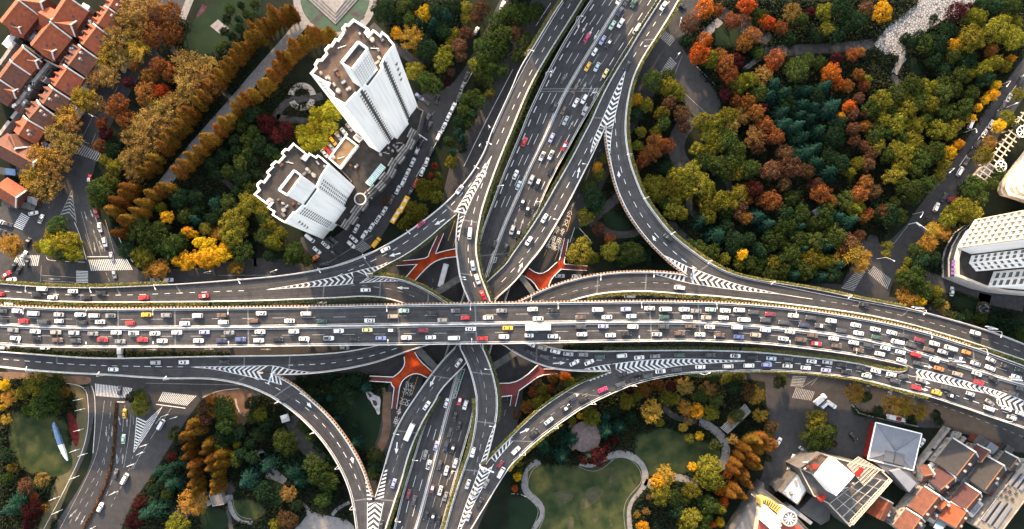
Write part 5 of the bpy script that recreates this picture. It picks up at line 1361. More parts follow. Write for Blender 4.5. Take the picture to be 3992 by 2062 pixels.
LM = {
 'b': leafmat('camphor_leaves', (.014, .030, .009), (.042, .058, .014), (.085, .090, .018)),
 'B': leafmat('dark_evergreen_leaves', (.006, .018, .010), (.017, .032, .014), (.034, .050, .018)),
 'y': leafmat('yellowing_camphor_leaves', (.050, .062, .010), (.15, .135, .016), (.27, .21, .018)),  # camphor green with sunlight put into the leaf colour
 'g': leafmat('ginkgo_leaves', (.26, .16, .012), (.50, .30, .012), (.60, .40, .03)),
 'o': leafmat('orange_maple_leaves', (.065, .030, .012), (.19, .080, .018), (.36, .16, .022)),
 'O': leafmat('bright_orange_leaves', (.14, .038, .010), (.36, .105, .012), (.52, .19, .015)),
 'r': leafmat('dark_red_leaves', (.016, .005, .007), (.048, .011, .011), (.10, .024, .013)),
 'p': leafmat('plane_leaves', (.085, .058, .018), (.24, .155, .042), (.40, .26, .07)),
 'Y': leafmat('lemon_camphor_leaves', (.075, .085, .010), (.27, .235, .018), (.44, .36, .03)),
 'P': leafmat('golden_plane_leaves', (.13, .085, .016), (.30, .19, .028), (.42, .28, .05)),
 'k': leafmat('rusty_brown_leaves', (.036, .022, .014), (.105, .056, .027), (.20, .105, .04)),
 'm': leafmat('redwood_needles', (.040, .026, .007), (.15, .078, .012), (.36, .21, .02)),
 'c': leafmat('cedar_needles', (.005, .022, .017), (.017, .046, .034), (.045, .080, .055)),
}
M['bark'] = mat('bark', (.060, .045, .034), .95, .3, 3)

def q_leaf(mb, p, s, n, rnd, asp=.62):
    n = (n + Vector((rnd.gauss(0, .42), rnd.gauss(0, .42), rnd.gauss(0, .42)))).normalized()
    u = n.orthogonal().normalized(); w = n.cross(u)
    a = rnd.uniform(0, 6.283); c, sn = math.cos(a), math.sin(a)
    e1 = (u*c+w*sn)*s; e2 = (w*c-u*sn)*s*asp
    mb.add([p-e1, p-e2, p+e1, p+e2], [(0, 1, 2, 3)])

def crown_round(seed, R_=5.0, H=4.4, z0=7.5, clumps=64, per=46, cr=.98, ls=.28, spread=1.0, hollow=.35):
    """domed crown of leaf clumps with gaps between them"""
    rnd = random.Random(seed); mb = MB(); cs = []
    lob = [(rnd.uniform(0, 6.283), rnd.uniform(.75, 1.12)) for _ in range(5)]
    for i in range(clumps):
        t = (i+.5)/clumps
        ph = i*2.39996 + rnd.uniform(-.3, .3)
        el = math.asin(1 - 1.42*t) if 1-1.42*t > -1 else -1.2
        rr = rnd.uniform(.58, 1.06)
        lf = 1.0
        for a, k in lob:
            lf += (k-1)*max(0, math.cos(ph-a))**3
        x = math.cos(el)*math.cos(ph)*R_*.82*rr*lf*spread
        y = math.cos(el)*math.sin(ph)*R_*.82*rr*lf*spread
        z = math.sin(el)*H*.8*rr
        k = cr*rnd.uniform(.70, 1.25)
        c = Vector((x, y, z0+z)); cs.append(c)
        for _ in range(int(per*k/cr*k/cr)):
            d = Vector((rnd.gauss(0, 1), rnd.gauss(0, 1), rnd.gauss(.25, 1))).normalized()
            p = c + Vector((d.x*k, d.y*k, d.z*k*.85))*rnd.uniform(.80, 1.06)
            q_leaf(mb, p, ls*rnd.uniform(.6, 1.2), d, rnd, .62)
    return mb, cs
def crown_wispy(seed, R_=5.2, H=4.6, z0=8.0):
    """open plane-tree crown: leaf sprays along upswept twigs"""
    rnd = random.Random(seed); mb = MB(); cs = []
    for i in range(54):
        ph = i*2.39996+rnd.uniform(-.4, .4)
        rr = math.sqrt(rnd.uniform(.02, 1))*R_
        zz = z0 + H*(1-(rr/R_)**1.6)*rnd.uniform(.35, .95) - .8
        c = Vector((math.cos(ph)*rr*.9, math.sin(ph)*rr*.9, zz)); cs.append(c)
        ax = Vector((math.cos(ph)*.8, math.sin(ph)*.8, rnd.uniform(.2, 1.0))).normalized()
        for _ in range(46):
            t = rnd.uniform(-1, 1)
            p = c + ax*t*1.35 + Vector((rnd.gauss(0, .42), rnd.gauss(0, .42), rnd.gauss(0, .36)))
            q_leaf(mb, p, .29*rnd.uniform(.6, 1.25), Vector((rnd.gauss(0, .6), rnd.gauss(0, .6), 1)), rnd)
    return mb, cs
def crown_cone(seed, R_=3.3, H=15.5, z0=2.5):
    """feathery dawn redwood: rings of drooping sprays narrowing to a tip"""
    rnd = random.Random(seed); mb = MB()
    z = 0.0
    while z < H:
        t = z/H
        r = R_*(1-t)**.50*rnd.uniform(.78, 1.10)*(.62+.38*min(1, t*5)) + .12
        n = int(7+9*(1-t))
        o = rnd.uniform(0, 6.28)
        for k in range(n):
            ph = o + 6.283*k/n + rnd.uniform(-.2, .2)
            rl = r*rnd.uniform(.72, 1.1)
            for _ in range(11):
                s = math.sqrt(rnd.uniform(.05, 1))
                p = Vector((math.cos(ph)*rl*s+rnd.gauss(0, .14), math.sin(ph)*rl*s+rnd.gauss(0, .14), z0+z+.55*s-.28*s*s+rnd.gauss(0, .13)))
                q_leaf(mb, p, .26*rnd.uniform(.7, 1.25), Vector((math.cos(ph)*.7, math.sin(ph)*.7, .9)), rnd, .55)
        z += .62
    return mb, [Vector((0, 0, z0+H*.5))]
def crown_cedar(seed, R_=5.0, H=11.0, z0=2.6):
    """cedar: tiers of long radial boughs with drooping tips"""
    rnd = random.Random(seed); mb = MB(); cs = []
    tiers = 9
    for i in range(tiers):
        t = i/(tiers-1)
        r = R_*(1-t*.84)*rnd.uniform(.85, 1.1)
        z = z0+H*t
        n = int(11-6*t); o = rnd.uniform(0, 6.28)
        for k in range(n):
            ph = o+6.283*k/n+rnd.uniform(-.22, .22); rl = r*rnd.uniform(.7, 1.12)
            d = Vector((math.cos(ph), math.sin(ph), 0)); sd = Vector((-d.y, d.x, 0))
            if i % 2 == 0 and k % 2 == 0: cs.append(d*rl*.7+Vector((0, 0, z)))
            for _ in range(int(26*rl/R_)+12):
                s = rnd.uniform(.12, 1)
                wd = .62*(1-.55*s)*(.5+rl/R_)
                off = rnd.uniform(-1, 1)
                p = d*rl*s + sd*off*wd + Vector((0, 0, z+.5*math.sin(s*2.4)-.75*s*s-.25*abs(off)+rnd.gauss(0, .08)))
                q_leaf(mb, p, .30*rnd.uniform(.7, 1.25), Vector((d.x*.5, d.y*.5, 1)), rnd, .5)
    return mb, cs
def trunk(cs, top, r0, seed, limbs=7):
    rnd = random.Random(seed); mb = MB()
    mid = top*.45
    mb.tube((0, 0, -.2), (0, 0, mid), r0, r0*.72, 7)
    mb.tube((0, 0, mid), (rnd.uniform(-.2, .2), rnd.uniform(-.2, .2), top), r0*.72, r0*.22, 6)
    for c in rnd.sample(cs, min(limbs, len(cs))):
        b = Vector((0, 0, mid*rnd.uniform(.85, 1.25)))
        m = b.lerp(c, .55)+Vector((0, 0, -.25))
        mb.tube(b, m, r0*.42, r0*.26, 5); mb.tube(m, c, r0*.26, r0*.08, 5)
    return mb
# name, category, height of the crown's middle, crown radius and label words by code
TK = {'b': ('camphor_tree', 'mid green broad-crowned tree'), 'B': ('evergreen_tree', 'dark green evergreen tree'), 'y': ('camphor_tree', 'yellow-green sunlit broadleaf tree'), 'Y': ('camphor_tree', 'lemon yellow-green broadleaf tree'),
      'g': ('ginkgo_tree', 'bright yellow ginkgo tree'), 'o': ('maple_tree', 'dull orange autumn tree'), 'O': ('maple_tree', 'vivid orange autumn tree'), 'r': ('maple_tree', 'dark red maple tree'),
      'p': ('plane_tree', 'tan and olive plane tree'), 'P': ('plane_tree', 'golden plane tree'), 'k': ('zelkova_tree', 'rusty brown autumn tree'), 'm': ('redwood_tree', 'tall narrow orange redwood tree'), 'c': ('cedar_tree', 'blue-green cedar tree')}
TMESH = {}
def tree_mesh(shape, v):
    if (shape, v) in TMESH: return TMESH[(shape, v)]
    sd = 101*v + len(shape)
    if shape == 'round': mb, cs = crown_round(sd); top = 10.2; r0 = .30; zc = 9.0
    elif shape == 'loose': mb, cs = crown_round(sd+7, 5.0, 4.6, 8.0, 84, 36, .82, .26); top = 11; r0 = .28; zc = 9.6
    elif shape == 'wispy': mb, cs = crown_wispy(sd+3); top = 11.2; r0 = .32; zc = 9.6
    elif shape == 'cone': mb, cs = crown_cone(sd+5); top = 18.5; r0 = .34; zc = 12.5
    else: mb, cs = crown_cedar(sd+9); top = 13.6; r0 = .33; zc = 8.0
    cm = mesh(shape+'_crown', mb.v, mb.f)
    cm.materials.append(None)
    tm_ = trunk(cs, top, r0, sd, 3 if shape == 'cone' else 8)
    tmesh = mesh(shape+'_trunk', tm_.v, tm_.f, M['bark'])
    TMESH[(shape, v)] = (cm, tmesh, zc)
    return TMESH[(shape, v)]
CRC = {}
def crown_data(shape, v, code):
    if (shape, v, code) not in CRC:
        d = tree_mesh(shape, v)[0].copy(); d.materials[0] = LM[code]; CRC[(shape, v, code)] = d
    return CRC[(shape, v, code)]
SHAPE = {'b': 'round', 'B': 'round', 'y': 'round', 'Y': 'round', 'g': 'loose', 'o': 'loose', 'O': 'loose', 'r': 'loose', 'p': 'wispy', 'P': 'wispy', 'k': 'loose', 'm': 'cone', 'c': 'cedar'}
NOMR = {'round': 5.2, 'loose': 5.2, 'wispy': 5.4, 'cone': 3.2, 'cedar': 4.9}
TREES = []      # root, p, code, radius, zone
PROT = {}
def deck_clear(p):
    """(gap in px from the nearest deck edge, deck height) at a point of the photograph"""
    best = (1e9, 0)
    for k, d in D.items():
        for i in range(0, d.n, 4):
            m = d.mid[i]
            hw = math.hypot(d.L[i][0]-d.Rr[i][0], d.L[i][1]-d.Rr[i][1])/2
            g_ = math.hypot(m[0]-p[0], m[1]-p[1]) - hw
            if g_ < best[0]: best = (g_, d.zf(m))
    return best
def put_tree(p, r, code, zone, rnd=random.Random(5)):
    shape = SHAPE[code]; v = rnd.randrange(4)
    zc = tree_mesh(shape, v)[2]
    r *= 1.16
    sc = r/NOMR[shape]
    hs = min(1.25, max(.42, sc**.6)) if shape != 'cone' else rnd.uniform(.88, 1.08)*min(1.1, max(.5, sc**.5))
    gap, dz = deck_clear(p)
    if gap*.12 < r+.8:                      # beside a ramp: keep the crown below the road
        top = {'round': 12.6, 'loose': 13.2, 'wispy': 12.9, 'cone': 19, 'cedar': 14}[shape]
        hs = min(hs, max(.3, (dz-1.2)/top))
    w = W(p, zc*hs); w.z = 0
    if shape not in PROT or (shape, v) not in PROT:
        root = thing('tree', None, None)
        link('trunk', tree_mesh(shape, v)[1], root)
        link('crown', crown_data(shape, v, code), root)
        PROT[(shape, v)] = root; PROT[shape] = 1
    else:
        src = PROT[(shape, v)]
        root = src.copy(); COL.objects.link(root)
        for k in ('label', 'category', 'group'):
            if k in root: del root[k]
        for ch in src.children:
            c = ch.copy(); COL.objects.link(c); c.parent = root
            if c.name.startswith('crown'): c.data = crown_data(shape, v, code)
    root.location = w
    root.rotation_euler = (rnd.gauss(0, .05), rnd.gauss(0, .05), rnd.uniform(0, 6.28))
    e = rnd.uniform(.88, 1.14) if shape != 'cone' else rnd.uniform(.86, 1.16)
    root.scale = (sc*e, sc*rnd.uniform(.9, 1.1), hs*rnd.uniform(.9, 1.08) if gap*.12 >= r+.8 else hs)
    root.name = TK[code][0]
    TREES.append((root, p, code, r, zone))
MPX = HC/F*.972
def trees(zone, s):
    t = 'S'
    for w in s.split():
        if len(w) == 3 and w[0] in 'fC' and w[1:].isdigit(): t = w; continue
        a, b, r, k = w.split(',')
        sc = 1.929 if t[0] == 'C' else 2.5791
        put_tree(px(t, float(a), float(b)), float(r)/sc*MPX, k, zone)
def wood(zone, s, kinds, rad, gap, seed):
    """fill an outline with single trees of mixed kinds"""
    p = pts(s); rnd = random.Random(seed)
    xs, ys = [q[0] for q in p], [q[1] for q in p]
    def inside(x, y):
        c = False; j = len(p)-1
        for i in range(len(p)):
            if (p[i][1] > y) != (p[j][1] > y) and x < (p[j][0]-p[i][0])*(y-p[i][1])/(p[j][1]-p[i][1])+p[i][0]: c = not c
            j = i
        return c
    for _ in range(900):
        x, y = rnd.uniform(min(xs), max(xs)), rnd.uniform(min(ys), max(ys))
        if not inside(x, y): continue
        r = rnd.uniform(*rad); ok = True
        for t in TREES:
            if math.hypot(t[1][0]-x, t[1][1]-y)*MPX < gap*(t[3]+r): ok = False; break
        if ok and deck_clear((x, y))[0]*.12 > r*.35: put_tree((x, y), r, rnd.choice(kinds), zone)
trees('beside the red roofs', 'C00 990,60,105,p 1060,180,105,p 860,290,95,p 1000,250,95,P 930,140,80,p 770,400,80,P 880,420,80,p 800,560,75,p 690,570,65,p 610,740,90,P 700,770,70,p 470,870,80,P 540,940,65,p 390,1000,70,p 500,1060,85,p 430,1090,75,p 300,1180,100,P 420,1200,85,p 240,1310,90,P 380,1290,80,p C10 320,60,105,p 230,40,80,P')
trees('along the street by the top left park', 'C00 1150,230,115,o 1280,90,105,o 1290,230,90,o 1170,150,90,k 1040,370,75,P 1130,60,90,p 1200,500,80,o 1100,580,70,o 960,620,50,r 1070,700,90,o 1200,680,72,O 1270,540,80,o 1020,510,50,o 880,790,85,o 930,880,85,o 830,830,65,o 760,930,60,o 780,1010,60,r 740,1080,60,o 820,1120,60,B 790,1190,50,y 860,1250,60,y C10 20,480,50,P 65,515,70,P 105,540,40,P')
trees('in the plane grove of the top left park', 'C00 1400,480,105,p 1490,560,105,p 1560,500,85,p 1400,620,95,p 1520,630,90,p 1380,740,85,p 1210,820,105,p 1300,780,85,p 1130,900,105,p 1040,960,85,p 1220,930,95,p 1120,1020,95,p 1000,1010,75,p 1070,1120,85,p 980,1190,75,p 1000,1270,75,p 1180,1010,70,p')
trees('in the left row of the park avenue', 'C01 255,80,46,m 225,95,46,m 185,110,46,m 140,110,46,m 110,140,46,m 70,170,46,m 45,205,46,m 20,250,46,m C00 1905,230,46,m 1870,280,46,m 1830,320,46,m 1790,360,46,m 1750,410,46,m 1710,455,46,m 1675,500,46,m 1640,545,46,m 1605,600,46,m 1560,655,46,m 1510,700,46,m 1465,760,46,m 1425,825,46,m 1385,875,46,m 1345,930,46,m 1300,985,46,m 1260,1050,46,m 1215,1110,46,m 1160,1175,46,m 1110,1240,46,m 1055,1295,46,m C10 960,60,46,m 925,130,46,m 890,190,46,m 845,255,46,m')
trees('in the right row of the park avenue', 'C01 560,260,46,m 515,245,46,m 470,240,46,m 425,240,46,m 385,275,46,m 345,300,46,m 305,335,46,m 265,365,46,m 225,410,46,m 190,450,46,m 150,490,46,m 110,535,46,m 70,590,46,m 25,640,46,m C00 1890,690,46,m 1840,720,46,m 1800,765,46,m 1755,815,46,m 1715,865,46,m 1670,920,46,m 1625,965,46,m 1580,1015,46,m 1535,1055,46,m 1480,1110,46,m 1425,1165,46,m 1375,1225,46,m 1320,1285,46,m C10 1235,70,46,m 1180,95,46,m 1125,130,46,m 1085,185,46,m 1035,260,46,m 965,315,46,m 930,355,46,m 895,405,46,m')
trees('near the ginkgos below the top left park', 'C10 740,110,95,b 790,160,80,b 720,185,70,b 830,60,70,b 810,25,60,y 1200,230,45,y 1260,300,55,g 1050,400,95,b 1180,420,95,b 1260,500,90,b 1130,500,75,b 960,550,75,B 1050,600,80,y 1330,480,75,b 1400,405,48,g 1445,425,40,g 1540,380,55,y 1640,420,50,P 1500,485,58,g 1545,530,75,g 1590,575,85,g 1665,590,75,g 1500,615,75,g 1405,630,75,g 1320,630,55,g 1690,530,50,g 1560,655,55,g 1180,690,70,P 1120,705,55,P 1760,690,55,P')
trees('on the traffic island at the left', 'C10 430,370,85,b 385,430,65,Y 480,480,95,Y 350,525,75,Y 290,530,45,Y 535,560,70,Y 460,570,70,b 560,490,55,Y 545,605,40,b')
trees('left of the shorter white tower', 'C10 1760,330,95,y 1740,420,95,y 1860,210,80,y 1880,100,60,b 1720,500,60,y 1800,255,60,b 1820,560,75,b C11 20,250,60,y 45,320,55,b 80,345,55,y 110,385,45,y 120,500,70,y 55,440,60,b 180,420,55,y 160,480,50,b 290,560,70,b 250,610,55,b 365,630,45,b 100,580,60,B')
trees('behind the taller white tower', 'C01 550,830,80,Y 470,870,80,Y 600,830,55,Y 440,950,75,Y 540,960,75,Y 350,1010,60,Y 400,1070,80,Y 470,1040,70,Y 560,775,45,Y 80,960,60,r 150,1020,70,r 220,980,70,r 110,910,50,r 50,900,50,r 20,1080,80,B 100,1140,60,B 150,1180,50,b')
trees('in the wood right of the round plaza', 'C01 1255,70,70,g 1050,230,48,g 1140,130,60,b 960,80,90,B 1110,40,60,b 1230,180,60,c 1320,170,70,c 1150,270,85,P 1195,310,55,p 1280,370,90,B 1200,390,38,y 1350,90,70,B 1420,110,70,c 1060,150,55,B 1580,60,50,y 1590,130,45,y 1650,130,60,k 1690,60,70,k 1500,250,50,y 1460,310,50,y 1420,385,60,y 1390,460,80,y 1520,340,70,k 1585,240,55,k 1530,420,55,k 1470,525,38,k 1440,605,38,r 1180,530,70,y 1270,585,85,b 1340,630,65,b 1290,660,55,b 1180,30,55,B 1480,40,60,B 1400,230,60,B')
trees('on the bank left of the upper ramp', 'C01 1810,150,80,b 1875,100,70,b 1760,250,75,b 1850,250,75,b 1700,330,75,b 1790,350,85,b 1880,330,60,B 1640,480,55,y 1700,450,75,b 1770,500,65,b 1850,520,55,b 1680,570,55,b 1740,600,55,b 1750,700,40,y 1640,720,55,b 1590,745,55,b 1660,770,55,b 1560,825,55,b 1620,850,55,B 1530,905,50,B 1590,915,50,b 1510,985,45,c 1545,1045,50,c 1450,1060,38,b 1480,1140,52,c 1550,1110,40,B 1480,1210,50,y 1340,1250,28,O 1308,1312,28,O 1360,1300,24,y C02 60,100,85,b 130,120,75,b 180,60,55,b 30,230,65,k 105,300,70,b 40,410,60,b C11 1250,60,60,y 1350,55,48,y 1350,140,55,y 1260,125,55,y 1170,240,58,y 1240,245,50,y 1150,310,58,y 1105,355,48,y 1215,295,45,y 960,180,36,k 1385,15,40,b')
trees('along the park edge by the long ramp', 'C02 1060,600,95,b 1180,640,75,y 1235,700,65,y 1170,570,55,b 930,750,58,g 1000,780,65,y 920,850,65,B 1120,850,58,y 1130,920,58,b 1190,760,68,k 1260,860,78,k 1290,940,58,k 960,980,48,y 1085,990,45,y 1090,1060,80,o 1140,1100,78,o 1040,1130,78,o 990,1190,58,o 950,1090,45,y 930,1260,55,k 640,1260,48,g 690,1200,38,y 660,1312,48,y C12 600,180,88,B 580,80,80,b 620,135,45,y 540,285,65,y 625,250,55,b 640,400,55,k 720,460,52,o 520,570,105,y 430,600,48,b 595,600,50,y 740,560,78,y 850,570,85,b 930,560,85,b 985,610,60,B 800,630,55,B')
trees('in the upper right park', 'C02 1440,40,85,O 1540,60,58,o 1340,170,78,k 1290,300,58,B 1450,310,68,O 1400,380,85,O 1480,440,78,y 1600,480,85,o 1560,420,58,o 1690,450,68,r 1640,560,78,o 1740,320,68,o 1800,270,78,o 1890,560,68,p 1855,390,58,b 1760,30,78,O 1740,130,68,k 1850,100,58,b 1900,160,58,O 1650,140,65,o 1700,610,75,y 1785,600,68,y 1620,860,68,y 1650,930,55,p 1720,860,60,p 1780,760,68,o 1835,850,78,o 1875,925,68,o 1900,1010,58,r 1820,1020,75,p 1850,1100,65,k 1700,740,58,o 1620,700,55,r 1860,700,65,b 1885,800,55,r 1440,910,75,y 1520,920,65,y 1470,1020,68,y 1540,1080,78,y 1390,1115,58,y 1470,1130,58,y 1440,1200,75,b 1530,1220,75,b 1560,970,65,b 1620,1060,75,b 1680,1120,75,b 1720,1190,65,y 1650,1200,75,b 1790,1250,85,b 1600,1280,75,b 1700,1290,65,y 1350,1290,85,y 1220,1310,75,y 1160,1250,55,B')
trees('around the winding park paths', 'C12 1080,80,105,y 1200,60,85,y 1285,30,75,y 1060,150,55,y 1300,110,68,y 1225,180,65,y 1200,250,65,y 1270,265,55,y 1145,200,55,b 1420,60,85,y 1490,110,55,y 1480,180,85,y 1580,180,78,y 1650,200,55,y 1700,130,65,y 1480,280,65,y 1600,260,55,b 1820,90,85,r 1900,160,65,o 1770,160,55,o 1760,310,55,o 1700,270,55,k 1730,210,55,k 1845,290,85,c 1920,350,65,c 1430,330,65,c 1540,430,85,c 1400,540,65,b 1500,570,75,b 1330,510,55,b 1590,620,55,y 1720,590,55,g 1700,655,45,y 1780,640,55,b 1825,710,50,b 1640,560,55,B 1860,560,65,B 1885,640,60,b 1780,470,65,B 1680,480,75,B 1610,360,50,B')
trees('around the cracked pond', 'C03 890,60,85,g 760,60,65,k 700,130,70,B 560,60,85,B 600,160,75,B 1430,85,90,r 1515,60,45,r 1585,120,85,y 1385,215,65,B 1262,140,40,B 1720,200,95,y 1805,140,65,y 1540,290,105,y 1440,330,65,g 1700,385,55,o 1850,280,85,y 1620,60,70,B 1730,40,75,B 1845,50,75,b 1210,330,75,b 1150,255,50,B 1300,310,85,B 1885,160,55,y 1100,310,50,B 1050,270,35,B')
trees('in the orange belt of the right park', 'C03 30,160,60,O 100,220,60,o 210,80,65,p 320,90,48,r 430,80,65,y 470,210,55,y 250,150,58,b 160,300,55,B 520,260,55,B 380,260,55,B 80,430,75,o 20,505,48,O 220,530,85,b 300,450,55,b 400,480,48,b 505,540,78,O 540,605,55,O 650,400,55,o 705,385,45,o 540,430,48,r 700,560,55,o 745,600,45,y 610,640,55,o 630,785,52,O 720,650,48,o 640,865,55,k 740,860,48,k 660,955,55,k 750,955,48,o 660,1050,52,k 740,1085,48,k 790,1150,55,k 680,1230,55,y 760,1225,65,k 700,725,48,k 620,1295,50,y 555,880,32,g 50,1020,90,o 30,1260,95,k 180,1260,95,k 130,1150,75,k 300,1290,68,k 20,940,55,o C13 60,180,78,o 420,120,85,o 380,60,68,k 480,185,65,o 200,150,58,b 130,40,60,k')
trees('by the street on the right edge', 'C03 1700,705,55,g 1650,745,38,g 1735,640,38,g 1600,805,36,g 1550,890,42,g 1450,1080,45,g 1385,1150,55,g 1340,1230,48,y 1800,485,48,y 1845,435,38,g 1300,1300,48,y 1735,950,52,g 1690,1065,45,P 1620,1165,75,y 1815,880,65,y 1885,960,55,b 1895,700,48,y 1740,1290,55,b C13 1450,230,105,y 1550,265,78,y 1370,320,78,y 1265,400,58,P 1325,425,55,P 1240,500,65,P 1130,545,62,b 1180,640,75,B 1255,620,60,B 1070,640,38,y 1100,770,95,b 1030,720,48,y 1060,900,80,P 1150,945,55,g 1200,850,75,b 1290,860,45,y 1280,935,55,b 1335,975,50,p 1560,70,85,b 1690,40,60,b 1600,145,75,b 1500,80,50,B 920,510,38,y 900,578,36,y')
trees('at the right street crossing', 'C13 370,620,85,y 40,645,58,y 300,690,68,b 460,645,58,y 600,180,78,b 660,225,65,y 720,300,58,o 760,275,52,o 700,120,75,o 820,100,68,k 740,30,58,o 870,260,58,o 930,285,95,B 1000,310,68,b 1060,90,95,b 1105,165,55,b 965,200,58,b 1200,50,75,b 640,565,85,P 740,590,48,P 700,650,58,P 620,490,70,k 700,440,50,k 560,560,60,k')
trees('in the garden above the winding lawn', 'C22 400,180,48,O 310,195,48,o 430,245,48,y 290,270,38,o 190,380,58,y 100,410,55,o 250,350,38,y 850,370,68,y 940,335,48,y 1000,280,55,o 875,290,38,r 1190,250,48,r 1310,270,55,p 1160,350,55,y 1225,355,38,y 1090,250,48,o 1420,340,58,b 1530,370,65,b 1490,470,58,y 1480,290,55,p 1690,185,55,y 1610,195,48,y 1520,185,45,b 1050,460,75,P 1105,530,38,y 1380,440,60,g 1300,430,55,P 1330,520,40,p 1280,570,36,P 1400,632,34,g 1330,652,38,y 590,490,75,y 505,490,28,g 800,570,62,c 450,520,32,y 690,600,75,c 420,660,85,c 240,710,65,c 370,780,75,c 560,780,50,c 700,490,52,c 630,790,75,r 530,810,52,r 700,730,52,r 755,670,40,r 310,640,60,B 900,500,50,B 1000,370,45,B')
trees('right of the winding lawn', 'C22 1790,285,70,k 1830,330,65,P 1870,480,48,P 1700,475,55,b 1640,505,36,p 1660,660,36,p 1530,700,45,b 1360,870,38,g 1480,880,105,y 1505,965,95,y 1420,935,60,y 1560,1050,36,O 1590,1132,38,O 1620,920,40,o 1090,980,75,g 1160,930,65,P 1130,1065,85,y 1200,1105,65,b 1350,1045,65,y 1320,1115,48,b 1400,1130,60,B 1480,1165,75,b 1555,1195,55,y 1240,1210,60,B 1350,1235,85,y 1295,1295,55,y 1450,1255,60,b 1510,1302,28,O 1570,1290,38,g 980,1312,48,g 935,1222,24,P 1005,1205,24,p 1030,1100,26,k 1420,1320,55,b 30,950,36,g 55,840,26,y 12,1030,28,O 55,900,24,y')
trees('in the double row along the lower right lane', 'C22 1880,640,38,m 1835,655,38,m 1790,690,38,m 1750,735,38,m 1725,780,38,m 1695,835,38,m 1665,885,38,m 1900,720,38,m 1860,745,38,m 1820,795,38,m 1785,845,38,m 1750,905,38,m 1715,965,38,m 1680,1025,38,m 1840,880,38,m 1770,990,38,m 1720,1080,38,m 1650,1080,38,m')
trees('in the garden inside the lower left ramp', 'C21 70,860,78,c 270,905,95,c 310,980,60,c 230,690,85,b 195,640,65,b 360,560,55,b 420,840,75,b 470,930,85,b 530,975,75,b 60,1060,85,B 125,1110,65,B 230,1065,52,p 215,1280,80,k 150,1295,52,y 15,480,55,y 500,1120,65,b 415,625,55,b 480,720,55,B 560,790,50,B 590,870,45,B 900,780,65,b 895,870,55,B 880,925,45,b 750,690,55,c 470,355,52,c 550,365,48,c 610,250,55,B 520,250,50,B 420,205,52,B 700,330,55,B 650,420,55,B 740,560,45,B 20,620,60,B 80,560,55,B 300,1150,40,B')
trees('in the garden at the bottom left corner', 'C20 270,230,95,y 160,310,58,y 380,280,95,b 300,420,105,b 400,400,65,b 470,285,55,o 200,430,58,b 430,190,52,b 30,250,48,g 55,350,55,P 20,430,28,g 30,520,38,P 60,760,60,B 150,1080,95,c 80,1180,75,c 160,990,36,r 190,1020,70,k 250,1200,85,r 255,1090,32,O 310,960,52,p 320,1180,28,P 90,870,36,P 40,960,48,b 200,1300,60,r 1050,400,85,y 1030,330,45,b 970,335,40,B')
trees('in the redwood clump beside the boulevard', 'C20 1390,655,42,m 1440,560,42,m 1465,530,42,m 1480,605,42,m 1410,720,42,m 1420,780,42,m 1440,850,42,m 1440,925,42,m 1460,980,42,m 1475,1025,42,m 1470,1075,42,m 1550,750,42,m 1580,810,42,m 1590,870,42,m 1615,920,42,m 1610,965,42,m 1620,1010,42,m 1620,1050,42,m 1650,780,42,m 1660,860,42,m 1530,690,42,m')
trees('right of the boulevard at the lower left', 'C20 1590,370,55,O 1540,420,75,k 1605,460,55,O 1540,520,65,k 1690,430,85,b 1700,550,75,b 1660,630,55,B 1770,700,36,y 1740,785,36,y 1770,830,45,b 1800,600,55,B 1870,390,52,B 1890,490,55,b 1330,850,65,c 1260,905,55,c 1275,800,42,r 1280,1000,75,c 1230,965,60,c 1185,905,50,c 1170,1180,95,c 1090,1175,52,c 1140,1045,55,B 1025,1150,65,r 1000,1270,75,r 1250,1065,50,b 1420,1130,90,P 1480,1185,45,P 1340,1290,85,y 1275,1315,50,y 1310,620,52,b 1860,950,95,c 1905,1015,60,c 1350,640,45,k')
trees('at the lower right street corner', 'C23 100,230,52,b 125,190,26,y 380,520,75,y 420,600,85,b 340,570,70,y 480,600,70,b 340,690,70,b 440,680,65,b 300,640,50,b 500,690,32,r 400,480,50,y 670,310,68,P 735,350,52,b 960,390,72,P 1040,420,62,P 1140,460,60,P 840,450,45,B 1080,500,45,B 1280,480,40,B 1290,520,35,B 30,560,60,k 20,690,60,o 10,620,45,y 5,800,30,b')
wood('deep in the top left park', 'C10 1330,150 1700,120 1880,80 1900,250 1700,320 1620,400 1500,400 1340,330', 'BBbBc', (3.2, 4.6), .62, 1)
wood('deep in the top left park', 'C00 1760,960 1929,820 1929,1331 1640,1331 1560,1250', 'BBBb', (3.2, 4.6), .62, 2)
wood('on the lawn edge at the top left', 'C00 1720,60 1929,20 1929,150 1760,320 1640,420 1600,400', 'bB', (2.0, 3.2), .8, 3)
wood('in the cedar grove of the right park', 'C03 20,620 470,620 560,800 580,950 520,1100 560,1331 330,1331 120,980 0,800', 'ccccB', (4.0, 5.4), .55, 4)
wood('in the big camphor grove of the right park', 'C03 780,760 1100,620 1450,560 1560,700 1480,900 1400,1050 1290,1331 960,1331 860,1150 780,950', 'yybybb', (3.6, 5.2), .58, 5)
wood('at the top of the right park', 'C03 1250,420 1400,420 1750,420 1650,620 1480,560 1300,560', 'ybBB', (3.6, 5.0), .58, 6)
wood('in the wood above the jammed ramps', 'C13 -20,100 280,260 420,240 560,100 640,380 560,470 540,640 560,780 300,740 -20,740', 'bBBcbcb', (3.6, 5.2), .58, 7)
wood('at the bottom right of the office block', 'C13 1250,1020 1500,1040 1880,1060 1929,1240 1700,1120 1400,1060', 'BBb', (2.6, 4.0), .62, 8)
wood('in the dark garden inside the lower left ramp', 'C21 280,210 480,160 800,200 860,280 560,290 640,600 560,700 480,560', 'BBBc', (3.0, 4.4), .60, 9)
wood('between the lower ramps', 'C20 1640,650 1900,620 1929,900 1700,880', 'BBb', (3.0, 4.2), .62, 10)
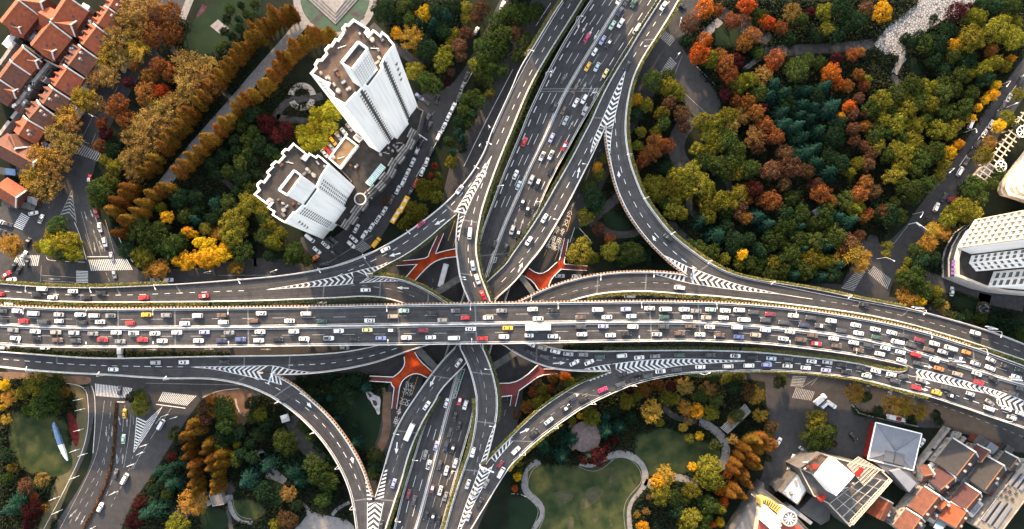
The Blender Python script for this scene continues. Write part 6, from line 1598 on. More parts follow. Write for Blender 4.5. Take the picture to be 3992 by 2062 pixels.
wood('under the bright trees below the jammed ramp', 'C22 330,340 560,330 760,220 1100,230 1500,200 1800,160 1750,260 1150,300 900,440 560,440 420,560 300,560 100,640 330,480', 'BBkBo', (2.6, 3.8), .64, 11)
wood('in the triangle beside the lower ramps', 'C22 180,200 330,200 420,160 600,170 460,230 200,420 20,500 100,330', 'okyBb', (2.4, 3.4), .66, 12)
# ================================================================ BUILDINGS
def poly(s, z): return [(W(p, z).x, W(p, z).y) for p in pts(s)]
def inset(P, d):
    n = len(P)
    a = sum(P[i][0]*P[(i+1) % n][1]-P[(i+1) % n][0]*P[i][1] for i in range(n))
    s = 1 if a > 0 else -1
    out = []
    for i in range(n):
        p0, p1, p2 = Vector(P[i-1]), Vector(P[i]), Vector(P[(i+1) % n])
        e1, e2 = (p1-p0).normalized(), (p2-p1).normalized()
        n1, n2 = Vector((-e1.y, e1.x))*s, Vector((-e2.y, e2.x))*s
        b = n1+n2
        if b.length < .2: b = n1
        b.normalize()
        k = d/max(.45, b.dot(n1))
        out.append((p1.x+b.x*k, p1.y+b.y*k))
    return out
def flat_block(root, P, z0, z1, wall, roof, par=1.0, pt=.45, name='wall', parapet_m=None):
    """walls, a sunken flat roof and a parapet standing round it, each a part"""
    n = len(P)
    Q = inset(P, pt)
    m = MB()
    a = sum(P[i][0]*P[(i+1) % n][1]-P[(i+1) % n][0]*P[i][1] for i in range(n))
    if a < 0: P = P[::-1]; Q = Q[::-1]
    for i in range(n):
        j = (i+1) % n
        m.quad((*P[i], z0), (*P[j], z0), (*P[j], z1), (*P[i], z1))
    w = m.build(name, M[wall], root)
    m = MB()
    for i in range(n):
        j = (i+1) % n
        m.quad((*P[i], z1), (*P[j], z1), (*Q[j], z1), (*Q[i], z1))
        m.quad((*Q[j], z1-par), (*Q[i], z1-par), (*Q[i], z1), (*Q[j], z1))
    m.build('parapet', M[parapet_m or wall], root)
    m = MB(); m.prism(Q, z1-par-.3, z1-par)
    r = m.build('roof', M[roof], root)
    return w, r
def base(P):
    x = sum(p[0] for p in P)/len(P); y = sum(p[1] for p in P)/len(P)
    return (x, y, 0)
def facade(root, a, b, z0, z1, cols, rows, ww, wh, m='tower_window', name='window', off=.03, u0=0.0, u1=1.0, frame=None):
    """one window object per opening on the wall from a to b; a frame is a sub-part"""
    a, b = Vector((a[0], a[1], 0)), Vector((b[0], b[1], 0))
    d = (b-a).normalized(); n = Vector((d.y, -d.x, 0))
    if n.dot(Vector((0, 0, 0))-a) < 0: n = -n
    L_ = (b-a).length
    w = MB(); w.box(0, 0, 0, ww, .08, wh)
    me = mesh(name, w.v, w.f, M[m])
    fm = None
    if frame:
        f = MB(); f.box(0, 0, wh/2+.12, ww+.3, .24, .2); f.box(0, 0, -wh/2-.12, ww+.3, .24, .2)
        fm = mesh('sill', f.v, f.f, M[frame])
    ang = math.atan2(d.y, d.x)
    for i in range(cols):
        for j in range(rows):
            o = link(name, me, root)
            p = a + d*(L_*(u0+(u1-u0)*(i+.5)/cols)) + n*off
            o.location = (p.x, p.y, z0+(z1-z0)*(j+.5)/rows)
            o.rotation_euler = (0, 0, ang)
            if fm: link('sill', fm, o)
def at(s, z):
    return W(pts(s)[0], z)

# ---- taller white tower
T1 = 't6 15,465 60,415 48,395 75,350 105,350 145,300 130,275 165,235 185,235 220,180 240,190 280,130 268,105 300,65 320,70 365,25 490,105 465,135 485,160 525,110 580,155 595,125 650,170 655,185 700,235 625,330 590,400 608,420 487,580 452,560 395,635 385,628 300,720 250,690 195,660 200,630 150,580 165,545 140,540'
P1 = poly(T1, 84)
t = thing('apartment_tower', 'tall white apartment tower with stepped parapet and rooftop machine house', 'tower')
flat_block(t, P1, 0, 84, 'white_wall', 'roof_dark', 1.3, .55)
def pe(s, z): v = at(s, z); return (v.x, v.y)
facade(t, pe('t6 625,330', 84), pe('t6 590,400', 84), 12, 81, 2, 22, 1.0, 1.45, off=.04)
facade(t, pe('t6 452,560', 84), pe('t6 395,635', 84), 12, 81, 2, 22, 1.0, 1.45, off=.04)
for a, b in (('t6 625,330', 't6 590,400'), ('t6 452,560', 't6 395,635')):
    A_, B_ = at(a, 84), at(b, 84)
    d = (B_-A_).normalized(); n = Vector((d.y, -d.x, 0)); n = n if n.dot(-A_) > 0 else -n
    m = MB(); c = A_.lerp(B_, .5)+n*.06
    m.box(c.x, c.y, 46, 1.2, .10, 74, math.atan2(d.y, d.x)); m.build('service_shaft', M['grey_wall'], t)
A_, B_ = at('t6 700,235', 84), at('t6 625,330', 84)
d = (B_-A_).normalized(); n = Vector((d.y, -d.x, 0)); n = n if n.dot(-A_) > 0 else -n
for i in range(4):
    c = A_.lerp(B_, .42+.04*i)+n*.05
    m = MB(); m.box(c.x, c.y, 70-i*5.2, 1.4, .12, 1.0, math.atan2(d.y, d.x)); m.box(c.x, c.y, 69.2-i*5.2, .5, .12, 1.7, math.atan2(d.y, d.x)+.0); m.build('vent', M['dark_steel'], t)
facade(t, pe('t6 15,465', 84), pe('t6 140,540', 84), 8, 81, 1, 20, 1.2, 1.3, off=.04)
PH = poly('t6 270,385 408,215 485,272 355,440', 102)
m = MB(); m.prism(PH, 82.7, 102); 
ph = m.build('machine_house', M['white_wall'], t)
Qp = inset(PH, .5); m = MB(); m.prism(Qp, 102.0, 102.01); m.build('roof', M['roof_dark'], ph)
for i in range(4):
    p, q = PH[i], PH[(i+1) % 4]; m = MB()
    m.box((p[0]+q[0])/2, (p[1]+q[1])/2, 102.5, math.hypot(q[0]-p[0], q[1]-p[1])+.4, .45, 1.1, math.atan2(q[1]-p[1], q[0]-p[0])); m.build('parapet', M['white_wall'], ph)
a_, b_ = at('t6 355,440', 102), at('t6 485,272', 102)
d = (b_-a_).normalized(); n = Vector((d.y, -d.x, 0)); n = n if n.dot(-a_) > 0 else -n
m = MB()
for i in range(9):
    c = a_.lerp(b_, (i+.5)/9)+n*.05; m.box(c.x, c.y, 92.5, .14, .12, 15, math.atan2(d.y, d.x))
for i in range(7):
    c = a_.lerp(b_, .5)+n*.045; m.box(c.x, c.y, 86+i*2.1, (b_-a_).length*.94, .10, .14, math.atan2(d.y, d.x))
m.build('facing_grid', M['concrete'], ph)
def roof_clutter(root, s, z, seed, n=14):
    rnd = random.Random(seed)
    for p in pts(s):
        c = W(p, z); k = rnd.random()
        m = MB()
        if k < .35:
            m.tube((c.x, c.y, z), (c.x, c.y, z+rnd.uniform(1, 1.8)), rnd.uniform(.5, .9), n=12); m.build('water_tank', M['plaster'], root)
        elif k < .8:
            m.box(c.x, c.y, z+.4, rnd.uniform(.7, 1.9), rnd.uniform(.6, 1.2), .8, rnd.choice([.62, -.95])); m.build('roof_unit', M[rnd.choice(['plaster', 'grey_wall', 'corrugated', 'brick', 'dark_steel'])], root)
        else:
            m.tube((c.x-1.5, c.y, z+.2), (c.x+1.5, c.y+rnd.uniform(-1, 1), z+.25), .12, n=6); m.tube((c.x, c.y, z), (c.x, c.y, z+2.2), .07, n=5); m.build('roof_pipe', M['steel'], root)
roof_clutter(t, 't6 300,125 500,195 520,200 225,440 160,500 180,515 245,480 290,540 340,590 540,265 570,285 575,345 275,265 460,150 560,380 215,560 420,150 110,470 600,200 320,600 250,610', 82.7, 3)
# ---- shorter white tower
T2 = 'f11 835,625 885,575 865,540 870,515 910,480 935,495 985,430 963,405 970,390 1018,345 1005,330 1055,285 1085,295 1135,235 1113,215 1120,195 1155,160 1180,170 1235,105 1370,215 1340,262 1350,270 1395,205 1460,245 1480,225 1530,258 1550,282 1600,318 1520,445 1472,550 1495,568 1360,755 1330,738 1268,808 1240,812 1155,915 1105,888 1018,830 1035,800 1010,785 970,755 1015,705 985,690 965,725'
P2 = poly(T2, 60)
t = thing('apartment_tower', 'shorter white tower with black roof and long facing wall beside the podium', 'tower')
flat_block(t, P2, 0, 60, 'white_wall', 'roof_felt', 1.3, .55)
facade(t, pe('f11 1520,445', 60), pe('f11 1472,550', 60), 10, 57, 3, 15, .95, 1.4, off=.04)
facade(t, pe('f11 1330,738', 60), pe('f11 1268,808', 60), 10, 57, 3, 15, .95, 1.4, off=.04)
A_, B_ = at('f11 1240,812', 60), at('f11 1155,915', 60)
d = (B_-A_).normalized(); n = Vector((d.y, -d.x, 0)); n = n if n.dot(-A_) > 0 else -n
for i in range(4):
    c = A_.lerp(B_, .45+.05*i)+n*.05
    m = MB(); m.box(c.x, c.y, 47-i*4.6, 1.4, .12, 1.0, math.atan2(d.y, d.x)); m.box(c.x, c.y, 46.2-i*4.6, .5, .13, 1.7, math.atan2(d.y, d.x)); m.build('vent', M['dark_steel'], t)
PH = poly('f11 1095,585 1250,385 1325,440 1180,640', 80)
m = MB(); m.prism(PH, 58.7, 80); ph = m.build('machine_house', M['white_wall'], t)
m = MB(); m.prism(inset(PH, .5), 80.0, 80.01); m.build('roof', M['roof_dark'], ph)
for i in range(4):
    p, q = PH[i], PH[(i+1) % 4]; m = MB()
    m.box((p[0]+q[0])/2, (p[1]+q[1])/2, 80.5, math.hypot(q[0]-p[0], q[1]-p[1])+.4, .45, 1.1, math.atan2(q[1]-p[1], q[0]-p[0])); m.build('parapet', M['white_wall'], ph)
roof_clutter(t, 'f11 1120,330 1340,245 1330,260 1010,680 1030,690 1090,680 1140,720 1170,750 1145,785 1240,720 1300,720 1400,400 1430,420 1385,380 1450,440 1560,350 1485,310 1350,420 1200,300 1140,830', 58.7, 5)
# ---- podium between the towers, with its scalloped cornice
t = thing('podium', 'low black-roofed podium with pale scalloped cornice between the white towers', 'building')
PP = poly('t7 245,510 400,300 560,130 800,20 885,60 835,235 750,335 660,440 640,510 560,640 470,705 C11 860,100 800,180 690,330 650,385 560,330 450,250 t7 330,600', 11)
flat_block(t, PP, 0, 11, 'grey_wall', 'roof_felt', .9, .4)
def cornice(root, s, n, z, wid=3.4):
    p = resample(pts(s), n+1)
    for i in range(n):
        a, b = W(p[i], z), W(p[i+1], z)
        d = (b-a).normalized(); nn = Vector((d.y, -d.x, 0)); nn = nn if nn.dot(-a) > 0 else -nn
        c = a.lerp(b, .5)+nn*(.9 if i % 2 else -.5)
        m = MB(); L_ = (b-a).length*1.12; ang = math.atan2(d.y, d.x)
        for k in range(3):
            q = c+nn*(k-1)*1.05
            m.box(q.x, q.y, z-.9-k*.75, L_, .62, 1.7-.1*k, ang); m.box(q.x+nn.x*.5, q.y+nn.y*.5, z-1.25-k*.75, L_*.98, .50, 1.0, ang, 1)
        m.build('cornice', [M['plaster'], M['grey_wall']], root)
cornice(t, 't7 815,205 752,330', 2, 12.2)
cornice(t, 't7 752,335 660,445 600,560 470,695 C11 860,100 800,180 690,330 655,385', 13, 12.2)
m = MB(); a_, b_ = at('t7 460,630', 11), at('t7 580,482', 11); d = (b_-a_).normalized(); nn = Vector((-d.y, d.x, 0))
m.box((a_.x+b_.x)/2, (a_.y+b_.y)/2, 11.0, (b_-a_).length, 3.0, 1.8, math.atan2(d.y, d.x)); sk = m.build('skylight', M['teal_glass'], t)
m = MB()
for i in range(14):
    c = a_.lerp(b_, (i+.5)/14); m.box(c.x, c.y, 11.96, .22, 3.1, .14, math.atan2(d.y, d.x))
m.build('glazing_bar', M['steel'], sk)
c = at('t7 405,740', 11); m = MB()
m.tube((c.x, c.y, 7), (c.x, c.y, 12.6), 2.9, n=24); dr = m.build('drum', M['limewash'], t)
m = MB(); m.tube((c.x, c.y, 12.6), (c.x, c.y, 12.62), 2.3, n=24); m.build('drum_opening', M['roof_felt'], dr)
roof_clutter(t, 't7 370,495 375,505 380,480 620,350 650,370 680,340 690,370 600,380 660,330 700,310 560,400 340,400 330,480', 10.1, 8)
t = thing('annexe', 'small annexe with tan flat roof and white rim beside the car park', 'building')
flat_block(t, poly('t7 155,425 285,250 385,325 245,505', 13), 0, 13, 'white_wall', 'roof_tan', .7, .7)
roof_clutter(t, 't7 255,428 200,420', 12.3, 2)
t = thing('gatehouse', 'tiny white flat-roofed lodge beside the tan roofed annexe', 'building')
flat_block(t, poly('t7 345,265 370,238 425,275 395,300', 6), 0, 6, 'white_wall', 'concrete', .4, .3)

# ---- office complex on the right edge
t = thing('office_block', 'white high-rise with gridded facade rising from a curved glass podium', 'office building')
PD = poly('t1 130,492 128,380 150,300 200,212 280,150 345,122 760,60 760,620 430,590 300,560', 0)
flat_block(t, PD, 0, 11, 'limewash', 'roof_felt', .8, 1.2, parapet_m='cream_wall')
for a, b, c_ in (('t1 130,492', 't1 128,380', 4), ('t1 128,380', 't1 150,300', 3), ('t1 150,300', 't1 200,212', 4), ('t1 200,212', 't1 280,150', 4)):
    facade(t, pe(a, 0), pe(b, 0), 1, 9.6, c_, 2, 2.2, 3.0, m='glass', off=.05, name='curtain_pane')
for i in range(4):
    c = at(('t1 214,390', 't1 212,412', 't1 210,440', 't1 208,465')[i], 11)
    m = MB(); m.box(c.x-1, c.y, 11.35, 1.3, 1.3, .5); m.build('sign_letter', M['sign_purple'], t)
def wing(s, z0, z1, e, cols, rows, ww, wh, extra=None):
    P = poly(s, z0)
    m = MB(); m.prism(P, z0-1, z1); w = m.build('wing', M['white_wall'], t)
    facade(w, pe(e[0], z0), pe(e[1], z0), z0+1, z1-1, cols, rows, ww, wh, m='tower_window', off=.04)
    # projecting floor slabs and fins make the relief the windows sit in
    A_, B_ = at(e[0], z0), at(e[1], z0); A_.z = B_.z = 0
    d = (B_-A_).normalized(); n = Vector((d.y, -d.x, 0)); n = n if n.dot(-A_) > 0 else -n
    m = MB(); L_ = (B_-A_).length; ang = math.atan2(d.y, d.x)
    for j in range(rows+1):
        c = A_.lerp(B_, .5)+n*.3; m.box(c.x, c.y, z0+1+(z1-z0-2)*j/rows, L_, .7, .55, ang)
    for i in range(cols+1):
        c = A_.lerp(B_, i/cols)+n*.27; m.box(c.x, c.y, (z0+z1)/2, .5, .55, z1-z0, ang)
    m.build('facade_grid', M['cream_wall'] if extra else M['white_wall'], w)
    return w
wing('t1 235,305 345,130 800,70 800,335 320,342', 11, 78, ('t1 235,305', 't1 345,130'), 6, 16, 1.8, 2.5, True)
wing('t1 310,400 350,446 800,430 800,345 325,352', 11, 78, ('t1 310,400', 't1 350,446'), 2, 16, 1.5, 1.9)
wing('t1 465,460 430,552 800,580 800,455', 11, 70, ('t1 465,460', 't1 430,552'), 2, 14, 2.4, 2.6)
A_, B_ = at('t1 325,352', 11), at('t1 310,400', 11)
facade(t, (A_.x, A_.y), (B_.x, B_.y), 12, 76, 2, 16, 1.3, 1.8, off=.05)
# ---- round-cornered block above it
t = thing('apartment_block', 'cream round-cornered block with banded balconies at the right edge', 'building')
PB = poly('t0 430,612 398,604 386,580 392,548 440,480 560,330 760,200 760,700 523,645', 0)
m = MB(); m.prism(PB, 0, 34, 0, 0); m.build('wall', M['cream_wall'], t)
for j in range(9):
    z = 3+j*3.7; m = MB()
    Q = inset(PB, -1.15); m.prism(Q, z, z+.9, bottom=True); m.build('balcony_band', M['white_wall'] if j % 2 else M['cream_wall'], t)
t = thing('canopy_frame', 'long cream canopy of slanted beams with two ring ornaments by the parked cars', 'canopy')
a_, b_ = at('t0 300,530', 7), at('t0 540,190', 7); d = (b_-a_).normalized(); nn = Vector((-d.y, d.x, 0)); ang = math.atan2(d.y, d.x); L_ = (b_-a_).length
for o in (-1.6, 1.6):
    m = MB(); c = a_.lerp(b_, .5)+nn*o; m.box(c.x, c.y, 7, L_, .5, .6, ang); m.build('long_beam', M['cream_wall'], t)
for i in range(15):
    c = a_.lerp(b_, (i+.5)/15); m = MB(); m.box(c.x, c.y, 7.5, .45, 6.4, .4, ang); m.build('cross_beam', M['cream_wall'], t)
for i in range(6):
    c = a_.lerp(b_, (i+.5)/6)+nn*1.6; m = MB(); m.tube((c.x, c.y, 0), (c.x, c.y, 7), .28, n=8); m.build('post', M['cream_wall'], t)
def torus(c, R_, r, n=28, k=8):
    m = MB(); vs = []
    for i in range(n):
        A = 6.2832*i/n
        for j in range(k):
            B = 6.2832*j/k
            vs.append((c.x+(R_+r*math.cos(B))*math.cos(A), c.y+(R_+r*math.cos(B))*math.sin(A), c.z+r*math.sin(B)))
    m.add(vs, [(i*k+j, ((i+1) % n)*k+j, ((i+1) % n)*k+(j+1) % k, i*k+(j+1) % k) for i in range(n) for j in range(k)])
    return m
for s in ('t0 405,455', 't0 515,278'):
    c = at(s, 9); c.z = 9
    m = torus(c, 2.5, .3)
    for i in range(3):
        A = i*1.047; m.tube((c.x-2.4*math.cos(A), c.y-2.4*math.sin(A), 9), (c.x+2.4*math.cos(A), c.y+2.4*math.sin(A), 9), .14, n=6)
    m.tube((c.x, c.y, 7), (c.x, c.y, 9), .25, n=8); m.build('ring_ornament', M['white_wall'], t)
m = MB(); P = poly('t0 300,490 345,440 380,465 335,515', 6); m.prism(P, 0, 6); m.build('entrance_drum', M['plaster'], t)

# ---- pitched-roof houses
HOUSES = []
def house(label, s, wl, wr, zr, ze, roof='tile_red', dorm=0, chim=1, annex=2, wall='brick', cross=None, party=True, seed=1, cat='house'):
    """ridge from a to b; wl and wr: reach of the slopes left and right of it"""
    rnd = random.Random(seed*17+3)
    A_, B_ = [W(p, zr) for p in pts(s)]
    if B_.x < A_.x: A_, B_ = B_, A_          # so that the left slope faces the low sun
    mid = A_.lerp(B_, .5); d = (B_-A_); d.z = 0; L_ = d.length; d.normalize()
    ang = math.atan2(d.y, d.x)
    t = thing('terrace_house', label, cat, (mid.x, mid.y, 0), ang, group='tiled terrace houses')
    h = L_/2-.06
    # local frame: x along the ridge, +y to the left of it
    zl, zrr = ze, ze
    m = MB()
    for (y0, z0_) in ((wl, zl), (-wr, zrr)):
        o = .55 if y0 > 0 else -.55
        e = (y0+o, z0_-.25)
        q = [(-h, 0, zr), (h, 0, zr), (h, e[0], e[1]), (-h, e[0], e[1])]
        up = [(x, y, z+.18) for x, y, z in q]
        if y0 > 0: 
            m.add(up, [(0, 1, 2, 3)] if False else [(0, 1, 2, 3)])
        else: m.add(up, [(3, 2, 1, 0)])
        m.add([q[2], q[3], up[3], up[2]], [(0, 1, 2, 3)]); m.add(q, [(0, 1, 2, 3)])
        for k in (-h, h):
            m.add([(k, 0, zr), (k, e[0], e[1]), (k, e[0], e[1]+.18), (k, 0, zr+.18)], [(0, 1, 2, 3)])
    r = m.build('roof', M[roof], t)
    m = MB(); m.box(0, 0, zr+.22, L_-.2, .42, .2); m.build('ridge_cap', M['tile_ridge'], r)
    m = MB(); y1, y2 = wl-.05, -wr+.05
    for k in (-h, h):
        m.add([(k, y2, 0), (k, y1, 0), (k, y1, ze), (k, 0, zr-.05), (k, y2, ze)], [(0, 1, 2, 3, 4)])
    m.quad((-h, y1, 0), (h, y1, 0), (h, y1, ze), (-h, y1, ze)); m.quad((h, y2, 0), (-h, y2, 0), (-h, y2, ze), (h, y2, ze))
    m.build('wall', M[wall], t)
    if party:
        m = MB(); k = h+.02
        prof = [(y2-.5, ze+.2), (0, zr+.75), (y1+.5, ze+.2)]
        for i in range(2):
            (ya, za), (yb, zb) = prof[i], prof[i+1]
            e = .32
            vs = [(k-e, ya, za-.6), (k+e, ya, za-.6), (k+e, yb, zb-.6), (k-e, yb, zb-.6), (k-e, ya, za), (k+e, ya, za), (k+e, yb, zb), (k-e, yb, zb)]
            m.add(vs, [(0, 1, 2, 3), (7, 6, 5, 4), (0, 4, 5, 1), (1, 5, 6, 2), (2, 6, 7, 3), (3, 7, 4, 0)])
        m.build('party_wall', M['limewash'], t)
    for i in range(dorm):
        x = -h+(i+.5)*2*h/dorm; ybig = wl*.92; zt = ze+(zr-ze)*.72; w = min(1.5, h/dorm*.55)
        m = MB()
        m.add([(x-w, ybig+.9, ze+.1), (x+w, ybig+.9, ze+.1), (x, ybig+.9, zt), (x, wl*.30, zt), (x-w, wl*.62, ze+.9), (x+w, wl*.62, ze+.9)],
              [(0, 2, 3, 4), (2, 1, 5, 3)])
        m.build('dormer', M[roof], r)
        m = MB(); m.add([(x-w, ybig+.88, ze-1.6), (x+w, ybig+.88, ze-1.6), (x+w, ybig+.88, ze+.1), (x, ybig+.88, zt-.05), (x-w, ybig+.88, ze+.1)], [(4, 3, 2, 1, 0)]); m.build('dormer_wall', M[wall], r)
    for i in range(chim):
        x = rnd.uniform(-h*.7, h*.7); y = -wr*rnd.uniform(.15, .6); z = zr-(zr-ze)*(-y/wr)
        m = MB(); m.box(x, y, z+.6, 1.0, .7, 2.2); m.box(x, y, z+1.75, 1.2, .9, .2); ch = m.build('chimney', M['plaster'], r)
        m = MB(); m.tube((x-.25, y, z+1.8), (x-.25, y, z+2.2), .14, n=6); m.tube((x+.25, y, z+1.8), (x+.25, y, z+2.2), .14, n=6); 
    for i in range(2):
        x = rnd.uniform(-h*.7, h*.7); y = -wr*rnd.uniform(.3, .7); z = zr-(zr-ze)*(-y/wr)
        m = MB(); a2 = math.atan2(zr-ze, wr)
        c, sn = math.cos(a2), math.sin(a2)
        q = []
        for dx, dy in ((-.45, -.6), (.45, -.6), (.45, .6), (-.45, .6)):
            q.append((x+dx, y+dy*c, z+.30+dy*sn))
        m.add(q, [(0, 1, 2, 3)]); m.build('roof_light', M['glass'], r)
    for i in range(annex):
        w = 2*h/annex; x = -h+w*(i+.5); dp = rnd.uniform(3.5, 6.5); z = rnd.uniform(3.6, 6.2)
        m = MB(); m.box(x, -wr-dp/2, z/2, w*rnd.uniform(.62, .9), dp, z, 0, 0); 
        ax = m.build('annexe', M[rnd.choice(['plaster', 'limewash', 'grey_wall', 'brick', 'grey_wall'])], t)
        m = MB(); ww = w*.52; m.box(x, -wr-dp/2, z+.03, ww, dp*.8, .06); m.build('annexe_roof', M[rnd.choice(['roof_dark', 'corrugated', 'grey_wall', 'roof_felt', roof])], ax)
        for _ in range(2):
            m = MB(); m.box(x+rnd.uniform(-1, 1), -wr-dp/2+rnd.uniform(-1.5, 1.5), z+.4, rnd.uniform(.6, 1.5), rnd.uniform(.5, 1.2), .8, rnd.uniform(0, 1)); m.build('roof_unit', M[rnd.choice(['white_wall', 'steel', 'corrugated', 'dark_steel'])], ax)
    wm = MB(); wm.box(0, 0, 0, 1.1, .08, 1.4); wme = mesh('window', wm.v, wm.f, M['tower_window'])
    for i in range(3):
        for z in (2.2, 5.2):
            for y in (y1+.02, y2-.02):
                if z < ze-1:
                    o = link('window', wme, t); o.location = (-h+(i+.5)*2*h/3, y, z)
    HOUSES.append(t)
    return t
hs = [
 ('red-tiled house at the top end of the terrace beside the plane trees', 't2 905,-60 838,52', 4.5, 6.5, 11.5, 8, 'tile_red', 2, 1, 1),
 ('red-tiled house second from the top in the street-side terrace', 't2 832,62 748,188', 4.6, 6.2, 11.5, 8, 'tile_red', 3, 1, 2),
 ('red-tiled house with three orange-lit gables and a clean broad slope, street-side terrace', 't2 742,202 632,345', 4.6, 6.6, 11.5, 8, 'tile_red', 3, 0, 1),
 ('red-tiled house with white chimneys on its broad street-side slope', 't2 626,362 526,497', 4.6, 6.8, 11.5, 8, 'tile_brown', 3, 2, 1),
 ('red-tiled house with a pale metal lean-to on the street-side terrace', 't2 518,517 418,662', 4.6, 6.6, 11.5, 8, 'tile_red', 3, 0, 0),
 ('red-tiled house with dark slope and two steep orange gables, street-side terrace', 't2 410,678 330,795', 5.0, 6.6, 11.5, 8, 'tile_brown', 2, 2, 1),
 ('red-tiled house with twin chimneys near the bottom of the street-side terrace', 't3 240,45 172,125', 5.2, 6.8, 11.5, 8, 'tile_brown', 2, 2, 2),
 ('red-tiled house closing the bottom end of the street-side terrace', 't3 166,132 108,222', 5.2, 6.4, 11.5, 8, 'tile_red', 1, 2, 2),
 ('big red-tiled house in the second terrace at the top edge', 't2 520,-25 398,158', 4.8, 8.0, 13, 8.5, 'tile_red', 0, 0, 2),
 ('big red-tiled house in the middle of the second terrace', 't2 390,172 242,355', 4.6, 8.5, 13, 8.5, 'tile_red', 0, 0, 2),
 ('cross gable house with orange-lit tip between the second terrace roofs', 't2 400,168 545,192', 3.8, 3.4, 12.5, 8.5, 'tile_red', 0, 0, 0),
 ('small orange gable house at the lower end of the second terrace', 't2 300,362 402,398', 3.0, 2.8, 11, 8, 'tile_red', 0, 0, 0),
 ('gable house reaching left from the second terrace', 't2 292,92 395,152', 4.6, 4.2, 12.5, 8.5, 'tile_red', 0, 0, 0),
 ('red-tiled house at the upper left corner', 't2 150,5 12,178', 5.0, 7.6, 13, 8.5, 'tile_red', 0, 0, 2),
 ('cross gable house at the upper left corner', 't2 158,2 315,22', 4.0, 4.6, 12.5, 8.5, 'tile_red', 0, 0, 0),
 ('small gable roofed house under the upper left corner house', 't2 55,196 145,214', 2.8, 2.6, 11, 7.5, 'tile_red', 0, 0, 0),
 ('red-tiled house at the upper end of the third terrace', 't2 185,368 97,468', 4.4, 7.0, 12, 8, 'tile_red', 0, 0, 2),
 ('red-tiled house with small gables in the middle of the third terrace', 't2 93,476 2,598', 4.4, 7.0, 12, 8, 'tile_brown', 0, 0, 2),
 ('red-tiled house cut by the left edge at the end of the third terrace', 't2 -4,606 -90,720', 4.4, 7.0, 12, 8, 'tile_brown', 0, 0, 2),
 ('tiny orange gable over the third terrace yards', 't2 205,458 275,470', 2.0, 2.2, 10.5, 8, 'tile_red', 0, 0, 0),
 ('lowest tiny orange gable of the third terrace', 't2 30,680 105,700', 2.0, 2.2, 10.5, 8, 'tile_red', 0, 0, 0),
 ('long tan-lit roofed house lying across the lower left terraces', 't3 -30,262 200,385', 5.6, 5.4, 12, 8, 'tile_brown', 0, 0, 0),
 ('brown cross gable house above the tan-lit long roof', 't3 60,215 95,300', 4.4, 4.6, 12, 8, 'tile_brown', 0, 0, 0),
 ('low red house with white party walls beside the left street crossing', 't3 -20,515 100,590', 4.6, 4.6, 9, 6, 'tile_red', 0, 0, 0),
 ('large house with black and maroon slopes in the lower right terraces', 't5 596,225 458,400', 8.6, 6.2, 13, 8.5, 'tile_split', 0, 2, 1),
 ('maroon hipped house below the black and maroon roof', 't5 452,408 345,500', 6.0, 4.0, 12, 8, 'tile_maroon', 0, 1, 1),
 ('black-roofed house with white curved gable walls, lower right terraces', 't5 802,322 668,500', 5.8, 5.4, 13, 8.5, 'tile_grey', 0, 2, 1),
 ('small black-roofed house at the far right end of the terraces', 't5 905,270 850,345', 4.0, 3.8, 11, 8, 'tile_grey', 0, 1, 0),
 ('maroon-roofed house left of the long beige hall', 't5 632,520 520,650', 5.4, 4.6, 12, 8, 'tile_maroon', 0, 1, 1),
 ('bright red-roofed house near the bottom edge beside the beige hall', 't5 535,650 452,775', 5.6, 4.6, 12, 8, 'tile_red', 0, 2, 0),
 ('red-brown roofed house with skylights beside the white lane, bottom right', 't5 335,540 215,690', 5.0, 5.2, 12, 8, 'tile_brown', 0, 2, 1),
 ('red-brown roofed house at the bottom edge below the white lane', 't5 205,700 110,830', 5.0, 5.2, 12, 8, 'tile_brown', 0, 2, 1),
 ('orange-lit gabled house beside the terraced office roof', 't4 900,580 830,715', 3.4, 5.0, 12, 7.5, 'tile_red', 0, 0, 1),
 ('small dark-roofed house between the pale pavilion and the maroon hipped house', 't5 300,385 225,400', 3.4, 3.6, 10, 7, 'tile_brown', 0, 0, 1),
 ('narrow maroon house behind the black gabled house', 't5 700,215 640,300', 3.6, 3.2, 11, 7.5, 'tile_maroon', 0, 1, 0),
 ('maroon house with white roof boxes above the bottom right corner houses', 't5 405,590 350,640', 3.2, 3.2, 10, 7, 'tile_red', 0, 1, 1),
]
for i, a in enumerate(hs):
    house(a[0], a[1], a[2], a[3], a[4], a[5], a[6], a[7], a[8], a[9], wall='brick' if i < 24 else 'plaster', seed=i)
t = thing('lean_to', 'pale blue-grey metal lean-to on the street side of the terrace', 'shed')
m = MB(); P = poly('t2 640,590 700,610 620,700 545,690 575,660', 6); m.prism(P, 0, 6); m.build('wall', M['corrugated'], t)
# white back-lane walls of the terraces
def wall_line(label, s, h, w=.5, m_='plaster', cat='wall', name='boundary_wall'):
    p = [W(q, h) for q in pts(s)]
    m = MB()
    for a, b in zip(p[:-1], p[1:]):
        d = b-a; m.box((a.x+b.x)/2, (a.y+b.y)/2, h/2, d.length+w, w, h, math.atan2(d.y, d.x))
    tag(m.build(name, M[m_]), label, cat)
wall_line('white back-lane wall behind the third red-roofed terrace', 't2 370,480 240,640 130,784', 6, 1.6)
wall_line('white back-lane wall at the left edge between terraces', 't2 105,330 0,480', 6, 1.6)
wall_line('dark party wall between the second and third terraces', 't2 185,345 330,450 470,520', 9, .8, 'grey_wall')
wall_line('white yard wall at the left edge above the low red house', 't3 150,20 60,130 0,210', 5, 1.6)
wall_line('long white wall along the market yard right of the pale pavilion', 't5 405,62 290,210 155,375', 4, 1.4)
wall_line('white wall on the near side of the market stalls', 't5 520,130 380,300 240,440 120,590 30,720', 5, 1.6)
wall_line('stained wall between the market yard and the black-roofed house', 't5 490,95 330,290', 5, 1.2)
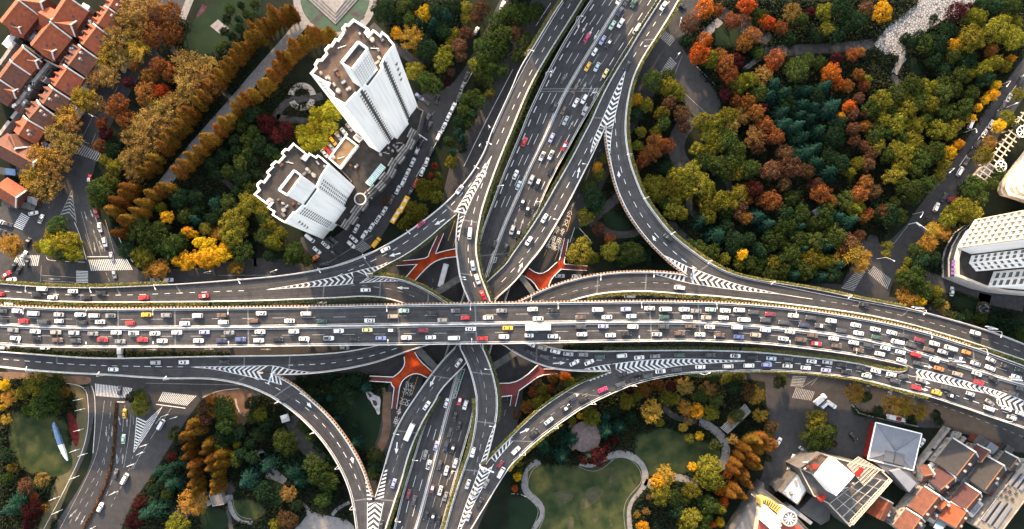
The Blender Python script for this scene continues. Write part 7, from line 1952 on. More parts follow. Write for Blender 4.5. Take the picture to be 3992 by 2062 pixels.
wall_line('pale curved wall beside the clipped garden island, lower right', 'C23 640,400 690,460 800,490 1130,560', 1.2, .5)
rnd = random.Random(21)
def sheds(label, s, n, zmin, zmax, smin, smax, cols, group, seed):
    rnd = random.Random(seed); p = pts(s); q = resample(p, n)
    a0 = math.atan2(-(p[1][1]-p[0][1]), p[1][0]-p[0][0])
    for i in range(n):
        z = rnd.uniform(zmin, zmax); c = W((q[i][0]+rnd.uniform(-6, 6), q[i][1]+rnd.uniform(-6, 6)), z)
        t = thing('lean_to', label, 'shed', (c.x, c.y, 0), a0+rnd.uniform(-.05, .05), group)
        sx, sy = rnd.uniform(smin, smax), rnd.uniform(smin, smax)*.8
        m = MB(); m.box(0, 0, z/2, sx, sy, z); m.build('wall', M[rnd.choice(['plaster', 'grey_wall', 'brick'])], t)
        m = MB(); m.add([(-sx/2-.2, -sy/2-.2, z+.05), (sx/2+.2, -sy/2-.2, z+.05), (sx/2+.2, sy/2+.2, z+.7), (-sx/2-.2, sy/2+.2, z+.7), (-sx/2-.2, -sy/2-.2, z), (sx/2+.2, -sy/2-.2, z), (sx/2+.2, sy/2+.2, z), (-sx/2-.2, sy/2+.2, z)],
                        [(0, 1, 2, 3), (4, 5, 1, 0), (6, 7, 3, 2), (5, 6, 2, 1), (7, 4, 0, 3)]); m.build('roof', M[rnd.choice(cols)], t)
sheds('cluttered lean-to roof in the market yard at the lower right', 't5 450,110 300,320', 11, 2.6, 4.5, 2.5, 4.5, ['corrugated', 'grey_wall', 'metal_roof', 'roof_felt', 'red_panel', 'white_wall'], 'lean-tos in the market yard', 4)
sheds('back-yard lean-to behind the second red-roofed terrace', 't2 640,60 560,180 470,330 420,420', 9, 3, 5.5, 2.6, 4.6, ['corrugated', 'grey_wall', 'roof_dark', 'white_wall'], 'lean-tos behind the second terrace', 5)
sheds('back-yard lean-to between the left edge terraces', 't2 200,170 130,270 60,330', 5, 3, 5.5, 2.6, 5, ['corrugated', 'white_wall', 'roof_dark'], 'lean-tos at the left edge', 6)
sheds('rear roof of the third terrace beside the white lane wall', 't2 290,470 200,600 110,720', 8, 4, 6, 2.8, 4.5, ['tile_maroon', 'tile_brown', 'metal_roof', 'roof_dark'], 'rear roofs of the third terrace', 7)
sheds('yard roof between the bottom right terraces', 't5 590,330 500,500 420,660 330,760', 12, 3.5, 6, 2.8, 5, ['tile_maroon', 'grey_wall', 'corrugated', 'white_wall', 'roof_dark'], 'yard roofs of the lower right terraces', 8)
sheds('plastered outhouse along the white lane at the bottom right', 't5 290,470 180,610 60,760', 10, 4, 6.5, 3, 5, ['white_wall', 'plaster', 'tile_brown', 'roof_dark'], 'outhouses along the white lane', 9)
sheds('outbuilding behind the black-roofed houses at the right', 't5 640,150 740,220 850,210', 6, 3.5, 6, 3, 6, ['corrugated', 'grey_wall', 'metal_roof', 'roof_felt'], 'outbuildings behind the black roofs', 10)
sheds('shopfront roof beside the left street crossing', 't3 40,610 130,640 200,600', 4, 3, 4, 3, 5, ['corrugated', 'red_panel', 'grey_wall'], 'shopfront roofs at the left crossing', 11)
sheds('backyard roof at the far left between orange gables', 't3 10,430 100,440 160,430', 4, 3, 5, 3, 5, ['corrugated', 'blue_panel', 'grey_wall'], 'backyard roofs at the far left', 12)
# ---- pale pavilion, its wing, terraced offices, beige hall, yellow block
t = thing('exhibition_hall', 'hall under a big pale grey folded roof with red side walls', 'hall')
HZ = 5.5
q = [W(p, HZ) for p in pts('C23 815,530 1160,615 1095,890 755,805')]; apex = at('C23 962,748', HZ+1.3)
m = MB()
for i in range(4): upq(m, [q[i], q[(i+1) % 4], apex])
r = m.build('roof', M['metal_roof'], t)
m = MB(); qq = [W(p, HZ) for p in pts('C23 880,735 1020,768 1010,850 865,815')]
def on_roof(x, y, lift):
    best = None
    for i in range(4):
        a, b, c = q[i], q[(i+1) % 4], apex
        det = (b.y-c.y)*(a.x-c.x)+(c.x-b.x)*(a.y-c.y)
        l1 = ((b.y-c.y)*(x-c.x)+(c.x-b.x)*(y-c.y))/det; l2 = ((c.y-a.y)*(x-c.x)+(a.x-c.x)*(y-c.y))/det
        if l1 >= -.01 and l2 >= -.01 and l1+l2 <= 1.01: return l1*a.z+l2*b.z+(1-l1-l2)*c.z+lift
    return HZ+lift
for u0, u1 in ((.0, .47), (.53, 1.0)):
    a, b, c, d = qq[0].lerp(qq[1], u0), qq[0].lerp(qq[1], u1), qq[3].lerp(qq[2], u1), qq[3].lerp(qq[2], u0)
    zz = max(on_roof(v.x, v.y, 0) for v in (a, b, c, d, (a+b+c+d)/4))
    m.prism([(v.x, v.y) for v in (a, b, c, d)], HZ+.2, zz+.05)
m.build('roof_panel', M['metal_roof_dark'], r)
for i in range(4):
    d = (apex-q[i]); m = MB(); m.tube(q[i]+Vector((0, 0, .1)), apex+Vector((0, 0, .1)), .07, n=6); m.build('ridge_cap', M['metal_roof_dark'], r)
m = MB()
for i in range(1, 14):
    for k in (0, 2):
        a = q[k].lerp(q[(k+1) % 4], i/14); b = a.lerp(apex, .96); m.tube(a+Vector((0, 0, .03)), b+Vector((0, 0, .03)), .05, n=4)
m.build('roof_seam', M['metal_roof_dark'], r)
Pq = inset([(v.x, v.y) for v in q], .5)
m = MB(); m.prism(Pq, 0, HZ-.1); m.build('wall', M['red_panel'], t)
for i in range(4):
    a, b = q[i], q[(i+1) % 4]; m = MB(); m.box((a.x+b.x)/2, (a.y+b.y)/2, HZ-.1, (b-a).length, .5, .5, math.atan2((b-a).y, (b-a).x)); m.build('eave_trim', M['white_wall'], t)
t = thing('low_hall', 'angular grey hall with a raised pale skylight below the folded roof', 'building')
flat_block(t, poly('C23 800,825 1060,885 1145,985 1075,1065 960,960', 8), 0, 8, 'grey_wall', 'metal_roof_dark', .4, .4)
m = MB(); Pq = poly('C23 930,900 1000,880 1120,985 1065,1055', 10); m.prism(Pq, 7.6, 10); m.build('skylight', M['metal_roof'], t)
t = thing('office_building', 'grey office with white rooftop box and trellised roof terraces, bottom right', 'office building')
flat_block(t, poly('t4 250,345 410,235 500,262 840,350 925,430 620,770 460,600 355,545', 15), 0, 15, 'grey_wall', 'grey_wall', 1.0, .5, parapet_m='cream_wall')
m = MB(); Pq = poly('t4 412,420 525,285 655,395 520,545', 24); m.prism(Pq, 14, 24); bx = m.build('roof_box', M['white_wall'], t)
m = MB(); m.prism(inset(Pq, .35), 24.0, 24.02); m.build('roof', M['white_roof'], bx)
flat_block(t, poly('t4 250,345 410,235 520,282 410,418', 17), 14, 17, 'grey_wall', 'roof_dark', .6, .4, name='terrace_wall')
def trellis(root, s, z, n1, n2, mt, th=.28):
    q = [W(p, z) for p in pts(s)]; m = MB()
    for i in range(n1+1):
        a, b = q[0].lerp(q[1], i/n1), q[3].lerp(q[2], i/n1); m.box((a.x+b.x)/2, (a.y+b.y)/2, z, (b-a).length, th, th, math.atan2((b-a).y, (b-a).x))
    for i in range(n2+1):
        a, b = q[0].lerp(q[3], i/n2), q[1].lerp(q[2], i/n2); m.box((a.x+b.x)/2, (a.y+b.y)/2, z+.2, (b-a).length, th, th*.8, math.atan2((b-a).y, (b-a).x))
    m.build('trellis', M[mt], root)
trellis(t, 't4 600,320 680,260 840,350 720,470', 17, 14, 8, 'cream_wall', .2)
trellis(t, 't4 470,600 730,400 900,440 610,745', 16.4, 5, 3, 'plaster', .32)
trellis(t, 't4 620,720 900,420 925,432 640,755', 17, 22, 2, 'cream_wall', .25)
for s in ('t4 345,320 395,320 385,345 350,348', 't4 690,335 722,345 690,408 645,395', 't4 400,575 440,540 455,555 415,592'):
    m = MB(); m.prism(poly(s, 17.3), 14.2, 17.3); m.build('red_hatch', M['red_panel'], t)
roof_clutter(t, 't4 370,265 460,270 300,300 310,330 290,345 560,500 590,490 610,470 640,455 850,360 380,550', 16.4, 12)
t = thing('low_building', 'white flat-roofed building with small rooftop frame left of the grey office', 'building')
flat_block(t, poly('t4 120,520 232,378 352,448 240,612', 9), 0, 9, 'grey_wall', 'white_roof', .5, .4)
roof_clutter(t, 't4 185,515 205,520 190,535 150,515 222,436', 8.5, 13)
t = thing('low_building', 'plain dark grey shed roof below the white flat roof', 'building')
flat_block(t, poly('t4 250,650 355,548 480,640 470,720 410,755', 6), 0, 6, 'grey_wall', 'roof_slate', .3, .3)
m = MB(); Pq = poly('t4 165,630 195,612 350,735 335,755', 6.6); m.prism(Pq, 0, 6.6); m.build('glass_strip', M['corrugated'], t)
t = thing('gate_shed', 'dark hipped shed beside the lower right lane', 'shed')
m = MB(); m.prism(poly('t4 60,480 100,430 165,425 130,490 85,515', 5), 0, 5); m.build('wall', M['roof_slate'], t)
t = thing('apartment_block', 'pale grey roof with a yellow curved edge and round roof drum at the bottom edge', 'building')
flat_block(t, poly('C22 1885,985 1640,1360 1640,1450 S 3200,2130 t4 330,800 170,625 0,495', 9), 0, 9, 'grey_wall', 'roof_grey', .6, .5)
Pq = poly('t4 -30,650 0,600 60,612 110,648 160,700 300,800 200,860 -60,860', 13)
m = MB(); m.prism(Pq, 8, 13, 0, 1); m.build('penthouse', [M['cream_wall'], M['red_roof']], t)
p = resample(chaikin(pts('t4 -25,570 5,566 50,578 100,610 150,655 180,690'), 2), 26); w3 = [W(q, 15) for q in p]
m = MB(); m2 = MB()
for i in range(25):
    a, b = w3[i], w3[i+1]; d = b-a; ang = math.atan2(d.y, d.x); n = Vector((-d.y, d.x, 0)).normalized()
    c = a.lerp(b, .5)-n*1.4; m.box(c.x, c.y, 11.6, d.length*1.08, 3.4, 6.4, ang)
    if i % 2: m2.box(c.x, c.y, 14.83, d.length*.45, 2.6, .1, ang)
b_ = m.build('curved_band', M['yellow_wall'], t); m2.build('band_slot', M['roof_felt'], b_)
for j in range(4):
    for i in range(5):
        c = at('t4 %d,%d' % (4+i*27-j*7, 625+i*24+j*30), 15); m = MB(); m.box(c.x, c.y, 14.2, 2.3, 1.5, 2.4, -.65); m.build('balcony', M['white_wall'], t)
c = at('t4 185,712', 20); m = MB(); m.tube((c.x, c.y, 8), (c.x, c.y, 19.4), 3.5, n=28); dr = m.build('roof_drum', M['cream_wall'], t)
m = torus(Vector((c.x, c.y, 19.5)), 3.3, .35); m.build('drum_rim', M['cream_wall'], dr)
m = MB(); m.tube((c.x, c.y, 19.4), (c.x, c.y, 19.42), 3.0, n=28); m.build('fan_well', M['dark_steel'], dr)
m = MB()
for i in range(5): m.box(c.x, c.y, 19.6+.02*i, 5.2, .35, .08, i*.628)
m.build('fan', M['steel'], dr)
t = thing('market_hall', 'long beige flat hall with rows of pale roof slots at the bottom right edge', 'hall')
flat_block(t, poly('t5 600,760 880,395 960,300 1150,300 960,580 760,850', 9), 0, 9, 'plaster', 'beige_roof', .4, .4)
for i, s in enumerate(('t5 650,720 760,575 772,582 664,728', 't5 690,742 800,590 818,600 706,755', 't5 735,765 850,605 868,618 750,782', 't5 880,480 950,390 964,398 895,490', 't5 920,498 1000,395 1014,404 935,508', 't5 840,465 905,372 915,378 850,472')):
    m = MB(); m.prism(poly(s, 9.3), 8.4, 9.4); m.build('roof_slot', M['metal_roof'], t)
    q = pts(s); m = MB(); m.prism([(W(p, 9.0).x, W(p, 9.0).y) for p in ((q[0][0]-9, q[0][1]-4), (q[1][0]-9, q[1][1]-4), (q[1][0]-4, q[1][1]-2), (q[0][0]-4, q[0][1]-2))], 8.4, 8.75); m.build('slot_gutter', M['roof_felt'], t)
for s in ('t5 815,495', 't5 850,512', 't5 895,525', 't5 785,535', 't5 825,550', 't5 868,567'):
    c = at(s, 9); m = MB(); m.box(c.x, c.y, 9.0, 1.6, .35, .9, .2); m.box(c.x, c.y, 9.0, .35, 1.4, .9, .2); m.build('roof_vent', M['grey_wall'], t)

# ---- unseen slab added to throw shade over the upper left roads
t = thing('apartment_tower', 'tall white apartment slab standing beyond the top edge of the photo', 'tower')
flat_block(t, [(6, 158), (50, 158), (50, 174), (6, 174)], 0, 72, 'white_wall', 'roof_dark', 1.2, .5)
facade(t, (6, 158), (50, 158), 3, 70, 10, 9, 1.6, 1.5, off=.04)
# ================================================================ SMALLER THINGS
def ribbon_edge(root, s, z, h, w, m_, name, close=False, smooth=2):
    p = pts(s)
    p = chaikin(p, smooth)
    w3 = [W(q, z) for q in p]
    if close: w3.append(w3[0])
    m = MB(); pr = None
    for i in range(len(w3)):
        t = w3[min(i+1, len(w3)-1)]-w3[max(0, i-1)]; t.z = 0
        nn = Vector((-t.y, t.x, 0)).normalized()*(w/2); u = Vector((0, 0, h))
        cur = [w3[i]-nn, w3[i]-nn+u, w3[i]+nn+u, w3[i]+nn]
        if pr:
            for k in range(3): m.quad(pr[k], pr[k+1], cur[k+1], cur[k])
        pr = cur
    m.build(name, M[m_], root)
# ---- the four red footbridges around the crossing
def footbridge(label, outline, rails, m_, posts, stairs, z=6.0):
    t = thing('footbridge', label, 'footbridge')
    p = poly(outline, z)
    m = MB(); m.prism(p, z-.7, z, 1, 0, bottom=True); m.build('walkway', [M[m_], M['concrete_dark']], t)
    for r in rails: ribbon_edge(t, r, z-.02, 1.15, .34, 'rail_white', 'railing', smooth=1)
    for c in pts(posts):
        w = W(c, z); m = MB(); m.tube((w.x, w.y, 0), (w.x, w.y, z-.6), .45, n=10); m.build('pillar', M['concrete_dark'], t)
    for s in stairs:
        a, b, c, d = [W(q, z) for q in pts(s)]     # top edge a-b, foot d-c
        m = MB(); n = 14
        for i in range(n):
            t0, t1 = i/n, (i+1)/n; zz = z-.15-(z-.6)*t0
            q = [a.lerp(d, t0), b.lerp(c, t0), b.lerp(c, t1), a.lerp(d, t1)]
            f = [Vector((v.x, v.y, zz)) for v in q]
            upq(m, f); lo = [Vector((v.x, v.y, zz-.6)) for v in q]
            m.add([f[2], f[3], lo[3], lo[2]], [(0, 1, 2, 3)]); m.add([f[1], f[2], lo[2], lo[1]], [(0, 1, 2, 3)]); m.add([f[3], f[0], lo[0], lo[3]], [(0, 1, 2, 3)])
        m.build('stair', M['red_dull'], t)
        for e, f_ in ((a, d), (b, c)):
            m = MB(); f2 = Vector((f_.x, f_.y, .7)); e2 = Vector((e.x, e.y, z+.2)); m.tube(e2+Vector((0, 0, .6)), f2+Vector((0, 0, .7)), .16, n=5); m.tube(e2, f2, .16, n=5); m.build('handrail', M['rail_white'], t)
footbridge('bright orange-red footbridge in the upper left gap of the crossing', 'C11 1305,560 1345,578 1400,560 1480,540 1500,538 1505,600 1482,602 1400,612 1330,642 1270,692 1180,792 1118,762 1170,700 1210,655 1200,622 1290,608',
           ['C11 1345,578 1400,560 1505,538', 'C11 1505,600 1400,612 1330,642 1270,692 1180,792', 'C11 1118,762 1170,700 1210,655', 'C11 1200,622 1290,608 1305,560'], 'red_deck', 'C11 1300,600 1450,570 1160,750',
           ['C11 1305,560 1345,578 1402,415 1367,403', 'C11 1200,622 1210,657 1042,662 1040,628'])
footbridge('orange-red footbridge with a curved fork in the lower left gap of the crossing', 'C21 1190,0 1230,65 1320,145 1285,192 1220,160 1165,165 1100,210 1078,262 1036,268 1015,228 1028,188 1080,150 1118,95 1112,35 1130,-10',
           ['C21 1190,0 1230,65 1320,145', 'C21 1285,192 1220,160 1165,165 1100,210 1078,262', 'C21 1036,268 1015,240 1015,228', 'C21 1028,188 1080,150 1118,95 1112,35'], 'red_deck', 'C21 1170,110 1060,200 1270,150',
           ['C21 1036,268 1078,262 1042,440 1005,435', 'C21 1028,188 1015,228 838,226 838,188'])
footbridge('brick-red Y-shaped footbridge in the upper right gap of the crossing', 'C12 85,745 120,688 180,727 240,722 330,640 348,625 383,640 388,668 362,692 290,760 265,825 270,850 195,858 150,785',
           ['C12 120,688 180,727 240,722 330,640', 'C12 383,640 386,655', 'C12 362,692 290,760 265,825 270,850', 'C12 195,858 150,785 85,745'], 'red_mid', 'C12 330,670 210,780 130,730',
           ['C12 348,625 383,640 425,462 395,452', 'C12 386,655 362,694 566,699 568,664'])
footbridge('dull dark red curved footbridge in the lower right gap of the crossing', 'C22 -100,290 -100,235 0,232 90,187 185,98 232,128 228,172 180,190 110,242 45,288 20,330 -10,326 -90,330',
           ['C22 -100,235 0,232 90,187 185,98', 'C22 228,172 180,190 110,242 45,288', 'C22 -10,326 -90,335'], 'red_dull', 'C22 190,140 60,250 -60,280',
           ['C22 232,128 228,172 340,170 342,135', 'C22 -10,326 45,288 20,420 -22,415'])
# ---- bare pier caps that show in the gaps of the crossing
def pier(label, s, z, wid=1.8):
    a, b = [W(p, z) for p in pts(s)]
    t = thing('bridge_pier', label, 'bridge pier'); d = b-a; ang = math.atan2(d.y, d.x); c = a.lerp(b, .5)
    m = MB(); m.box(c.x, c.y, z-.9, d.length, wid, 1.8, ang); m.build('pier_cap', M['concrete_mid'], t)
    for k in (.18, .82):
        q = a.lerp(b, k); m = MB(); m.tube((q.x, q.y, 0), (q.x, q.y, z-1.7), .9, n=14); m.build('column', M['concrete_dark'], t)
pier('grey pier cap in the upper left gap beside the white bus', 'f22 935,300 1230,120', 9.2, 3.2)
pier('grey pier cap in the lower right gap of the crossing', 'f22 1530,1035 1790,865', 9.2, 3.2)
pier('grey pier cap below the red footbridge in the lower left gap', 'f22 770,850 960,1050', 9.2, 3.4)
pier('grey pier cap below the red footbridge in the upper right gap', 'f23 90,110 240,310', 9.2, 2.6)
for i, (k, s_) in enumerate((('main', .10), ('main', .2), ('main', .3), ('main', .4), ('main', .62), ('main', .72), ('main', .82), ('R1', .2), ('R1', .4), ('R1', .6), ('D', .12), ('D', .25), ('E', .3), ('E', .45), ('F', .25), ('F', .4), ('G', .4), ('G', .6), ('G', .75))):
    d = D[k]; c = d.P(s_, .5); e0, e1 = d.P(s_, .15), d.P(s_, .85)
    nm = {'main': 'main expressway', 'R1': 'ramp curving past the white towers', 'D': 'long ramp left and right of the crossing', 'E': 'ramp climbing from the bottom centre', 'F': 'long ramp along the park', 'G': 'ramp at the lower left'}[k]
    t = thing('bridge_pier', 'concrete column pier standing under the ' + nm, 'bridge pier', group='piers under the elevated roads')
    m = MB(); q = e1-e0; m.box(c.x, c.y, c.z-d.thick-.8, q.length, 1.8, 1.5, math.atan2(q.y, q.x)); m.build('pier_cap', M['concrete_dark'], t)
    m = MB(); m.tube((c.x, c.y, 0), (c.x, c.y, c.z-d.thick-1.5), .95, n=14); m.build('column', M['concrete_dark'], t)
# ---- street lamps: (foot, head) in the photo, height of the foot and of the lamp
LAMPS = []
def lamp(s, z0, h, zone):
    a, b = pts(s)
    A_, B_ = W(a, z0), W(b, z0+h)
    key = 'lamp'
    root = thing('street_lamp', None, 'street lamp', A_, math.atan2(B_.y-A_.y, B_.x-A_.x), 'street lamps')
    r = min(3.2, max(.8, math.hypot(B_.x-A_.x, B_.y-A_.y)))
    m = MB(); m.tube((0, 0, -.2), (0, 0, h-.8), .12, .08, n=7); m.tube((0, 0, h-.8), (r*.35, 0, h), .07, n=6); m.build('pole', M['steel'], root)
    m = MB(); m.tube((r*.35, 0, h), (r, 0, h+.15), .06, n=6); arm = m.build('arm', M['steel'], root)
    m = MB(); m.box(r+.35, 0, h+.15, .95, .38, .18); m.add([(r-.1, -.19, h+.24), (r+.8, -.19, h+.24), (r+.8, .19, h+.24), (r-.1, .19, h+.24), (r+.1, 0, h+.34), (r+.6, 0, h+.34)], [(0, 1, 5, 4), (2, 3, 4, 5), (1, 2, 5), (3, 0, 4)]); m.build('lamp_head', M['rail_white'], arm)
    LAMPS.append((root, a, zone))
def deck_lamps(key, s, zone, side):
    """feet on the parapet nearest to the read point, arms over the road"""
    d = D[key]
    for p in pts(s):
        best, bi = 1e18, 0
        E_ = d.L if side == 'L' else d.Rr
        for i in range(d.n):
            q = (E_[i][0]-p[0])**2+(E_[i][1]-p[1])**2
            if q < best: best, bi = q, i
        bi = min(d.n-2, max(1, bi))
        z = d.zf(E_[bi]); A_ = (d.Lw if side == 'L' else d.Rw)[bi]; B_ = (d.Rw if side == 'L' else d.Lw)[bi]
        n = (B_-A_); n.z = 0; n.normalize(); A_ = A_+n*.25+Vector((0, 0, .9))
        root = thing('street_lamp', None, 'street lamp', A_, math.atan2(n.y, n.x), 'street lamps')
        h = 8.0; r = 2.0
        m = MB(); m.tube((0, 0, -.2), (0, 0, h-.8), .12, .08, n=7); m.tube((0, 0, h-.8), (r*.35, 0, h), .07, n=6); m.build('pole', M['steel'], root)
        m = MB(); m.tube((r*.35, 0, h), (r, 0, h+.15), .06, n=6); arm = m.build('arm', M['steel'], root)
        m = MB(); m.box(r+.35, 0, h+.15, .95, .38, .18); m.build('lamp_head', M['rail_white'], arm)
        LAMPS.append((root, E_[bi], zone))
deck_lamps('main', 'f20 360,430 995,450 1630,445 f21 655,440 1425,425 f22 500,410 1305,392 f23 465,385 1250,375 f24 305,382 1045,440 f25 670,670 1230,850', 'upper edge of the main expressway', 'L')
deck_lamps('main', 'f20 340,830 985,838 1625,836 f21 660,830 1430,820 f22 510,812 1310,805 f23 460,792 1245,780 f24 295,780 1015,815 1650,900', 'lower edge of the main expressway', 'R')
deck_lamps('R1', 'f20 370,215 1000,230 1628,200 f21 750,140 1525,30 f12 235,1220 650,980 1290,330 1410,120 f03 150,560', 'ramp curving past the white towers', 'L')
deck_lamps('F', 'f03 1340,510 f13 1215,250 1370,660 1640,1000 C12 1470,620 f24 880,180 1640,300 f25 640,440 1370,650', 'long ramp along the park', 'R')
deck_lamps('G', 'f20 380,1085 1060,1120 1720,1160 C21 160,390 425,600 610,860 715,1150', 'outer edge of the lower left ramp', 'R')
deck_lamps('D', 'f23 195,330 865,110 1385,78', 'ramp above the main expressway at the right', 'L')
deck_lamps('E', 'f24 175,1100 C22 910,245 615,380 335,550 95,755 f25 1545,1331', 'outer edge of the bottom centre ramp', 'R')
deck_lamps('NS', 'f03 340,790 620,240 h32 430,350 330,710 f12 1570,560', 'left edge of the six-lane road', 'L')
deck_lamps('NS', 'f03 835,990 f13 550,175 290,730 h32 690,420', 'right edge of the six-lane road', 'R')
deck_lamps('B', 'f13 440,900 735,350', 'straight ramp beside the six-lane road', 'R')
deck_lamps('B', 'h32 325,200', 'lower part of the straight ramp', 'L')
deck_lamps('A', 'f22 1195,155 1175,150', 'ramp crossing above the six-lane road', 'L')
deck_lamps('A', 'f22 1520,1045 h32 925,160', 'lower part of the crossing ramp', 'R')
for s, zone in (('C03 1470,1000 1570,985', 'street on the right edge'), ('C03 1730,650 1790,660', 'street on the right edge'), ('C03 1320,1290 1360,1305', 'street on the right edge'), ('C03 1790,810 1875,775', 'street on the right edge'), ('C13 1090,280 1155,295', 'street on the right edge'), ('C13 820,615 945,628', 'right street crossing'),
                ('C20 625,350 700,335', 'left pavement of the boulevard'), ('C20 640,425 708,408', 'left pavement of the boulevard'), ('C20 628,577 708,558', 'left pavement of the boulevard'), ('C20 600,730 680,698', 'left pavement of the boulevard'), ('C20 660,760 738,730', 'left pavement of the boulevard'), ('C20 595,930 675,902', 'left pavement of the boulevard'), ('C20 450,1085 535,1050', 'left pavement of the boulevard'), ('C20 470,1185 550,1150', 'left pavement of the boulevard'),
                ('C20 1270,470 1335,440', 'right side of the boulevard'), ('C20 1335,485 1380,472', 'right side of the boulevard'), ('C20 1115,690 1188,668', 'right side of the boulevard'), ('C20 1090,750 1160,710', 'right side of the boulevard'), ('C20 1020,835 1095,808', 'right side of the boulevard'), ('C20 890,1045 970,995', 'right side of the boulevard'), ('C20 720,1310 790,1272', 'right side of the boulevard'),
                ('C02 1215,250 1275,95', 'upper crossing beside the park'), ('C02 1225,440 1250,400', 'upper crossing beside the park'), ('C22 1790,1065 1745,1040', 'lane along the lower right redwoods'), ('f21 408,95 408,70', 'surface road under the left ramp'), ('f21 1058,90 1058,60', 'surface road under the left ramp'),
                ('C01 1745,975 1750,950', 'surface street left of the upper ramp'), ('C01 1690,1110 1680,1090', 'surface street left of the upper ramp'), ('C00 790,810 730,780', 'street between the red roofs and the park'), ('C00 740,890 690,870', 'street between the red roofs and the park')):
    lamp(s, 0, 9, zone)
# ---- sign gantries over the road noses and posts
def gantry(label, s, z, h, n_arm=1):
    a, b = [W(p, z) for p in pts(s)]
    d = b-a; ang = math.atan2(d.y, d.x)
    t = thing('sign_gantry', label, 'sign gantry', (a.x, a.y, z), ang)
    L_ = d.length
    m = MB(); m.tube((0, 0, 0), (0, 0, h), .22, n=8); m.build('post', M['steel'], t)
    m = MB(); m.box(L_/2, 0, h, L_, .35, .35); m.box(L_/2, 0, h-.9, L_, .25, .25); m.build('beam', M['steel'], t)
    m = MB(); m.box(L_*.62, -.25, h-.5, L_*.6, .16, 2.2); m.build('sign_panel', M['blue_panel'], t)
gantry('white sign gantry beside the taller tower street', 'f12 800,55 880,112', 0, 6.5)
gantry('sign gantry spanning the street on the right edge', 'C13 1060,355 1160,428', 0, 6.5)
gantry('sign gantry at the nose of the left ramp merge', 'f22 265,100 285,125', 17, 4)
gantry('white gantry at the nose where the upper ramps divide', 'f12 1150,810 1250,830', 17, 5)
gantry('white gantry across the nose at the right ramp merge', 'f24 95,40 85,180', 13.6, 5)
gantry('orange-lit gantry across the painted wedge at the bottom centre', 'h32 825,398 908,435', 16, 5)
gantry('grey gantry at the nose of the lower left ramp merge', 'f21 1055,1090 1020,1190', 13.6, 5)
gantry('thin gantry arm at the left of the wedge by the median, far right', 'f25 1030,975 880,935', 21.5, 7)
gantry('slim camera gantry over the right end of the main expressway', 'f25 1595,1155 1480,1120', 20, 7)
gantry('white mast arm beside the ramp at the right crossing', 'f25 640,445 530,430', 13.8, 6)
gantry('white mast arm over the ramp at the right edge', 'f25 1370,650 1260,622', 13.6, 6)
# ---- orange crash cushions at the noses
for s, z, lb in (('f22 300,95', 17, 'at the left ramp merge'), ('f12 1225,730', 17, 'on the chevrons between the upper ramps'), ('f24 210,160', 13.6, 'on the chevrons at the right ramp merge'), ('f21 910,1090', 13.6, 'on the chevrons at the lower left ramp merge'), ('h32 850,425', 16, 'on the painted wedge at the bottom centre')):
    c = W(pts(s)[0], z); t = thing('crash_cushion', 'small orange crash cushion ' + lb, 'crash cushion', c)
    m = MB()
    for i in range(3): m.tube((i*.8-.8, 0, 0), (i*.8-.8, 0, 1), .45, n=12)
    m.build('drum', M['paint_yellow'], t)
    m = MB(); m.box(0, 0, 1.05, 2.4, .5, .1); m.build('reflector', M['rail_white'], t)
# ---- buses and trucks
def bus(name, label, s, L_, Wd, H, ang, z, body='bus_white', roofm='bus_white', cab=0, cat='bus', hatch=2):
    c = W(pts(s)[0], z+H); c.z = z+.02
    t = thing(name, label, cat, c, ang)
    h, w = L_/2, Wd/2
    def shell(x0, x1, zb, zt, m_, nm, r=.18):
        m = MB()
        prof = [(-w, zb), (-w, zt-r), (-w+r, zt), (0, zt+.06), (w-r, zt), (w, zt-r), (w, zb)]
        vs = [(x0+.12, y*.97, q) for y, q in prof]+[(x0+.25, y, q) for y, q in prof]+[(x1-.25, y, q) for y, q in prof]+[(x1, y*.95, q-.08 if q > zb else q) for y, q in prof]
        n = len(prof); fs = []
        for k in range(3):
            for i in range(n-1): fs.append((k*n+i, k*n+i+1, (k+1)*n+i+1, (k+1)*n+i)[::-1])
        fs += [tuple(range(n)), tuple(3*n+i for i in reversed(range(n)))]
        m.add(vs, fs); return m.build(nm, M[m_], t)
    if cab:
        shell(-h, h-cab-.25, .9, H, roofm, 'cargo_box'); shell(h-cab, h, .45, H*.82, body, 'cab')
        m = MB(); m.box(0, 0, .75, L_*.96, Wd*.5, .3); m.build('chassis', M['dark_steel'], t)
        zt = H*.82
    else:
        shell(-h, h, .4, H, body, 'body'); zt = H
        for sy in (-1, 1):
            m = MB(); m.box(-.1, sy*(w+.012), H*.62, L_*.86, .03, H*.28); m.build('side_window', M['glass'], t)
        for i in range(hatch):
            m = MB(); m.box(-h+L_*(i+.6)/(hatch+.2), 0, H+.12, 1.5, 1.2, .16); m.build('roof_hatch', M['steel'], t)
    m = MB(); m.add([(h+.012, -w*.88, zt*.48), (h+.012, w*.88, zt*.48), (h+.005, w*.84, zt*.86), (h+.005, -w*.84, zt*.86)], [(0, 1, 2, 3)]); m.build('windscreen', M['glass'], t)
    for sy in (-1, 1):
        m = MB(); m.box(h+.1, sy*(w+.22), zt*.8, .25, .3, .5); m.build('mirror', M['trim'], t)
        m = MB(); m.box(h+.0, sy*w*.75, .8, .12, .4, .22); m.build('headlight', M['lamp_front'], t)
        m = MB(); m.box(-h+.1, sy*w*.8, 1.0, .12, .3, .3); m.build('tail_light', M['lamp_rear'], t)
        for x in (-.6, .62):
            m = MB(); m.tube((x*h, sy*(w-.28), .48), (x*h, sy*(w-.02), .48), .48, n=14); m.build('wheel', M['tyre'], t)
    return t
zB, aB = near('main', pts('f23 275,637')[0])
bus('bus', 'long white coach in the third lane of the main expressway', 'f23 272,637', 11.4, 2.6, 3.3, aB, zB, hatch=3)
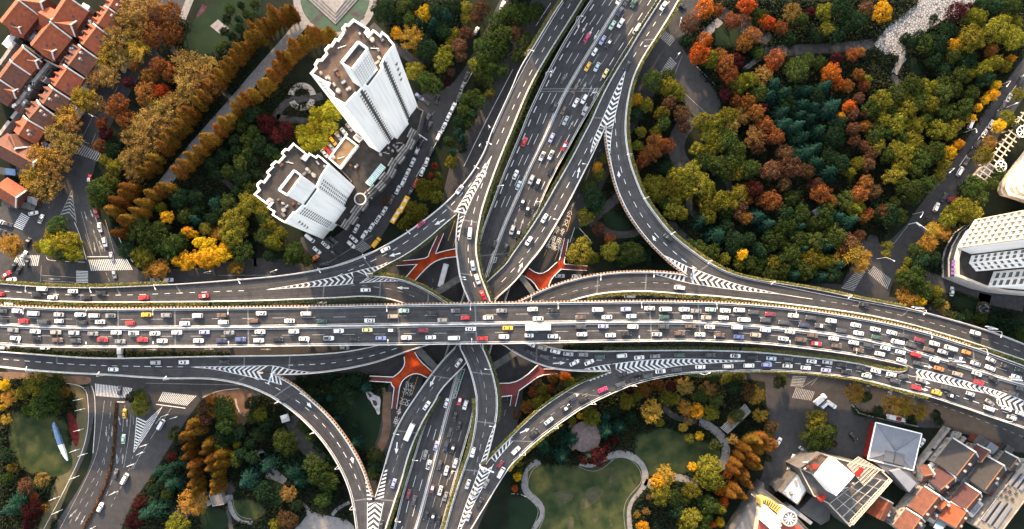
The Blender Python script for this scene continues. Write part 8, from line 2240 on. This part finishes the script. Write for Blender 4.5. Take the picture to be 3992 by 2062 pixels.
bus('bus', 'long white bus on the dark road between the crossing ramps', 'f22 1030,112', 11.5, 2.55, 3.1, R(75), 0, hatch=3)
zB, aB = near('B', pts('h32 405,213')[0])
bus('bus', 'white minibus on the lower straight ramp', 'h32 405,213', 8.4, 2.4, 3.0, aB+math.pi, zB)
bus('box_truck', 'white box truck waiting under the left end of the expressway', 'f20 1195,880', 6.4, 2.2, 3.0, R(-90), 0, cab=1.6, cat='truck')
bus('bus', 'yellow bus parked at the kerb, nearer the red car', 'f12 632,725', 8.6, 2.5, 3.0, R(62), 0, body='bus_yellow', hatch=2)
bus('bus', 'yellow bus parked at the kerb behind the first, half under trees', 'f12 553,845', 7.6, 2.4, 3.0, R(58), 0, body='bus_yellow', hatch=2)
bus('box_truck', 'small yellow truck beside the zebra crossing under the ramp', 'f12 353,1108', 5.6, 2.1, 2.5, R(52), 0, body='bus_yellow', cab=1.5, roofm='bus_yellow', cat='truck')
bus('box_truck', 'white box truck parked at the lower right street corner', 'C23 405,362', 6.6, 2.4, 3.0, R(40), 0, cab=1.6, cat='truck')
bus('box_truck', 'small white truck leaving the lower right street corner', 'C23 488,398', 5.0, 2.0, 2.4, R(-35), 0, cab=1.4, cat='truck')
bus('bus', 'white bus with red roof markings parked under the golden planes', 'C23 978,500', 8.6, 2.4, 3.0, R(-12), 0, hatch=0)
c = W(pts('C23 978,500')[0], 3.0); t = bpy.data.objects[[o.name for o in COL.objects if o.name.startswith('bus')][-1]]
m = MB(); m.box(.6, 0, 3.12, 2.6, 1.9, .06); m.build('roof_marking', M['red_panel'], t)
# ---- park and street furniture
def at0(s, z=0): return W(pts(s)[0], z)
c = at0('C22 545,640', 6)
t = thing('gazebo', 'round stone-topped park gazebo with four little porches', 'pavilion', (c.x, c.y, 0))
m = MB(); n = 40; r0 = 7.4
vs = [(r0*math.cos(6.2832*i/n), r0*math.sin(6.2832*i/n), 5.2) for i in range(n)]+[(r0*.5*math.cos(6.2832*i/n), r0*.5*math.sin(6.2832*i/n), 5.9) for i in range(n)]+[(0, 0, 6.1)]
m.add(vs, [(i, (i+1) % n, n+(i+1) % n, n+i) for i in range(n)]+[(n+i, n+(i+1) % n, 2*n) for i in range(n)]); m.tube((0, 0, 4.9), (0, 0, 5.2), r0, n=n, cap=False); m.build('roof', M['stone_roof'], t)
for i in range(8):
    a = i*.7854+.4; m = MB(); m.tube((6.6*math.cos(a), 6.6*math.sin(a), 0), (6.6*math.cos(a), 6.6*math.sin(a), 5.2), .3, n=10); m.build('column', M['plaster'], t)
for a in (.72, 2.42, 3.85, 5.45):
    x, y = 8.0*math.cos(a), 8.0*math.sin(a); m = MB(); m.box(x, y, 3.2, 2.0, 3.6, .35, a); m.box(x-.7*math.cos(a), y-.7*math.sin(a), 1.6, .25, 3.2, 3.2, a); m.build('porch', M['roof_tan'], t)
t = thing('park_building', 'small grey flat-roofed park building at the end of the redwood clump', 'building')
flat_block(t, poly('f31 385,985 500,962 540,1085 425,1105', 4.5), 0, 4.5, 'plaster', 'roof_grey', .3, .3)
m = MB(); m.prism(poly('f31 362,1060 400,1050 412,1085 372,1105', 3), 0, 3); m.build('lean_to', M['plaster'], t)
m = MB(); m.prism(poly('f31 525,1010 590,985 598,1020 540,1075', 2.6), 2.3, 2.6, bottom=True); m.build('canopy', M['paving'], t)
c = at0('C01 345,730')
t = thing('ring_sculpture', 'pale stone ring set into the dark lawn beside the taller tower', 'sculpture')
k = HC/F/1.929
def arc(root, name, c, r0, r1, a0, a1, h, m_):
    m = MB(); n = 30
    for i in range(n):
        t0, t1 = R(a0+(a1-a0)*i/n), R(a0+(a1-a0)*(i+1)/n)
        P_ = lambda t, r, z: (c.x+math.cos(t)*r*k, c.y+math.sin(t)*r*k, z)
        m.quad(P_(t0, r0, h), P_(t0, r1, h), P_(t1, r1, h), P_(t1, r0, h)); m.quad(P_(t0, r1, 0), P_(t1, r1, 0), P_(t1, r1, h), P_(t0, r1, h)); m.quad(P_(t1, r0, 0), P_(t0, r0, 0), P_(t0, r0, h), P_(t1, r0, h))
    m.build(name, M[m_], root)
arc(t, 'ring_segment', c, 62, 105, 8, 172, .9, 'plaster'); arc(t, 'ring_segment', c, 62, 105, 205, 252, .9, 'plaster'); arc(t, 'ring_segment', c, 62, 105, 262, 345, .9, 'plaster')
path('footpath', 'C01 140,890 180,810 240,760 330,740 440,735 500,720', 3.6, 'paving_dark', .06)
path('footpath', 'C01 150,880 230,895 330,905 400,915', 3.2, 'paving_dark', .06)
c = at0('C20 455,665')
t = thing('play_slide', 'long slim blue and white slide lying on the round lawn', 'play equipment', (c.x, c.y, 0), R(-70))
m = MB(); st = [(-9.5, .3, .3), (-8, .9, 1.0), (-2, 1.1, 1.6), (2, 1.05, 1.7)]
def hull(st):
    m = MB(); vs = []; fs = []
    for x, w, h in st: vs += [(x, -w, 0), (x, -w*.9, h), (x, 0, h*1.12), (x, w*.9, h), (x, w, 0)]
    for i in range(len(st)-1):
        for j in range(4): fs.append((i*5+j, (i+1)*5+j, (i+1)*5+j+1, i*5+j+1))
    fs += [tuple(range(5)), tuple((len(st)-1)*5+i for i in reversed(range(5)))]
    m.add(vs, fs); return m
hull(st).build('blue_chute', M['blue_panel'], t)
hull([(2, 1.05, 1.7), (6, .95, 1.4), (9, .6, .9), (10.5, .2, .3)]).build('white_chute', M['white_wall'], t)
m = MB()
for x in (-6, -2, 2, 6): m.box(x, -1.25, .8, .2, .2, 1.6); m.box(x, 1.25, .8, .2, .2, 1.6)
m.build('rail', M['teal_glass'], t)
c = at0('C21 880,380')
t = thing('rock_pool', 'pale rockery pool of two rounded basins on the dark lawn', 'rockery')
for s, m_, z in (('C21 820,300 850,292 880,310 890,330 920,325 935,360 930,400 925,440 930,465 910,475 895,430 870,400 860,370 835,350', 'pale_rock', .55), ('C21 835,310 855,310 870,335 850,345', 'pool_dark', .6), ('C21 870,360 900,365 910,400 890,410 875,385', 'pool_dark', .6)):
    p = chaikin(pts(s)+[pts(s)[0]], 2)[:-1]
    m = MB(); m.prism([(W(q, z).x, W(q, z).y) for q in p], 0, z); m.build('basin' if m_ == 'pool_dark' else 'rock_rim', M[m_], t)
for s in ('f31 1155,222', 'C21 212,500'):
    pass
c = at0('C21 212,500', 3)
t = thing('kiosk', 'little white hipped-roof kiosk in the dark garden under the lower left ramp', 'kiosk', (c.x, c.y, 0), .3)
m = MB(); m.box(0, 0, 1.3, 3.0, 2.6, 2.6); m.build('wall', M['plaster'], t)
m = MB(); m.add([(-2, -1.8, 2.6), (2, -1.8, 2.6), (2, 1.8, 2.6), (-2, 1.8, 2.6), (-.8, 0, 3.6), (.8, 0, 3.6)], [(0, 1, 5, 4), (1, 2, 5), (2, 3, 4, 5), (3, 0, 4)]); m.build('roof', M['white_roof'], t)
c = at0('C13 378,260', 3)
t = thing('kiosk', 'small pale flat-roofed hut among the trees at the right', 'kiosk', (c.x, c.y, 0), .6)
m = MB(); m.box(0, 0, 1.4, 3.4, 3, 2.8); m.build('wall', M['plaster'], t); m = MB(); m.box(0, 0, 2.95, 4, 3.6, .25); m.build('roof', M['metal_roof'], t)
# pergola walk, lower right garden
t = thing('pergola', 'slatted pergola walk at the upper right of the winding lawn', 'pergola')
q = [W(p, 3) for p in pts('C22 1745,395 1785,450 1615,610 1565,570')]
for i in range(22):
    a, b = q[0].lerp(q[3], i/21), q[1].lerp(q[2], i/21); m = MB(); d = b-a; m.box((a.x+b.x)/2, (a.y+b.y)/2, 3, d.length+.6, .42, .3, math.atan2(d.y, d.x)); m.build('slat', M['plaster'], t)
for e in ((0, 3), (1, 2)):
    a, b = q[e[0]], q[e[1]]; m = MB(); d = b-a; m.box((a.x+b.x)/2, (a.y+b.y)/2, 2.7, d.length, .3, .3, math.atan2(d.y, d.x)); m.build('side_beam', M['plaster'], t)
    for i in range(7):
        c = a.lerp(b, i/6); m = MB(); m.tube((c.x, c.y, 0), (c.x, c.y, 2.7), .14, n=7); m.build('post', M['plaster'], t)
path('footpath', 'C22 1770,420 1590,590', 4.2, 'paving_dark', .05)
# fountain circle by the office block
c = at0('C13 1622,990')
t = thing('fountain', 'round stone fountain basin in the garden below the office block', 'fountain')
k = HC/F/1.929
arc(t, 'paved_ring', c, 36, 54, 0, 360, .12, 'brick_dull'); arc(t, 'basin_rim', c, 30, 36, 0, 360, .6, 'plaster')
m = MB(); m.tube((c.x, c.y, 0), (c.x, c.y, .4), 31*k, n=36); m.build('water', M['blue_dull'], t)
# green planted boxes on the median of the six-lane road
z = 6.8
for s in ('f22 1215,1060 1255,1050 1215,1165 1180,1170', 'f22 1178,1180 1212,1175 1180,1280 1150,1285', 'f22 1148,1295 1178,1290 1158,1345 1130,1350', 'f12 1545,1260 1575,1258 1560,1310 1532,1318'):
    t = thing('planter', 'long teal-green planting box on the median of the six-lane road', 'planter', group='teal planters on the median')
    m = MB(); m.prism(poly(s, z+.9), z, z+.9); m.build('trough', M['concrete'], t)
    m = MB(); m.prism(inset(poly(s, z+.9), .25), z+.8, z+1.0); m.build('planting', M['teal_plant'], t)
# hedges that fill the slots beside the ramps
def hedge_line(label, s, w, h, dens, m_, cat='hedge'):
    p = chaikin(pts(s), 2); L_ = 0; rnd = random.Random(len(s)); m = MB()
    for a, b in zip(p[:-1], p[1:]):
        A_, B_ = W(a, h*.5), W(b, h*.5); d = B_-A_; nn = Vector((-d.y, d.x, 0)).normalized()
        for _ in range(int(d.length*dens)):
            q = A_.lerp(B_, rnd.random())+nn*rnd.gauss(0, w*.3); q.z = rnd.uniform(.2, h); leaf(m, q, rnd.uniform(.25, .5), rnd)
    tag(m.build('hedge', M[m_]), label, cat)
hedge_line('dark hedge strip in the slot left of the six-lane road, top', 'f03 780,30 640,250 520,420 400,640 280,860 150,1130 60,1331 f12 1700,330 1560,620 1460,850', 3.2, 2.2, 60, 'hedge_dark')
hedge_line('dark hedge strip in the slot right of the six-lane road, top', 'f13 650,60 520,290 400,480 300,660 220,820 120,1000', 2.6, 2.0, 60, 'hedge_dark')
hedge_line('low hedge under the upper left side of the expressway', 'f20 0,385 500,415 1100,420 1728,412 f21 500,400 1000,390', 1.6, 1.6, 50, 'hedge_dark')
hedge_line('green hedge along the road under the lower right ramps', 'f23 520,840 900,840 1728,830 f24 400,840 800,860', 3.0, 1.6, 60, 'hedge_dark')
hedge_line('dark hedge between the expressway and the lower left ramp', 'f20 0,850 300,880 600,895 f21 200,900 600,905', 2.4, 1.4, 50, 'hedge_dark')
hedge_line('dark hedge left of the southern six-lane road', 'h32 470,200 420,380 380,500 330,640 290,784', 2.2, 1.6, 60, 'hedge_dark')
hedge_line('lit yellow hedge edge along the tan yard at the lower left', 'f31 590,10 620,120 660,240 705,335', 1.2, 1.2, 80, 'hedge_gold')
hedge_line('orange-brown divider hedge down the middle of the boulevard', 'C20 875,380 865,500 860,650 845,820 800,980 740,1120 670,1250 620,1331', .9, .9, 60, 'hedge_rust')
hedge_line('dark green hedge around the clipped garden island, lower right', 'C23 640,420 700,470 830,480 1120,545', 2.4, 1.4, 60, 'hedge_dark')
hedge_line('hedge along the white office forecourt at the right edge', 'C13 1370,860 1480,890 1590,930', 1.4, 1.2, 60, 'hedge_dark')
# ---- undergrowth: one carpet of leaves nobody could count, on the wooded ground only
GW, GH = 1000, 520
MASK = bytearray(GW*GH)
def mark(p):
    n = len(p)
    for gy in range(max(0, int(min(q[1] for q in p)/4)), min(GH-1, int(max(q[1] for q in p)/4))+1):
        y = gy*4+2; xs = []
        for i in range(n):
            a, b = p[i], p[(i+1) % n]
            if (a[1] > y) != (b[1] > y): xs.append(a[0]+(y-a[1])*(b[0]-a[0])/(b[1]-a[1]))
        xs.sort()
        for x0, x1 in zip(xs[::2], xs[1::2]):
            for gx in range(max(0, int(x0/4)), min(GW-1, int(x1/4))+1): MASK[gy*GW+gx] = 1
for p in OPEN: mark(p)
def undergrowth(outl, n, seed):
    """keeps off every lawn, path and paved surface"""
    rnd = random.Random(seed); m = MB()
    for s in outl:
        p = pts(s); xs, ys = [q[0] for q in p], [q[1] for q in p]
        area = abs(sum(p[i][0]*p[(i+1) % len(p)][1]-p[(i+1) % len(p)][0]*p[i][1] for i in range(len(p))))/2
        for _ in range(int(area*n)):
            x, y = rnd.uniform(min(xs), max(xs)), rnd.uniform(min(ys), max(ys))
            c = False; j = len(p)-1
            for i in range(len(p)):
                if (p[i][1] > y) != (p[j][1] > y) and x < (p[j][0]-p[i][0])*(y-p[i][1])/(p[j][1]-p[i][1])+p[i][0]: c = not c
                j = i
            if not c: continue
            gx, gy = int(x/4), int(y/4)
            if 0 <= gx < GW and 0 <= gy < GH and MASK[gy*GW+gx]: continue
            q = W((x, y), .4)
            for _ in range(7):
                v = q+Vector((rnd.gauss(0, .8), rnd.gauss(0, .8), rnd.uniform(-.2, 1.0))); leaf(m, v, rnd.uniform(.35, .7), rnd)
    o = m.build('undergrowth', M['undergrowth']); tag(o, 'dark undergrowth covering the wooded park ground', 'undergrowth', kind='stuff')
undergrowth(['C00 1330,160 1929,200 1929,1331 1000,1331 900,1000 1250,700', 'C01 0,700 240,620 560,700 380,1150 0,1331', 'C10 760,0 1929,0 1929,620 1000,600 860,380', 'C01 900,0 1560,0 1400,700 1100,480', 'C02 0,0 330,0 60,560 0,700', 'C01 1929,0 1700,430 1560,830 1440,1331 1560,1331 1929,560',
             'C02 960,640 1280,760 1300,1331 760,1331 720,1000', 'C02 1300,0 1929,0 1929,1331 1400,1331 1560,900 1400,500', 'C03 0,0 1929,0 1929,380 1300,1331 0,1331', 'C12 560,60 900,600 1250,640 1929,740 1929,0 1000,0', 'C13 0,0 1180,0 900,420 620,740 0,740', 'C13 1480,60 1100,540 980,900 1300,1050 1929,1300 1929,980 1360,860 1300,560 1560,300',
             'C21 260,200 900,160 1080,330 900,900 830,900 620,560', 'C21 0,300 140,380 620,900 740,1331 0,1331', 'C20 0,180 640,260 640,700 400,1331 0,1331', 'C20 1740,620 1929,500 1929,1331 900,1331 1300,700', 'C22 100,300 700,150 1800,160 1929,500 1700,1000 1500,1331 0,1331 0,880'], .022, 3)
# ================================================================ WHICH ONE IS IT: labels of cars, trees, lamps
ORD = ['', 'first', 'second', 'third', 'fourth', 'fifth', 'sixth', 'seventh', 'eighth', 'ninth', 'tenth', 'eleventh', 'twelfth', 'thirteenth', 'fourteenth', 'fifteenth', 'sixteenth', 'seventeenth', 'eighteenth', 'nineteenth', 'twentieth']
ORD += ['twenty-'+o for o in ORD[1:10]]+['thirtieth']+['thirty-'+o for o in ORD[1:10]]+['fortieth']+['forty-'+o for o in ORD[1:10]]
EX = {'x': ' with sunroof', 'B': ' with black roof', 'W': ' with white roof', 't': '', '': '', 'ku': ''}
def cname(c):
    return PAINT[c[2]][0]+' '+{'suv': 'SUV'}.get(c[3], c[3])
from collections import defaultdict
by = defaultdict(list)
for c in CARS: by[c[5]].append(c)
for ln, cs in by.items():
    xs = [c[1][0] for c in cs]; ys = [c[1][1] for c in cs]
    hor = max(xs)-min(xs) >= max(ys)-min(ys)
    cs.sort(key=lambda c: c[1][0] if hor else c[1][1])
    fr, a_, b_ = ('from the left', 'right of', 'left of') if hor else ('from the top', 'below', 'above')
    full = [cname(c)+EX.get(c[4], '') for c in cs]
    for i, c in enumerate(cs):
        o = c[0]; o['category'] = {'van': 'van', 'minivan': 'van', 'taxi': 'taxi'}.get(c[3], 'car'); o['group'] = 'vehicles: '+ln
        same = [j for j in range(len(cs)) if full[j] == full[i]]
        if len(same) == 1: lab = 'only '+full[i]+' in the '+ln
        else:
            k = None
            prev = cname(cs[i-1]) if i else None; nxt = cname(cs[i+1]) if i+1 < len(cs) else None
            if prev and sum(1 for j in same if j and cname(cs[j-1]) == prev) == 1 and prev != cname(c): k = '%s just %s a %s, %s' % (full[i], a_, prev, ln)
            elif nxt and sum(1 for j in same if j+1 < len(cs) and cname(cs[j+1]) == nxt) == 1 and nxt != cname(c): k = '%s just %s a %s, %s' % (full[i], b_, nxt, ln)
            n = same.index(i)+1
            lab = k or '%s %s %s, %s' % (ORD[n], full[i], fr, ln)
            if len(lab.split()) > 16: lab = '%s %s %s, %s' % (ORD[n], full[i].split(' with')[0] if sum(1 for j in range(len(cs)) if full[j].split(' with')[0] == full[i].split(' with')[0]) == len(same) else full[i], fr, ln)
        w = lab.split()
        o['label'] = ' '.join(w[:16])
# trees: kind, size against its neighbours, and place along its clump
bz = defaultdict(list)
for t in TREES: bz[(t[4], TK[t[2]][1])].append(t)
for (zone, kind), ts in bz.items():
    xs = [t[1][0] for t in ts]; ys = [t[1][1] for t in ts]
    hor = max(xs)-min(xs) >= max(ys)-min(ys)
    ts.sort(key=lambda t: t[1][0] if hor else t[1][1])
    rs = sorted(t[3] for t in ts)
    for i, t in enumerate(ts):
        o = t[0]; o['category'] = 'tree'; o['group'] = 'trees '+zone
        if len(ts) == 1: lab = kind+' '+zone
        elif t[3] == rs[-1] and rs.count(rs[-1]) == 1: lab = 'broadest '+kind+' '+zone
        elif t[3] == rs[0] and rs.count(rs[0]) == 1: lab = 'smallest '+kind+' '+zone
        elif i == 0: lab = kind+' at the '+('left' if hor else 'top')+' end, '+zone
        elif i == len(ts)-1: lab = kind+' at the '+('right' if hor else 'lower')+' end, '+zone
        elif i <= len(ts)//2: lab = ORD[i+1]+' '+kind+(' from the left ' if hor else ' from the top ')+zone
        else: lab = ORD[len(ts)-i]+' '+kind+(' from the right ' if hor else ' from the bottom ')+zone
        w = lab.split()
        if len(w) > 16: w = [x for x in w if x not in ('broad-crowned', 'sunlit', 'autumn', 'bright')]
        o['label'] = ' '.join(w[:16])
bl = defaultdict(list)
for l in LAMPS: bl[l[2]].append(l)
for zone, ls in bl.items():
    xs = [l[1][0] for l in ls]; ys = [l[1][1] for l in ls]
    hor = max(xs)-min(xs) >= max(ys)-min(ys)
    ls.sort(key=lambda l: l[1][0] if hor else l[1][1])
    for i, l in enumerate(ls):
        if len(ls) == 1: lab = 'white street lamp on the '+zone
        elif i == 0: lab = ('leftmost' if hor else 'topmost')+' street lamp on the '+zone
        elif i == len(ls)-1: lab = ('rightmost' if hor else 'lowest')+' street lamp on the '+zone
        else: lab = ORD[i+1]+' street lamp from the '+('left' if hor else 'top')+' on the '+zone
        l[0]['label'] = lab
